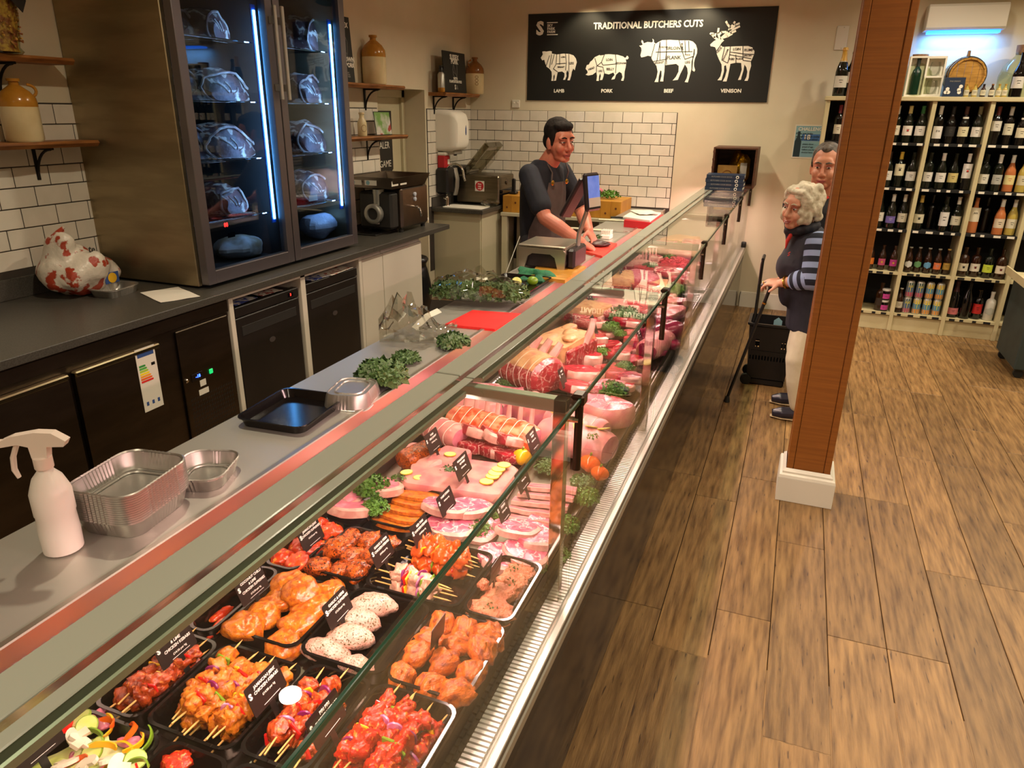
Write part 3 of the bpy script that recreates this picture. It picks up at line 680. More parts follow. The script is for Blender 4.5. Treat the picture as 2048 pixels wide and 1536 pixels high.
for i, (xs, z, ys, lb) in enumerate(AB):
    a = Px(xs[0], ys[1], -3.36); b = Px(xs[1], ys[1], -3.36); top = Px(sum(xs) / 2, ys[0], -3.36)
    o = aged((-3.42, (a.y + b.y) / 2, z), min(.46, (b.y - a.y)) * 1.05, (top.z - z), i + 2, lb)
    o2 = None
    if i in (0, 1, 2):
        c = Px(xs[0] - 12, ys[1], -3.5)
        aged((-3.5, a.y - .02 + .0, z), .24, (top.z - z) * 1.0, i + 31, ('beef joint half hidden behind the frame on the top fridge shelf', 'beef joint half hidden behind the frame on the second fridge shelf', 'beef joint half hidden behind the frame on the third fridge shelf')[i])
p = Px(626, 391, -3.2); tk = MB().box(-.001, .001, -.05, .05, -.02, .02).build('meat_ticket', 'paper', None, loc=(-3.2, p.y, 1.30), smooth=False); tag(tk, 'small white handwritten ticket on the lowest beef joint', 'ticket')
def crumple(name, label, mat, c, r, seed, cat='bag', amp=.35, fr=9, mats=None, ang=28, rings=12, seg=20, rz=0, group=None):
    o = MB().ell((0, 0, r[2]), r, seg, rings, amp, fr, seed).build(name, mat, None, loc=c, ang=ang, rz=rz)
    lo = min(v.co.z for v in o.data.vertices)
    for v in o.data.vertices: v.co.z -= lo
    return tag(o, label, cat, group)
mk('poly_white', 'b8bcc8', rough=.25, bump=.6, bscale=40); mk('kraft', '8a7458', 'b8b0a8', 9, rough=.5)
p = Px(485, 505, -3.3); crumple('paper_parcel', 'crumpled brown and white parcel on the fridge floor', 'kraft', (-3.32, p.y, fz + .05), (.14, .17, .07), 5)
p = Px(635, 468, -3.3); crumple('plastic_parcel', 'crumpled white plastic bag on the fridge floor behind further door', 'poly_white', (-3.3, p.y, fz + .05), (.12, .14, .09), 8)
# ---------------------------------------------------------------- things on the near worktop
mk('bag_print', 'cfc6b6', 'a03a22', 14, .53, .57, rough=.35, bump=.5, bscale=30)
c = Pz(150, 578, ZB)
cb = thing('carrier_bag', 'white and red patterned plastic carrier bag slumped on the worktop', 'bag', (-3.63, 2.80, ZB))
m = MB().ell((0, 0, .10), (.17, .19, .13), 26, 16, .22, 9, 3).ell((0, -.06, .2), (.09, .08, .13), 22, 14, .35, 12, 5).ell((-.02, .16, .07), (.13, .12, .09), 22, 12, .3, 10, 7)
me = remesh(m, .012, 2); lo = min(v.co.z for v in me.vertices)
for v in me.vertices: v.co.z = max(0, v.co.z - lo - .012) + .16 * max(0, NZ.noise(v.co * 13)) * .12
me.materials.append(MAT['bag_print']); link('sack', me, cb)
m = MB().tube([(0, -.06, .28), (.01, -.07, .34), (.03, -.04, .37)], [.03, .018, .008], 7).tube([(-.01, -.04, .28), (-.03, -.01, .35)], [.03, .012], 7); m.build('bag_handle', 'bag_print', cb)
mk('logo_yellow', 'd8a818', rough=.5)
MB().box(.135, .139, .06, .15, .05, .11, .001).build('logo_patch', 'blue_print', cb, smooth=False, rz=0); MB().lathe([(.028, 0), (.028, .002)], 18, FR((.1395, .105, .08), (0, 1, 0), (0, 0, 1))).build('logo_disc', 'logo_yellow', cb)
text('te', .05, 'dark_interior', cb, FR((.13, .02, .25), (0, 1, -.2), (0, .2, 1)), .02)
def foil_tray(name, label, loc, w_, l_, h_, rz, rib=True, group=None, flip=False, stack=1, lid=False, mat='alu_foil'):
    """pressed foil container: ribbed wall, curled rim, stepped floor"""
    t = thing(name, label, 'foil tray', loc, rz=rz, group=group)
    def outline(w2, l2, r_, ribd=0):
        o = rrect(w2, l2, r_, 5); out = []
        n = len(o)
        for i in range(n):
            a, b_ = Vector(o[i]), Vector(o[(i + 1) % n]); L_ = (b_ - a).length; k = max(1, int(L_ / .005)) if rib and L_ > .03 else 1
            nrm = Vector((b_ - a).yx); nrm.y *= -1; nrm.normalize() if L_ > 0 else None
            for q in range(k):
                p_ = a + (b_ - a) * q / k; d = ribd * (1 if q % 2 else -1) if 2 < q < k - 2 else 0
                out.append(p_ + nrm * d)
        return out
    r_ = .045
    tiers = stack
    rings = []; z = 0
    m = MB()
    def wall(z0, z1, s0, s1):
        ra = outline(w_ * s0, l_ * s0, r_ * s0, .0009); rb = outline(w_ * s1, l_ * s1, r_ * s1, .0009)
        n = min(len(ra), len(rb)); return [[(p_.x, p_.y, z0) for p_ in ra[:n]], [(p_.x, p_.y, z1) for p_ in rb[:n]]]
    body = outline(w_ * .88, l_ * .88, r_ * .9, .0010)
    n = len(body); sx = lambda s_, z_: [(p_.x * s_, p_.y * s_, z_) for p_ in body]
    if not flip:
        m.loft([sx(.86, .004), sx(.9, .004), sx(.92, .0), sx(.95, .0), sx(1.0, .012), sx(1.085, h_ - .004)], cap=False)
        m.add(sx(.86, .004), [tuple(range(n))])
        m.loft([sx(1.088, h_ - .004), sx(1.115, h_ - .003), sx(1.135, h_ - .006), sx(1.135, h_ - .001), sx(1.10, h_ + .001), sx(1.076, h_ - .003)], cap=False)
        m.loft([sx(1.07, h_ - .004), sx(.985, .013), sx(.94, .0025), sx(.90, .0055), sx(.84, .0055)], cap=False)
        m.build('tray_shell', mat, t)
        MB().loft([sx(.70, .006), sx(.72, .0095), sx(.75, .0095), sx(.77, .006)], cap=False).build('floor_rib', mat, t)
        for s_ in range(1, stack):                      # nested rims of the trays below
            pass
    else:
        m.loft([sx(1.135, .0), sx(1.11, .003), sx(1.085, .004), sx(1.0, h_ - .012), sx(.95, h_), sx(.92, h_), sx(.9, h_ - .004)], cap=False)
        m.add(sx(.9, h_ - .004), [tuple(range(n))])
        m.build('tray_shell', mat, t)
        MB().loft([sx(.62, h_ - .004), sx(.64, h_), sx(.68, h_), sx(.7, h_ - .004)], cap=False).build('floor_rib', mat, t)
    return t
c = Pz(222, 590, ZB); foil_tray('foil_tray', 'single shallow foil tray beside the carrier bag', (c.x, c.y + .03, ZB), .17, .24, .045, .15)
c = Pz(340, 588, ZB); paper('paper_sheet', 'white printed sheet lying under the ageing fridge corner', 'paper', (c.x + .02, c.y - .02, ZB), .21, .30, 1.15, amp=.003, seed=2)
# ---------------------------------------------------------------- shelves and stoneware
def bracket(parent, y, xw, z, d=.16, h=.17):
    """iron bracket: wall leg, arm and curved stay; local to the shelf"""
    m = MB().box(xw, xw + .012, y - .011, y + .011, z - h, z, .002).box(xw, xw + d, y - .011, y + .011, z - .012, z, .002)
    pts = [(xw + .01 + (d * .85) * (1 - cos(a)), y, z - h * .95 + h * .9 * sin(a)) for a in [pi / 2 * k / 8 for k in range(9)]]
    m.tube(pts, .0075, 6); m.build('bracket', 'iron_black', parent, smooth=False)
def shelf(label, x0, x1, y0, y1, z, brs, seed=1, t=.032):
    s_ = thing('wall_shelf', label, 'shelf', (x0, (y0 + y1) / 2, z), group='rustic timber shelves')
    n = 16; top = []; rings = []
    for i in range(n + 1):
        y = y0 + (y1 - y0) * i / n - s_.location.y; e = .012 * NZ.noise(Vector((i * .45, seed, 0)))
        X1 = x1 - x0 + e
        rings.append([(0, y, -t), (X1 - .012, y, -t), (X1 + .004, y, -t * .4), (X1 - .004, y, 0), (0, y, 0)])
    MB().loft(rings).build('board', 'shelf_wood', s_, smooth=False)
    for y in brs: bracket(s_, y - s_.location.y, .001, -t, (x1 - x0) * .8)
    return s_
def jug(name, label, loc, r, h, top, handle=None, body='stone_cream', rz=0, mark=None):
    t = thing(name, label, 'jug', loc, rz=rz, group='stoneware jugs')
    MB().lathe([(r * .9, 0), (r, .012), (r, h * .56)], 28).build('body', body, t)
    MB().lathe([(r, h * .56), (r * 1.0, h * .62), (r * .96, h * .7), (r * .72, h * .8), (r * .36, h * .88), (r * .26, h * .9), (r * .25, h * .95), (r * .34, h * .955), (r * .34, h), (r * .2, h)], 28).build('shoulder', top, t)
    if handle:
        a = handle; u = Vector((cos(a), sin(a), 0)); pts = []
        for k in range(11):
            q = k / 10; ang = -.5 * pi + pi * q
            pts.append(u * (r * .62 + r * .42 * cos(ang)) + Vector((0, 0, h * (.81 + .1 * sin(ang)))))
        MB().tube(pts, r * .085, 8).build('handle', top, t)
    if mark:
        for zz in (.46, .37, .28): MB().tube([((r + .0005) * cos(-.95 + .17 * cos(a)), (r + .0005) * sin(-.95 + .17 * cos(a)), h * zz + .013 * sin(a)) for a in [2 * pi * k / 12 for k in range(13)]], .0022, 5).build('printed_mark', 'stone_brown', t)
    return t
XS = XLN + .19
shelf('lower rustic shelf on the tiled side wall beside the fridge', XLN, XS, 1.9, 3.12, 1.715, (2.55, 2.86), 2)
shelf('upper rustic shelf on the side wall beside the fridge', XLN, XS, 1.9, 3.06, 2.125, (2.52, 2.75), 5)
c = Pz(54, 274, 1.715); jug('stoneware_jug', 'two-tone stoneware jug with loop handle beside the fridge', (XLN + .11, 2.755, 1.716), .088, .30, 'stone_ochre', handle=1.1)
glass('glass_jar', 'e8ecd8', 1.45); mk('pasta', 'c9a14a', '8a4a2a', 40, .4, .6, rough=.5, bump=1, bscale=50)
jr = thing('glass_jar', 'large glass jar of dried pasta on the upper shelf', 'jar', (XLN + .12, 2.70, 2.126))
MB().lathe([(.105, 0), (.115, .01), (.1, .03), (.12, .16), (.125, .3), (.09, .36), (.09, .4)], 24).build('glass', 'glass_jar', jr)
MB().lathe([(.098, .008), (.092, .03), (.112, .16), (.116, .26), (.05, .29)], 24).build('contents', 'pasta', jr)
rn = random.Random(2); m = MB()
for i in range(70):
    a = rn.uniform(-1.6, 1.2); z = rn.uniform(.03, .24); q = Matrix.Translation((.108 * cos(a), .108 * sin(a), z)) @ Matrix.Rotation(rn.uniform(0, 3), 4, 'X') @ Matrix.Rotation(rn.uniform(0, 3), 4, 'Z')
    m.tube([(-.014, 0, 0), (0, .003, 0), (.014, 0, 0)], .0045, 5, q)
m.build('pasta_pieces', 'pasta', jr)['kind'] = 'stuff'
MB().box(-.002, .002, -.035, .035, -.05, .05, .001).build('hang_tag', 'dark_interior', jr, loc=(.13, .06, .24), smooth=False).rotation_euler = (R(55), 0, .3)
XS2 = XLF + .19
shelf('upper rustic shelf beyond the fridge holding a tall jug', XLF, XS2, 4.75, 6.0, 2.085, (5.0, 5.63), 7)
shelf('lower rustic shelf beyond the fridge holding a bottle and a picture', XLF, XS2, 4.8, 6.02, 1.685, (5.05, 5.62), 8)
shelf('rustic shelf in the corner above the towel dispenser', XLF, XS2, 6.80, 7.62, 2.055, (6.9, 7.35), 9)
c = Px(750, 165, XLF + .1); jug('stoneware_jug', 'tall handleless two-tone stoneware jug on the upper shelf beyond fridge', (XLF + .1, c.y, 2.086), .098, .37, 'stone_ochre')
c = Px(952, 183, XLF + .1); jug('stoneware_jug', 'brown-topped stoneware jug behind the black pork board', (XLF + .10, c.y - .03, 2.056), .098, .365, 'stone_brown', handle=-1.9, body='stone_cream', mark=True)
# boards leaning on the shelves
def signboard(label, c, w_, h_, lines, rz=0, lean=.1, logo=True, pig=True):
    t = thing('pork_board', label, 'sign', c, rot=(0, -lean, rz), group='black pork boards')
    MB().box(-.006, .006, -w_ / 2, w_ / 2, 0, h_, .001).build('board', 'black_board', t, smooth=False)
    for s_, z, sz in lines: text(s_, sz, 'sign_white', t, FR((.0065, 0, z), (0, 1, 0), (0, 0, 1)), .03)
    if logo:
        text('S', .06, 'sign_white', t, FR((.0065, -.015, .05), (0, 1, 0), (0, 0, 1)), .04)
        for i, s_ in enumerate(('SKY', 'PARK', 'FARM')): text(s_, .014, 'sign_grey', t, FR((.0065, .012, .066 - i * .014), (0, 1, 0), (0, 0, 1)), .02, 'LEFT')
    if pig:
        o = [(.05, .05), (.035, .075), (.0, .08), (-.03, .06), (-.05, .02), (-.045, -.03), (-.02, -.05), (.01, -.075), (.03, -.07), (.04, -.03), (.045, .0)]
        m = MB(); pp = [(.0068, a, b_ + h_ * .52) for a, b_ in o]; m.tube(pp + pp[:1], .0018, 4); m.tube([(.0068, -.02, .06 + h_ * .52), (.0068, .0, h_ * .52), (.0068, .03, -.04 + h_ * .52)], .0014, 4); m.tube([(.0068, -.04, h_ * .52), (.0068, 0, -.02 + h_ * .52)], .0014, 4); m.build('line_drawing', 'sign_grey', t)
    return t
c0, c1 = Px(893, 178, XS2 - .03), Px(936, 181, XS2 - .03)
signboard('black board reading Sussex pork standing on the corner shelf', (XS2 - .05, (c0.y + c1.y) / 2, 2.058), (c1.y - c0.y), .375, (('SUSSEX', .325, .062), ('PORK', .285, .062), ('WITH', .13, .036), ('PLANTATION PIGS', .102, .034)), lean=.06)
c1 = Px(717, 165, XS2 - .02)
signboard('black board leaning on the upper shelf, partly hidden by the fridge', (XS2 - .06, c1.y - .1, 2.088), .22, .46, (('SUSSEX', .40, .05), ('OUR OWN', .16, .05), ('RARE PORK', .12, .045)), lean=.06)
c = Px(879, 176, XLF + .1)
sy = thing('soda_siphon', 'small soda siphon with black lever head on the corner shelf', 'siphon', (XLF + .12, c.y, 2.057))
MB().lathe([(.032, 0), (.035, .005), (.035, .04)], 18).build('base', 'stone_ochre', sy)
MB().lathe([(.035, .04), (.035, .16), (.02, .18)], 18).build('bottle', 'steel', sy)
MB().lathe([(.02, .18), (.022, .2), (.014, .225), (.01, .23)], 14).tube([(0, -.02, .225), (0, .01, .23), (0, .05, .245)], [.014, .012, .006], 8).tube([(0, 0, .215), (0, -.035, .21)], .008, 7).build('head', 'black_plastic', sy)
c = Px(725, 266, XLF + .1)
gb = thing('ginger_beer_bottle', 'brown stoneware bottle with printed oval on the lower shelf', 'bottle', (XLF + .1, c.y, 1.686))
MB().lathe([(.036, 0), (.038, .005), (.038, .1), (.03, .125), (.02, .14), (.02, .165), (.024, .168), (.024, .18), (.012, .182)], 20).build('body', 'stone_cream', gb)
m = MB(); pp = [(.0384 * cos(-.6 + .55 * cos(a)), .0384 * sin(-.6 + .55 * cos(a)), .06 + .026 * sin(a)) for a in [2 * pi * k / 16 for k in range(17)]]; m.tube(pp, .0015, 4); m.build('printed_oval', 'stone_brown', gb)
mk('photo_print', '6f9a4a', 'c8c4bc', 7, .42, .56, rough=.4, spots='a03c34', spot_scale=9, spot_lo=.6)
c = Px(765, 267, XLF + .12); pc = thing('picture_card', 'colourful country picture card propped on the lower shelf', 'picture', (XLF + .14, c.y, 1.687), rot=(0, -.12, 0))
MB().box(-.004, 0, -.13, .13, 0, .19, .001).build('backing', 'black_plastic', pc, smooth=False); MB().box(0, .001, -.124, .124, .006, .184).build('photo', 'photo_print', pc, smooth=False)
# ---------------------------------------------------------------- mincer
mc = thing('meat_mincer', 'steel table mincer with tray hopper standing on the worktop end', 'mincer', (-3.22, 5.42, ZB))
gm = lambda mb, n_, mt, sm=False: mb.build(n_, mt, mc, smooth=sm)
mk('mincer_steel', '8a7e72', '7c7166', 3, rough=.3, metal=1)
gm(MB().box(-.2, .17, -.02, .45, .03, .37, .02), 'body', 'mincer_steel')
gm(MB().box(-.17, .14, -.14, -.02, .04, .34, .02), 'gear_housing', 'dark_interior')
for x in (-.17, .13):
    for y in (.02, .41): gm(MB().lathe([(.02, 0), (.02, .03)], 10, Matrix.Translation((x, y, 0))), 'foot', 'black_rubber')
q = [(-.24, -.2), (.2, -.2), (.2, .44), (-.24, .44)]
def rect_ring(s_, z): cx, cy = -.02, .12; return [(cx + (x - cx) * s_, cy + (y - cy) * s_, z) for x, y in q]
gm(MB().loft([rect_ring(.86, .37), rect_ring(1, .46), rect_ring(1.01, .46), rect_ring(.98, .455), rect_ring(.84, .378)], cap=False).add(rect_ring(.84, .378), [(0, 1, 2, 3)]), 'hopper_tray', 'mincer_steel')
gm(MB().tube([(0, -.1, .36), (0, -.1, .2)], [.05, .048], 18), 'feed_neck', 'steel', True)
gm(MB().tube([(0, .0, .17), (0, -.16, .17)], [.055, .06], 20), 'barrel', 'steel', True)
gm(MB().lathe([(.048, 0), (.075, .0), (.08, .01), (.08, .05), (.07, .058), (.05, .058), (.045, .03), (.045, .03)], 24, FR((0, -.16, .17), (1, 0, 0), (0, 0, 1))), 'ring_nut', 'steel', True)
gm(MB().lathe([(.046, 0), (.046, .004)], 20, FR((0, -.2, .17), (1, 0, 0), (0, 0, 1))), 'plate_disc', 'dark_interior', True)
gm(MB().tube([(.17, .16, .2), (.22, .16, .2), (.235, .17, .18), (.235, .19, .12)], .009, 8), 'lever', 'chrome', True)
for z in (.26, .3): gm(MB().lathe([(.018, 0), (.018, .012), (.01, .016)], 12, FR((.17, .2, z), (0, 1, 0), (0, 0, 1))), 'push_button', 'poly_white', True)
for y in (-.14, .0): 
    gm(MB().box(.181 - .0, .1825, y - .055, y + .05, .395, .435), 'sticker', 'paper')
for x in (-.16, -.02):
    o = MB().box(x - .05, x + .06, -.1905, -.189, .395, .435).build('maker_sticker', 'paper', mc, smooth=False)
    MB().lathe([(.017, 0), (.017, .0012)], 14, FR((x - .02, -.1906, .415), (1, 0, 0), (0, 0, 1))).build('sticker_mark', 'notice_teal', mc)
gm(MB().box(-.13, .05, -.26, .1, 0, .012, .004), 'drip_tray', 'black_plastic')
gm(MB().box(-.05, .02, -.1425, -.141, .08, .14), 'rating_plate', 'paper')
c = Pz(935 / 6.4 + 700, 800 / 6.4 + 320, ZB); paper('cloth_pad', 'folded white pad lying at the end of the worktop', 'paper', (c.x - .04, c.y, ZB), .14, .16, .2, amp=.012, seed=4, th=.02, cat='pad')
# ---------------------------------------------------------------- sink corner
ZS = .955
sc = thing('sink_cabinet', 'cream sink cabinet standing in the far corner', 'cabinet', (-3.2, 7.25, 0))
up(MB().box(XLF + .006, -2.97, 6.84, YB - .01, .0, ZS - .042), 'body', 'cab_cream', sc)
up(MB().box(-2.97, -2.955, 6.86, YB - .02, .08, ZS - .05, .003), 'door', 'cab_cream', sc)
sw = tag(MB().box(XLF + .006, -2.92, 6.79, YB - .01, ZS - .04, ZS, .003).build('sink_worktop', 'worktop_black', smooth=False), 'dark worktop with a sink in the far corner', 'worktop')
MB().box(XLF + .006, XLF + .024, 6.79, YB - .01, ZS, ZS + .10, .002).build('upstand', 'worktop_black', sw, smooth=False)
sk = thing('sink_basin', 'white inset hand basin let into the corner worktop', 'sink', (-3.18, 6.97, ZS))
MB().loft([[(x, y, z) for x, y in rrect(a, b_, .03)] for a, b_, z in ((.44, .26, .001), (.44, .26, .006), (.40, .22, .006), (.36, .18, -.0), )], cap=False).build('rim', 'sign_white', sk)
MB().loft([[(x, y, z) for x, y in rrect(a, b_, .03)] for a, b_, z in ((.40, .22, .0045), (.38, .2, .003))], cap=True).build('bowl', 'sign_white', sk)
tp = thing('tap', 'arched chrome tap over the corner basin', 'tap', (-3.40, 6.97, ZS))
MB().lathe([(.026, 0), (.026, .01), (.02, .03), (.022, .08), (.014, .1)], 16).build('base', 'chrome', tp)
MB().tube([(0, 0, .1), (0, 0, .34)] + [(.095 - .095 * cos(a), 0, .34 + .085 * sin(a)) for a in [pi * k / 10 for k in range(1, 10)]] + [(.195, 0, .30), (.21, 0, .26)], .011, 10).build('spout', 'chrome', tp)
MB().tube([(0, .02, .07), (0, .07, .085)], .007, 8).tube([(0, -.02, .07), (0, -.07, .085)], .007, 8).build('lever', 'chrome', tp)
td = thing('towel_dispenser', 'white rounded paper towel dispenser on the tiled wall', 'dispenser', (XLF + .009, 7.08, 1.50))
ring = lambda x, sy_, z0, z1: [(x, y, z) for y, z in rrect(.31 * sy_, z1 - z0, .05, 5, 0, (z0 + z1) / 2)]
MB().loft([ring(0, 1, 0, .40), ring(.15, 1, 0, .39), ring(.21, .95, .02, .36), ring(.235, .85, .05, .31)]).build('cover', 'sign_white', td)
MB().box(.04, .18, -.09, .09, -.03, .004, .004).build('mouth', 'alu_trim', td, smooth=False); MB().box(.09, .12, .06, .09, -.05, -.02, .004).build('feed_knob', 'black_plastic', td, smooth=False)
m = MB(); m.prism([(0, .05), (.011, .02), (.012, -.02), (.006, -.045), (-.006, -.045), (-.012, -.02), (-.011, .02)], 0, .003, FR((.2345, .06, .2), (0, 1, 0), (0, 0, 1))); m.build('drop_window', 'blue_print', td, smooth=False)
sd = thing('soap_dispenser', 'red soap dispenser under the towel dispenser', 'dispenser', (XLF + .009, 7.0, 1.33))
MB().box(0, .09, -.06, .06, 0, .13, .012).build('case', 'sign_red', sd, smooth=False); MB().box(.0905, .092, .0, .045, .04, .09).build('label', 'paper', sd, smooth=False); MB().box(0, .1, -.06, .06, .128, .16, .01).build('pump', 'sign_white', sd, smooth=False)
for k, y in enumerate((7.02, 7.38)):
    t = thing('glove_dispenser', ('black wall dispenser with steel front under the soap', 'black wall dispenser with steel front behind the tap')[k], 'dispenser', (XLF + .009, y, 1.08), group='black wall dispensers')
    MB().box(0, .14, -.13, .13, 0, .26, .02).build('case', 'black_plastic', t, smooth=False)
    MB().tube([(.13, .07, -.02), (.15, .07, .06), (.155, .07, .14), (.13, .07, .25)], .045, 10, flat=.35).build('front_strap', 'steel', t)
vp = thing('vacuum_packer', 'steel vacuum packer with its clear lid propped open', 'appliance', (-3.14, 7.42, ZS))
MB().box(-.27, .22, -.2, .24, .015, .30, .012).build('body', 'unit_vac' if 'unit_vac' in MAT else mk('unit_vac', '8d8270', '7f7563', 3, rough=.32, metal=1, stretch=(1, 1, 30)), vp, smooth=False)
MB().box(.2205, .222, -.17, .22, .02, .16).build('control_panel', 'black_gloss', vp, smooth=False)
MB().lathe([(.03, 0), (.03, .006), (.02, .01)], 16, FR((.222, .02, .23), (0, 1, 0), (0, 0, 1))).build('gauge', 'steel_dark', vp)
st = MB().box(-.05, .055, -.2025, -.201, .14, .245).build('sticker', 'paper', vp, smooth=False)
MB().lathe([(.046, 0), (.046, .0012)], 24, FR((.0025, -.2026, .1925), (1, 0, 0), (0, 0, 1))).build('sticker_disc', 'sign_red', vp)
for i, s_ in enumerate(('Not', 'raw', 'only')): text(s_, .024, 'sign_white', vp, FR((.0025, -.2042, .213 - i * .022), (1, 0, 0), (0, 0, 1)), .02)
glass('glass_lid', 'd8d4c4', 1.5, haze=.12)
L_ = Matrix.Translation((-.22, .02, .31)) @ Matrix.Rotation(R(-48), 4, 'Y')
lid = MB().box(0, .42, -.2, .2, 0, .012, .003, L_).box(0, .42, -.2, -.185, -.05, 0, .002, L_).box(0, .42, .185, .2, -.05, 0, .002, L_).box(.405, .42, -.2, .2, -.05, 0, .002, L_).build('lid', 'glass_lid', vp, smooth=False)
MB().box(.02, .05, -.16, .16, -.03, -.01, .003, L_).box(.34, .37, -.16, .16, -.03, -.01, .003, L_).build('seal_bar', 'alu_trim', vp, smooth=False)
for i in range(4): MB().lathe([(.018, 0), (.018, .015)], 8, Matrix.Translation((-.24 + .42 * (i % 2), -.16 + .34 * (i // 2), 0))).build('foot', 'black_rubber', vp)
glass('poly_clear', 'f0efe6', 1.4, boost=1.6, haze=.10)
crumple('poly_bag', 'crumpled clear bag lying in front of the vacuum packer', 'poly_clear', (-2.99, 7.15, ZS), (.09, .12, .035), 12, amp=.5, fr=22)
# ---------------------------------------------------------------- butcher's blocks on their bench
bn = thing('block_bench', 'cream painted bench carrying the butchers blocks by the back wall', 'bench', (-2.3, 7.5, 0))
up(MB().box(-2.90, -1.72, 7.22, 7.78, .855, .89, .003), 'bench_top', 'cab_cream', bn)
for x in (-2.86, -1.8): 
    for y in (7.26, 7.72): up(MB().box(x - .03, x + .03, y - .03, y + .03, 0, .855, .003), 'leg', 'cab_cream', bn)
up(MB().box(-2.88, -1.75, 7.70, 7.74, .1, .8), 'back_board', 'steel_dark', bn)
mk('block_wood', 'b98428', 'a06c1c', 9, .3, .7, rough=.5, stretch=(1, 1, .3), rnd=.12, bump=.1, bscale=20); mk('block_knot', '5a3010', rough=.6)
for k, (x0, x1) in enumerate(((-2.89, -2.32), (-2.25, -1.62))):
    bk = thing('butchers_block', ('knotty pine butchers block behind the butcher, nearer the sink', 'knotty pine butchers block with green leaves on top')[k], 'block', ((x0 + x1) / 2, 7.5, .892), group='butchers blocks')
    n = 6; w_ = (x1 - x0) / n
    for i in range(n):
        bo = MB().box(-w_ / 2 + .0006, w_ / 2 - .0006, -.24, .24, 0, .17, .002).build('board', 'block_wood', bk, smooth=False, loc=((i + .5) * w_ - (x1 - x0) / 2, 0, 0))
        MB().lathe([(.011, 0), (.011, .001)], 10, FR((((i + .5) * w_ - (x1 - x0) / 2), -.2405, .05 + .05 * (i % 2)), (1, 0, 0), (0, 0, 1))).build('knot', 'block_knot', bk)
# ================================================================ everything on ice
ZM = ZD + .001
ZR = .712                                  # tray rim height
mk('ch_orange', 'cf761c', 'a84c14', 70, .38, .62, rough=.24, bump=.25, bscale=60, spots='6a300c', spot_scale=330, spot_lo=.62, rnd=.06)
mk('ch_white', 'cc9c8c', 'ba8272', 40, .4, .65, rough=.3, bump=.3, bscale=120, spots='4a4418', spot_scale=200, spot_lo=.58, rnd=.05)
mk('ch_marin', 'cc6418', '7c2c12', 55, .42, .68, rough=.3, bump=.5, bscale=110, stretch=(1, 1.6, 1), rnd=.08)
mk('ch_jerk', 'c85a10', '7c2c0c', 80, .4, .62, rough=.2, bump=.5, bscale=60, spots='24120a', spot_scale=240, spot_lo=.58, rnd=.08)
mk('ch_red', 'd8441a', 'b02c10', 24, rough=.2, bump=.4, bscale=50, rnd=.08, spots='e88a2a', spot_scale=90, spot_lo=.62)
mk('ch_peri', 'c42610', '9a2e10', 70, .42, .66, rough=.18, bump=.5, bscale=110, rnd=.12, spots='dc7028', spot_scale=110, spot_lo=.6)
mk('ch_coco', 'c8741e', '96400f', 70, .42, .66, rough=.18, bump=.5, bscale=110, rnd=.1, spots='a03c14', spot_scale=120, spot_lo=.62)
mk('ch_jam', 'b04418', '742008', 70, .42, .64, rough=.16, bump=.5, bscale=110, rnd=.14, spots='cc7434', spot_scale=120, spot_lo=.61)
mk('ch_thai', 'd05612', 'b83f0c', 70, rough=.2, bump=.4, bscale=60, rnd=.08)
mk('ch_raw', 'd2a28a', 'bd846e', 60, rough=.2, bump=.25, bscale=50, spots='5a5022', spot_scale=200, spot_lo=.66, rnd=.06)
mk('mince_pink', 'd8835e', 'c06a48', 60, rough=.4, bump=.9, bscale=130, rnd=.05)
mk('pork', 'd0788a', 'c25a70', 40, .35, .65, rough=.28, bump=.15, bscale=40, rnd=.05)
mk('pork_marb', 'cf6c80', 'b84862', 45, rough=.26, bump=.15, bscale=40, veins='e2b4b0', vscale=26, vw=.03, rnd=.05)
mk('pork_skin', 'd38c82', 'c06a6c', 18, rough=.34, bump=.12, bscale=30, rnd=.04)
mk('pork_fat', 'd2a092', 'c08478', 40, rough=.35)
mk('beef', 'b01e32', '861226', 50, .35, .65, rough=.22, bump=.15, bscale=40, rnd=.08)
mk('beef_marb', 'a82434', '8a1824', 20, rough=.24, bump=.2, bscale=40, veins='d09c90', vscale=30, vw=.025, rnd=.08)
mk('beef_dark', '8a1c3c', '6a1430', 18, rough=.2, bump=.2, bscale=40, rnd=.1)
mk('beef_fat', 'cfa070', 'bb8258', 30, rough=.4, bump=.2, bscale=30, spots='c06a58', spot_scale=30, spot_lo=.64)
mk('lamb', 'b83248', '982038', 45, rough=.25, bump=.15, bscale=40, veins='ecc8bc', vscale=14, vw=.03, rnd=.06)
mk('bone', 'e0a8a0', 'd09088', 20, rough=.35)
mk('crackle', 'd08860', 'c03c10', 30, .42, .6, rough=.32, bump=.3, bscale=40, stretch=(1, 1, 2))
mk('mince_red', 'd0283c', 'e04a58', 120, rough=.3, bump=.8, bscale=160)
mk('string', 'e8d8c8', rough=.8)
mk('stick', 'd8ab62', 'c8964c', 40, rough=.6)
mk('pep_red', 'd01c18', rough=.18); mk('pep_yel', 'e8a814', rough=.2); mk('pep_grn', '6f8f24', rough=.22); mk('pep_orn', 'e05a14', rough=.2)
mk('onion', 'b0568c', 'd8a8c0', 30, rough=.25); mk('onion_rind', '7a1858', rough=.3)
mk('lemon', 'd8c85a', 'e6dc8c', 40, rough=.3); mk('lemon_rind', 'c8a818', rough=.4)
mk('mush', 'e2d3bd', 'd4bfa4', 14, rough=.5); mk('courg', 'c8cf6a', 'e0dca0', 18, rough=.35); mk('courg_rind', '86a02c', rough=.35)
mk('parsley', '5a8424', '2f5a14', 50, rough=.5, rnd=.15); mk('kale', '5c7a42', '2c4a22', 40, rough=.5, rnd=.12); mk('herb', '3c6a24', '2c5018', 60, rough=.4)
mk('tray_black', '100d0c', rough=.12, spec=.5)
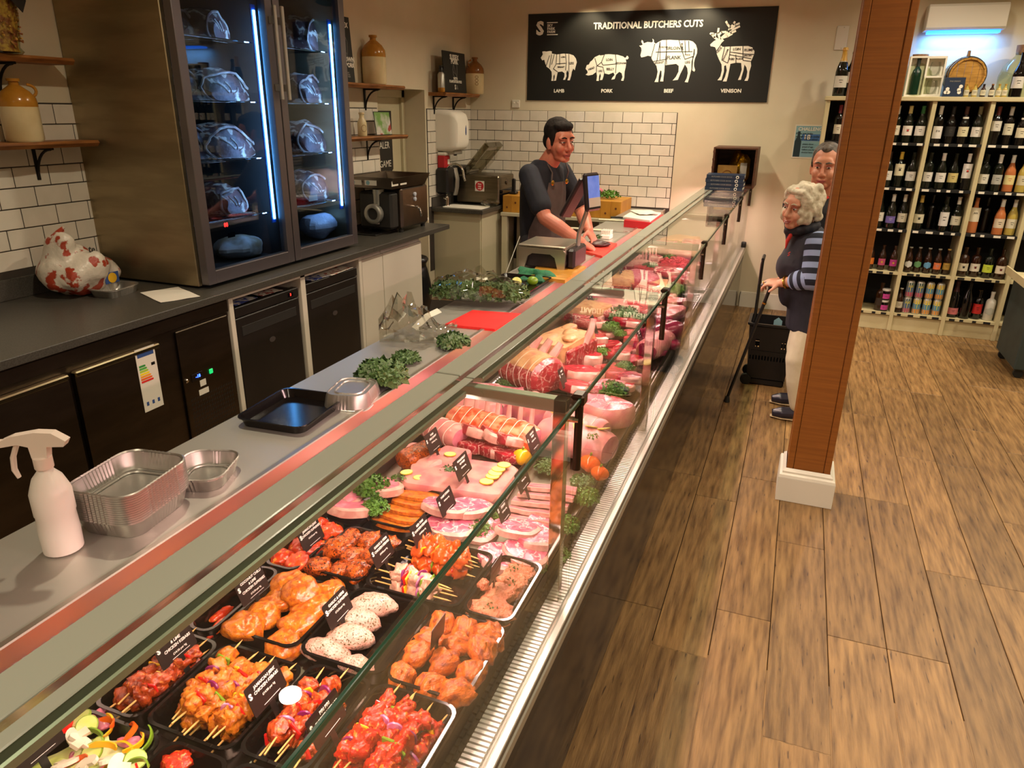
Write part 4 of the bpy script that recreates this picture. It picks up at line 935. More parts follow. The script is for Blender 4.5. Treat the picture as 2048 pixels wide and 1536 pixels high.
mk('tag_black', '1d1514', rough=.4); mk('tag_text', 'e8e0da', rough=.6)
RM = random.Random(11); OR = ('first', 'second', 'third', 'fourth', 'fifth', 'sixth', 'seventh', 'eighth', 'ninth', 'tenth', 'eleventh', 'twelfth', 'thirteenth', 'fourteenth', 'fifteenth')
# ---------------------------------------------------------------- trays
def trayrings(w_, l_, h_, r=.03):
    o = rrect(w_, l_, r, 4)
    f = lambda s_, z: [(x * (1 - s_ * 2 / w_), y * (1 - s_ * 2 / l_), z) for x, y in o]
    return [f(.014, 0), f(.006, h_ - .002), f(0, h_ - .002), f(0, h_ + .002), f(.007, h_ + .002), f(.016, .004)]
def tray(x0, x1, y0, y1, label, z=ZM, h_=None):
    h_ = h_ or (ZR - z)
    t = thing('display_tray', label, 'tray', ((x0 + x1) / 2, (y0 + y1) / 2, z), group='black display trays')
    m = MB().loft(trayrings(x1 - x0, y1 - y0, h_), cap=False)
    n = len(rrect(1, 1, .1)); m.add(trayrings(x1 - x0, y1 - y0, h_)[0], [tuple(range(n))[::-1]]); m.add(trayrings(x1 - x0, y1 - y0, h_)[5], [tuple(range(n))])
    m.build('tray_shell', 'tray_black', t); return t
# ---------------------------------------------------------------- meat shapes
LIB = {}
def lib(key, fn):
    if key not in LIB: LIB[key] = fn()
    return LIB[key]
def lump(seed, rx, ry, rz_, mat, amp=.22, fr=26, taper=.25, seg=22, rings=14):
    fr *= 1.5
    def f():
        m = MB().ell((0, 0, 0), (rx, ry, rz_), seg, rings, amp, fr, seed); q = []
        for x, y, z in m.v:
            p = Vector((x, y, z)); e = 1 + amp * .45 * NZ.noise(p * fr * 2.3 + Vector((seed, 9, 1))) + amp * .2 * NZ.noise(p * fr * 5); q.append((x * (1 - taper * y / ry) * e, y * e, max(z * e, -rz_ * .8)))
        m.v = q
        return m.mesh('meat', mat, True, 80)
    return lib(('lump', seed, rx, ry, rz_, mat, amp), f)
def piece(name, label, cat, me, loc, rot, group, sc=1):
    o = link(name, me, None, loc, rot=rot); o.scale = (sc, sc, sc); return tag(o, label, cat, group)
def fill(box, n, name, label, cat, group, mat, rx, ry, rz_, z0, cols, seed, amp=.26, rzm=0, rzs=.5, stack=0.02, fr=26, tilt=.25):
    """lay n overlapping pieces over a tray, row by row"""
    rn = random.Random(seed); x0, x1, y0, y1 = box; rows = math.ceil(n / cols)
    for i in range(n):
        c_, r_ = i % cols, i // cols
        x = x0 + (x1 - x0) * (c_ + .5) / cols + rn.uniform(-.1, .1) * (x1 - x0) / cols; y = y0 + (y1 - y0) * (r_ + .5) / rows + rn.uniform(-.1, .1) * (y1 - y0) / rows
        me = lump(i % 4 + seed * 10, rx, ry, rz_, mat, amp, fr)
        piece(name, '%s, %s row, %s from back' % (label, OR[r_], OR[c_]), cat, me, (x, y, z0 + rz_ * .8 + stack * rn.random()), (rn.uniform(-tilt, tilt), rn.uniform(-tilt, tilt), rzm + rn.uniform(-rzs, rzs)), group, rn.uniform(.9, 1.08))
def steak(key, w_, l_, h_, mat, fat, seed, amp=.15, rim=.35):
    """flat cut with a fat band round part of its edge"""
    def f():
        n = 26; out = []
        for k in range(n):
            a = 2 * pi * k / n; q = 1 + amp * NZ.noise(Vector((cos(a) * 1.3 + seed * 3, sin(a) * 1.3, seed)))
            out.append((cos(a) * w_ / 2 * q, sin(a) * l_ / 2 * q))
        m = MB(); R_ = lambda s_, z: [(x * s_, y * s_, z + .12 * h_ * NZ.noise(Vector((x * 30, y * 30, seed)))) for x, y in out]
        m.loft([R_(.9, 0), R_(.99, h_ * .2), R_(.99, h_ * .8), R_(.96, h_), R_(.6, h_ * 1.03), R_(.1, h_ * 1.03)])
        me = m.mesh('steak', mat, True, 60)
        m2 = MB(); k0 = int(n * (.87 - rim / 2)); k1 = k0 + int(n * rim); rr = []
        for k in range(k0, k1 + 1):
            x, y = out[k % n]; t = .5 - .5 * cos(2 * pi * (k - k0) / max(1, k1 - k0)); th = .003 + .011 * t
            u = Vector((x, y)).normalized()
            rr.append([(x - u.x * .004, y - u.y * .004, .001), (x + u.x * th, y + u.y * th, h_ * .15), (x + u.x * th, y + u.y * th, h_ * .85), (x - u.x * .004, y - u.y * .004, h_ * 1.02)])
        m2.loft(rr); return me, m2.mesh('fat', fat, True, 60)
    return lib(('steak', key, w_, l_, h_, mat, seed), f)
def put_steak(label, loc, rz=0, w_=.13, l_=.17, h_=.022, mat='pork_marb', fat='pork_fat', seed=1, group=None, tilt=(0, 0), name='steak', rim=.55, cat='meat'):
    a, b = steak('s', w_, l_, h_, mat, fat, seed, rim=rim)
    t = thing(name, label, cat, loc, rot=(tilt[0], tilt[1], rz), group=group)
    link('lean', a, t); link('fat_edge', b, t); return t
def roll(label, loc, L_, r, rz, mat, end, strings=0, fat=None, flat=.8, name='rolled_joint', seed=1, group=None, cat='meat', cap_fat=None):
    """tied rolled joint lying along its own x axis"""
    t = thing(name, label, cat, loc, rz=rz, group=group)
    n = 24; rings = []; M_ = 13
    for i in range(M_):
        u = i / (M_ - 1); x = (u - .5) * L_; pinch = 1 - (.05 * (cos(2 * pi * u * (strings + 1)) * .5 + .5) if strings else 0); e = (1 - abs(2 * u - 1) ** 8 * .2)
        rr = []
        for k in range(n):
            a = 2 * pi * k / n; q = pinch * e * (1 + .07 * NZ.noise(Vector((u * 5 + seed, cos(a) * 1.6, sin(a) * 1.6))))
            rr.append((x, cos(a) * r * q, r * flat + max(sin(a), -.85) * r * flat * q))
        rings.append(rr)
    MB().loft(rings, cap=False).build('roll', mat, t)
    for s_, rr in ((-1, rings[0]), (1, rings[-1])):
        c_ = Vector((sum(p[0] for p in rr) / n, 0, r * flat)); inner = [tuple(c_ + (Vector(p) - c_) * .6 + Vector((s_ * .006, 0, 0))) for p in rr]
        MB().loft([rr, inner], cap=True).build('cut_face', end, t)
    if cap_fat:                                                       # fat cap over the top
        rr = []
        for i in range(2, M_ - 1): rr.append([tuple(Vector(rings[i][k]) + Vector((0, 0, .004))) for k in range(2, 11)] + [tuple(Vector(rings[i][k]) - Vector((0, 0, .004))) for k in range(10, 1, -1)])
        MB().loft(rr).build('fat_cap', cap_fat, t)
    for i in range(strings):
        u = (i + 1) / (strings + 1); j = min(M_ - 1, round(u * (M_ - 1))); x = (u - .5) * L_
        pts = [(x + .003 * sin(k), p[1] * 1.035, (p[2] - r * flat) * 1.035 + r * flat) for k, p in enumerate(rings[j])]
        MB().tube(pts + pts[:1], .0014, 5, cap=False).build('string', 'string', t)
    return t
def slab(label, loc, w_, l_, h_, rz, mats, name='meat_slab', seed=1, group=None, tilt=(0, 0), drop=.25, cat='meat'):
    """thick slab with differing top and side faces"""
    t = thing(name, label, cat, loc, rot=(tilt[0], tilt[1], rz), group=group)
    o = rrect(w_, l_, min(w_, l_) * .16, 4); o = [(x * (1 + .09 * NZ.noise(Vector((x * 9 + seed, y * 9, 0)))), y * (1 + .09 * NZ.noise(Vector((x * 9, y * 9 + seed, 4))))) for x, y in o]
    def rg(s_, z): return [(x * s_, y * s_, z * (1 + drop * NZ.noise(Vector((x * 12, y * 12, seed))))) for x, y in o]
    MB().loft([rg(.96, 0), rg(1, h_ * .25), rg(1, h_ * .55)], cap=True).build('lean', mats[1], t)
    MB().loft([rg(1.0, h_ * .55), rg(1.01, h_ * .8), rg(.96, h_), rg(.6, h_ * 1.05), rg(.2, h_ * 1.06)], cap=True).build('skin', mats[0], t)
    return t
def lemon(label, loc, r=.024, tilt=(0, 0), group='lemon slices'):
    t = thing('lemon_slice', label, 'lemon', loc, rot=(tilt[0], tilt[1], RM.uniform(0, 3)), group=group)
    def f(): return MB().lathe([(.93, 0), (.93, .14), (.1, .15)], 20).mesh('flesh', 'lemon'), MB().lathe([(.93, -.01), (1, 0), (1, .13), (.93, .15)], 20, cap=False).mesh('rind', 'lemon_rind')
    a, b = lib('lemon', f)
    for n_, me in (('flesh', a), ('rind', b)): link(n_, me, t).scale = (r, r, r)
    return t
def leafball(seed, n, r, mat, curl=.35, leaf=.3, flat=.55):
    rn = random.Random(seed); m = MB()
    for i in range(n):
        a = rn.uniform(0, 2 * pi); z = rn.uniform(-.25, 1); q = math.sqrt(max(0, 1 - z * z)) if z > 0 else 1
        d = Vector((cos(a) * q, sin(a) * q, z * flat)); p = d * rn.uniform(.55, 1)
        s_ = leaf * rn.uniform(.6, 1.2); u = d.orthogonal().normalized(); v = d.cross(u).normalized(); K = 7
        vs = [tuple((p + d * .06) * r)]
        for k in range(K):
            b = 2 * pi * k / K; vs.append(tuple((p + (u * cos(b) + v * sin(b)) * s_ * rn.uniform(.7, 1.1) + d * curl * s_ * (1 if k % 2 else -.8) * rn.uniform(.6, 1.2)) * r))
        m.add(vs, [(0, 1 + k, 1 + (k + 1) % K) for k in range(K)])
    lo = min(v[2] for v in m.v); m.v = [(x, y, z - lo) for x, y, z in m.v]
    return m.mesh('leaves', mat, False)
def sprig(label, px, py, r, mat='parsley', seed=0, z=ZM, n=210, name=None, cat=None, pt=None, flat=.55):
    p = pt if pt is not None else Pz(px, py, z + r * .25)
    t = thing(name or ('parsley_sprig' if mat == 'parsley' else 'kale_leaf'), label, cat or ('parsley' if mat == 'parsley' else 'kale'), (p[0], p[1], z), rz=seed * 1.7, group='greens dressing the counter')
    o = link('leaves', lib(('leaf', seed % 4, mat, n, flat), lambda: leafball(seed % 4 + (50 if mat == 'kale' else 0), n, 1, mat, .6 if mat == 'parsley' else .7, .17 if mat == 'parsley' else .19, flat)), t); o.scale = (r, r, r); o['kind'] = 'stuff'
    return t
# ---------------------------------------------------------------- price tickets
def ticket(label, px, py, lines, z=.78, w_=.1, h_=.066, back=False, rz=0.0, lean=.35, sz=.0092, zb=None, yaw=0):
    """black price card on a clear stem; faces the customer side"""
    p = Pz(px, py, z); f = -1 if back else 1
    t = thing('price_ticket', label, 'price ticket', (p.x, p.y, z - h_ / 2 - .02), rot=(0, -lean, yaw), group='black price tickets')
    h2 = .008
    MB().prism(rrect(w_, h_, .004, 2, 0, h_ / 2 + .02), -.0008, .0008, FR((0, 0, 0), (0, 1, 0), (0, 0, 1))).build('card', 'tag_black', t, smooth=False)
    MB().box(-.001, .001, -.008, .008, -.02, .024, .0005).build('stem', 'black_plastic', t, smooth=False)
    if not back:
        M = lambda y, zz: FR((.0012, y, zz), (0, 1, 0), (0, 0, 1))
        text('S', .017, 'tag_text', t, M(-w_ * .42, .02 + h_ * .66), .05)
        for i, s_ in enumerate(lines):
            last = s_.startswith('£')
            text(s_, sz if not last else sz * .75, 'tag_text', t, M(.005, .02 + h_ * .82 - i * sz * 1.25 - (.003 if last else 0)), .012 if not last else 0, shear=.1 if not last else 0)
        MB().box(.0008, .0014, -w_ * .2, w_ * .3, .027, .0278).build('rule', 'tag_text', t, smooth=False)
    return t
# ---------------------------------------------------------------- kebabs
def chunk(kind, i, mat):
    if kind == 'c': return lump(40 + i % 5, .021, .0195, .0185, mat, .62, 46, .05, 18, 12)
    if kind == 'o': return lib(('onion', i % 2), lambda: MB().lathe([(.003, -.0015), (.018, -.002), (.020, 0), (.0185, .003), (.006, .004)], 12).mesh('onion', 'onion' if i % 2 else 'onion_rind'))
    return lib(('pep', kind), lambda: MB().box(-.016, .016, -.013, .013, -.003, .003, .002).mesh('pepper', {'r': 'pep_red', 'y': 'pep_yel', 'g': 'pep_grn', 'a': 'pep_orn'}[kind]))
STK = None
def kebab(label, loc, rz, mat, seed, group, L_=.215, seq=None, tilt=0):
    """loaded stick along its own y axis"""
    rn = random.Random(seed); t = thing('kebab_skewer', label, 'kebab', loc, rot=(tilt, 0, rz), group=group)
    me = lib(('stick', L_), lambda: MB().tube([(0, -L_ / 2, 0), (0, L_ / 2 - .015, 0), (0, L_ / 2, 0)], [.0021, .0021, .0005], 6).mesh('stick', 'stick'))
    link('stick', me, t)
    seq = seq or rn.choice(('crcoccyc', 'ccgcocrc', 'cocyccrc', 'ccrcocgc')); y = -sum(.028 if q == 'c' else .0075 for q in seq) / 2
    for k, s_ in enumerate(seq):
        w_ = .028 if s_ == 'c' else .0075
        if s_ == 'c': o = link('meat_chunk', chunk('c', rn.randrange(5), mat), t, (rn.uniform(-.002, .002), y + w_ / 2, rn.uniform(-.002, .002)), rot=(rn.uniform(-.4, .4), rn.uniform(0, 6), rn.uniform(-.4, .4))); o.scale = [rn.uniform(.82, 1.3) for _ in range(3)]
        else: link('onion_slice' if s_ == 'o' else 'pepper_slice', chunk(s_, rn.randrange(2), mat), t, (rn.uniform(-.003, .003), y + w_ / 2, .002), rot=(R(90) + rn.uniform(-.25, .25), rn.uniform(-.5, .5), rn.uniform(-.3, .3)))
        y += w_
    return t
def kebabs(box, n, rz, label, group, mat, seed, z0, layers=2, L_=.245, seqs=None, along=None):
    rn = random.Random(seed); x0, x1, y0, y1 = box; per = math.ceil(n / layers)
    for i in range(n):
        l_, k = divmod(i, per); f = (k + .5 + .35 * (l_ % 2)) / per
        if rz == 0: loc = (x0 + .025 + (x1 - x0 - .05) * f, (y0 + y1) / 2 + rn.uniform(-.012, .012), z0 + .022 + l_ * .03)
        else: loc = ((x0 + x1) / 2 + rn.uniform(-.012, .012), y0 + .025 + (y1 - y0 - .05) * f, z0 + .022 + l_ * .03)
        kebab('%s, %s in the %s layer' % (label, OR[k], ('lower', 'upper')[l_]), loc, rz + rn.uniform(-.13, .13), mat, seed * 100 + i, group, L_, seqs and seqs[i % len(seqs)], tilt=rn.uniform(-.05, .05))
# ---------------------------------------------------------------- front module: chicken and kebabs
B1 = (-.715, -.515, .812, 1.078); B2 = (-.712, -.515, 1.09, 1.352); B3 = (-.945, -.72, 1.09, 1.355); B4 = (-1.165, -.953, 1.09, 1.335)
B5 = (-.652, -.515, 1.366, 1.636); B6 = (-.94, -.66, 1.366, 1.63); B7 = (-1.13, -.95, 1.37, 1.605); B8 = (-1.112, -.945, 1.648, 1.895)
B9 = (-1.25, -1.14, 1.345, 1.605); B10 = (-1.25, -1.173, 1.06, 1.335); B11 = (-1.112, -.89, .80, 1.055); B12 = (-.884, -.722, .812, 1.075); B13 = (-1.25, -1.12, .795, 1.045)
B14 = (-1.25, -1.03, .53, .785); B15 = (-1.02, -.865, .53, .79); B16 = (-.855, -.52, .53, .80)
for b, lb in ((B1, 'black tray of red piri piri chicken kebabs'), (B2, 'black tray of orange marinated chicken thighs by the front grille'), (B3, 'black tray holding pale herb chicken with empty glossy side'), (B4, 'black tray of golden chilli and lime chicken'), (B5, 'black tray of spiced mince topped with green leaves'), (B6, 'black tray of mixed pale and orange kebabs'), (B7, 'black tray of dark speckled jerk chicken'), (B8, 'black tray of orange marinated pork steaks'), (B9, 'black tray of red jerk chicken against the back of the well'), (B10, 'nearly empty black tray with a few red drumsticks'), (B11, 'black tray of golden coconut and lime kebabs'), (B12, 'black tray of dark red jerk kebabs'), (B13, 'black tray of glazed brown kebabs against the back of the well'), (B14, 'black tray of raw vegetable stir-fry'), (B15, 'black tray with a red glossy filling at the photo edge'), (B16, 'black tray of red kebabs nearest the counter end')): tray(*b, lb)
zi = ZM + .006
fill(B4, 8, 'chicken_breast', 'golden chicken breast in chilli and lime marinade', 'chicken', 'golden chicken in tray', 'ch_orange', .05, .052, .026, zi, 2, 1, rzs=.4, stack=.014)
piece('chicken_breast', 'golden chicken breast lying on top of the golden pile', 'chicken', lump(12, .05, .052, .026, 'ch_orange'), (-1.06, 1.27, zi + .055), (.2, .1, .3), 'golden chicken in tray')
for i, (x, y) in enumerate(((-.895, 1.135), (-.86, 1.19), (-.875, 1.245), (-.86, 1.30), (-.80, 1.12))):
    piece('chicken_breast', ('pale herb chicken breast nearest the dark red kebabs', 'pale herb chicken breast second in its row', 'pale herb chicken breast third in its row', 'pale herb chicken breast at the far end of its row', 'cut pale herb chicken piece in the tray corner')[i], 'chicken', lump(20 + i, .062, .036, .026, 'ch_white', .16), (x, y, zi + .022 + .008 * i * (i < 4)), (.1, .15, .25 + .2 * (i % 2)), 'pale herb chicken in tray', .95 if i < 4 else .7)
fill(B2, 12, 'chicken_thigh', 'orange rolled chicken thigh in the front marinade tray', 'chicken', 'orange chicken thighs in tray', 'ch_marin', .04, .034, .027, zi, 3, 3, amp=.3, rzs=1.5, stack=.016, fr=36)
fill(B7, 9, 'chicken_piece', 'dark speckled jerk chicken piece', 'chicken', 'jerk chicken pieces in tray', 'ch_jerk', .042, .036, .024, zi, 3, 4, amp=.3, rzs=1.5, stack=.025, fr=40)
fill(B9, 6, 'chicken_piece', 'red jerk chicken piece against the back of the well', 'chicken', 'red chicken pieces in tray', 'ch_red', .038, .036, .024, zi, 2, 5, amp=.3, rzs=1.5, stack=.02, fr=40)
for i, (x, y, a) in enumerate(((-1.215, 1.28, .2), (-1.2, 1.22, .5), (-1.225, 1.16, -.2), (-1.2, 1.11, .2))):
    piece('drumstick', 'red drumstick, %s from the far end of the nearly empty tray' % OR[i], 'chicken', lump(60 + i % 2, .012, .034, .012, 'ch_red', .3, 50, .5), (x, y, zi + .012), (0, 0, a), 'last red drumsticks')
for i in range(5):                                                     # overlapping pork steaks
    put_steak('orange marinated pork steak, %s in the overlapping row' % OR[i], (-1.03 + .004 * (i % 2), 1.69 + i * .04, zi + .012 + .004 * i), .05 * i, .15, .075, .014, 'ch_orange', 'ch_orange', 3 + i % 2, 'orange pork steaks in tray', (R(-14), 0), name='pork_steak')
for i, (x, y, sx_) in enumerate(((-.585, 1.42, 1.1), (-.59, 1.49, 1.0), (-.58, 1.555, 1.0), (-.575, 1.60, .8))):
    piece('mince_patty', 'coarse spiced mince mound, %s along the leafy tray' % OR[i], 'mince', lump(70 + i, .052, .042, .022, 'mince_pink', .35, 60), (x, y, zi + .02), (0, 0, i), 'spiced mince mounds', sx_)
for i, (px, py) in enumerate(((1028, 1133), (1020, 1165), (982, 1212))):
    p = Pz(px, py, zi + .048); sprig(('green leaf garnish at the far end of the mince tray', 'green leaf garnish in the middle of the mince tray', 'green leaf garnish at the near end of the mince tray')[i], 0, 0, .02, 'herb', i, z=zi + .038, n=9, pt=p, name='herb_leaf', cat='herb')
piece('mince_ball', 'small mince lump perched by the dark ticket back', 'mince', lump(75, .016, .016, .016, 'mince_pink', .4, 70), (-.632, 1.475, zi + .05), (0, 0, 0), 'spiced mince mounds')
kebabs(B1, 9, 0, 'red piri piri kebab on a wooden skewer', 'piri piri kebabs', 'ch_peri', 1, zi + .002, 2)
kebabs(B11, 10, 0, 'golden coconut and lime kebab on a wooden skewer', 'coconut and lime kebabs', 'ch_coco', 2, zi + .002, 2)
kebabs(B12, 5, 0, 'dark red jerk kebab with red onion on a skewer', 'jerk kebabs', 'ch_jam', 3, zi + .002, 2, seqs=('rcocrcoc', 'cocrcoyc'))
kebabs(B13, 4, 0, 'glazed brown kebab against the back of the well', 'glazed kebabs', 'ch_jam', 4, zi + .002, 2, seqs=('crcyccrc',))
kebabs((-.94, -.69, 1.375, 1.49), 5, R(-96), 'pale herb kebab with peppers and red onion', 'pale herb kebabs', 'ch_raw', 5, zi + .002, 2, .235, ('corycogc', 'crocyocg', 'cyocrgoc'))
kebabs((-.935, -.675, 1.495, 1.62), 6, R(-96), 'bright orange kebab with peppers', 'orange thai kebabs', 'ch_thai', 6, zi + .002, 2, .235, ('accgccrc', 'cycaccgc'))
kebabs(B16, 6, 0, 'red kebab in the tray nearest the counter end', 'end tray kebabs', 'ch_peri', 8, zi, 1)
fill(B15, 7, 'glazed_piece', 'red glazed piece in the tray at the photo edge', 'chicken', 'red glazed pieces', 'ch_peri', .032, .034, .02, zi, 2, 9, amp=.35, rzs=2, stack=.02, fr=50)
# stir-fry vegetables
rn = random.Random(5)
def curved(name, label, mat, loc, rot, r, a1, w_, th, group):
    def f():
        rr = []
        for k in range(9):
            a = a1 * (k / 8 - .5); q = 1 if 0 < k < 8 else .5
            rr.append([(r * cos(a) - r + dx, r * sin(a), dz * q) for dx, dz in ((0, -w_ / 2), (th, -w_ / 2), (th, w_ / 2), (0, w_ / 2))])
        return MB().loft(rr).mesh('strip', mat, True, 50)
    return piece(name, label, 'vegetable', lib(('cur', r, a1, w_, mat), f), loc, rot, group)
STIR = [('yellow', 'pep_yel', [(225, 1455, .5), (262, 1500, 1.2), (215, 1500, 2.2), (280, 1490, .2), (235, 1520, 1.8)]), ('orange', 'pep_orn', [(225, 1450, 1.4), (270, 1460, .6), (150, 1520, 2.0)]), ('green', 'pep_grn', [(300, 1478, .3), (200, 1470, 1.1), (285, 1530, 1.9)]), ('red', 'pep_red', [(140, 1450, .5), (270, 1528, 1.3)])]
for nm, mt, ps in STIR:
    for i, (px, py, a) in enumerate(ps):
        p = Pz(px, py, zi + .05); curved('pepper_strip', '%s pepper strip, %s in the stir-fry tray' % (nm, OR[i]), mt, (p.x, p.y, zi + .045 + rn.uniform(0, .02)), (rn.uniform(-.4, .4), rn.uniform(-.5, .5), a + rn.uniform(-.3, .3)), .032, 1.9 + .3 * (i % 2), .011, .004, 'stir-fry vegetables')
for i, (px, py) in enumerate(((155, 1480), (160, 1490), (222, 1525), (175, 1530), (130, 1528), (235, 1540))):
    p = Pz(px, py, zi + .055)
    me = lib('mush', lambda: MB().prism([(.026 * cos(a), .017 * sin(a)) for a in [pi * k / 9 for k in range(10)]] + [(-.022, -.006), (-.008, -.006), (-.009, -.022), (.009, -.022), (.008, -.006), (.022, -.006)], 0, .007).mesh('mushroom', 'mush', False))
    piece('mushroom_slice', 'white mushroom slice, %s in the stir-fry tray' % OR[i], 'mushroom', me, (p.x, p.y, zi + .05 + .012 * rn.random()), (rn.uniform(-.5, .5), rn.uniform(-.5, .5), rn.uniform(0, 6)), 'stir-fry vegetables')
for i, (px, py) in enumerate(((165, 1440), (175, 1455), (190, 1492), (270, 1520), (185, 1505))):
    p = Pz(px, py, zi + .05)
    t = thing('courgette_slice', 'pale green courgette slice, %s in the stir-fry tray' % OR[i], 'vegetable', (p.x, p.y, zi + .045 + .012 * rn.random()), rot=(rn.uniform(-.5, .5), rn.uniform(-.5, .5), 0), group='stir-fry vegetables')
    link('flesh', lib('cg1', lambda: MB().lathe([(.019, 0), (.019, .005), (.003, .0055)], 16).mesh('flesh', 'courg')), t); link('rind', lib('cg2', lambda: MB().lathe([(.019, -.0002), (.021, .0005), (.021, .0045), (.019, .0052)], 16, cap=False).mesh('rind', 'courg_rind')), t)
for i, (px, py) in enumerate(((190, 1430), (205, 1440), (258, 1480), (200, 1540), (150, 1500), (120, 1540))):
    p = Pz(px, py, zi + .035); piece('beef_strip', 'small pink beef strip, %s among the stir-fry vegetables' % OR[i], 'meat', lump(80 + i % 2, .013, .026, .009, 'pork', .3, 50), (p.x, p.y, zi + .03), (0, .2, i * .9), 'stir-fry beef strips')
piece('stir_fry_bed', 'mixed sliced vegetables heaped under the stir-fry', 'vegetable', lump(90, .09, .105, .03, 'courg', .25, 40), (-1.14, .66, zi + .012), (0, 0, 0), None)
# tickets
K = 'CHICKEN KEBABS'; KS = 'CHICKEN SUPREMES'; KG = '£14.00 per kg'
for lb, px, py, ls, kw in (
  ('black ticket for coconut chilli and lime chicken kebabs', 362, 1290, ('COCONUT CHILLI', '& LIME', K, KG), {}),
  ('black ticket for jamaican jerk chicken kebabs', 546, 1378, ('JAMAICAN JERK', K, KG), {}),
  ('black ticket for piri piri chicken kebabs', 668, 1440, ('PIRI PIRI', K, KG), {}),
  ('black ticket for the beef and black garlic stir-fry', 82, 1492, ('BEEF & BLACK', 'GARLIC STIR-FRY', '£16.00 per kg'), {}),
  ('black ticket for coconut chilli and lime chicken supremes', 515, 1172, ('COCONUT CHILLI', '& LIME', KS, '£13.50 per kg'), dict(z=.75)),
  ('black ticket for jamaican jerk chicken supremes', 632, 1070, ('JAMAICAN JERK', KS, '£13.50 per kg'), dict(z=.75, w_=.096)),
  ('black ticket for garlic and herb chicken supremes', 688, 1217, ('GARLIC & HERB', KS, '£13.50 per kg'), dict(z=.765, w_=.094)),
  ('black ticket for garlic and herb chicken kebabs', 775, 1102, ('GARLIC & HERB', K, KG), dict(z=.77, w_=.094)),
  ('black ticket for red thai chicken kebabs', 853, 1062, ('RED THAI', K, KG), dict(z=.77, w_=.094)),
  ('black ticket for the whole belly of pork', 935, 932, ('WHOLE BELLY', 'OF PORK', '£9.50 per kg'), dict(z=.79, w_=.105, h_=.07)),
  ('black ticket for pork steaks', 903, 1003, ('PORK STEAKS', '£9.00 per kg'), dict(z=.765, w_=.096)),
  ('black ticket for the rolled pork belly joint', 876, 882, ('PORK', 'BELLY JOINT', '£10.00 per kg'), dict(z=.775, w_=.096, h_=.075)),
  ('black ticket between the streaky rashers and the kale', 1056, 958, ('PORK', 'BELLY SLICES', '£9.00 per kg'), dict(z=.775, w_=.096, h_=.07)),
  ('black ticket above the shoulder steaks', 1018, 1020, ('SHOULDER', 'STEAKS', '£9.00 per kg'), dict(z=.765, w_=.075, h_=.07)),
  ('black ticket beside the boned pork loin', 1076, 880, ('LOIN OF', 'PORK', '£12.00 per kg'), dict(z=.78, w_=.096, h_=.075)),
  ('black ticket by the beef rib bone', 1157, 664, ('FORE RIB', '£19.00'), dict(z=.80, w_=.07, h_=.12)),
  ('black ticket by the marbled mince', 1197, 650, ('RUMP', '£18.00'), dict(z=.79, w_=.07, h_=.11)),
  ('black ticket beside the dark fillets', 1287, 672, ('VENISON', 'FILLET', '£24.00'), dict(z=.77, w_=.09, h_=.08)),
  ('black ticket beside the sirloin steaks', 1146, 712, ('SIRLOIN', 'STEAK', '£26.00'), dict(z=.77, w_=.08, h_=.06)),
  ('black ticket between the raw fillets', 1135, 755, ('FILLET', '£39.00'), dict(z=.78, w_=.07, h_=.09)),
  ('black ticket by the curled lettuce', 1187, 595, ('LAMB', 'SHANK', '£12.00'), dict(z=.78, w_=.1, h_=.09)),
  ('black ticket near the lamb racks', 1252, 545, ('RACK OF', 'LAMB', '£24.00'), dict(z=.79, w_=.12, h_=.12)),
  ('black ticket on the far tray of mince', 1303, 512, ('BEEF', 'MINCE', '£9.00'), dict(z=.78, w_=.12, h_=.08))):
    ticket(lb, px, py, ls, **kw)
ticket('dark back of a ticket in the orange thigh tray', 872, 1262, (), z=.765, w_=.07, h_=.06, back=True, lean=-.1)
ticket('dark back of a ticket in the spiced mince tray', 988, 1137, (), z=.77, w_=.075, h_=.06, back=True, lean=-.1)
# ---------------------------------------------------------------- pork
def at(px, py, z=ZM + .02): p = Pz(px, py, z); return p.x, p.y
pt_ = tray(-1.25, -1.12, 1.62, 1.90, 'black tray of pork chops under the canopy', h_=.03)
x, y = at(683, 1000); put_steak('pink pork chop nearest the jerk chicken', (-1.185, 1.68, ZM + .035), .5, .13, .15, .032, 'pork', 'pork_fat', 5, 'pork chops', (R(-16), R(8)), 'pork_chop')
put_steak('pink pork chop behind the parsley sprig', (-1.16, 1.83, ZM + .04), .9, .13, .16, .03, 'pork', 'pork_fat', 6, 'pork chops', (R(-10), R(10)), 'pork_chop')
put_steak('pink pork chop half hidden under the canopy', (-1.225, 1.76, ZM + .035), .4, .06, .15, .03, 'pork', 'pork_fat', 7, 'pork chops', (0, R(10)), 'pork_chop')
sprig('bright parsley sprig between the pork chops', 742, 975, .062, 'parsley', 1, z=ZM + .055)
sprig('parsley sprig hanging over the chop tray corner', 752, 1015, .045, 'parsley', 2, z=ZM + .045)
sprig('small parsley leaf beside the orange pork tray', 796, 958, .028, 'parsley', 3, z=ZM + .05, n=40)
x, y = at(795, 905); roll('orange speckled rolled joint under the canopy', (-1.17, 2.12, ZM), .15, .05, R(70), 'ch_jerk', 'ch_jerk', 0, name='marinated_roll', seed=4)
for i, (px, py) in enumerate(((838, 915), (900, 922), (856, 955))):
    x, y = at(px, py); slab(('pork belly piece with one lemon slice, nearest the canopy', 'pork belly piece with one lemon slice, beside the belly ticket', 'pork belly piece with two lemon slices')[i], (x, y, ZM), .12, .13, .05, (.2, -.2, .5)[i], ('pork_skin', 'pork'), 'pork_belly_piece', i + 2, 'pork belly pieces')
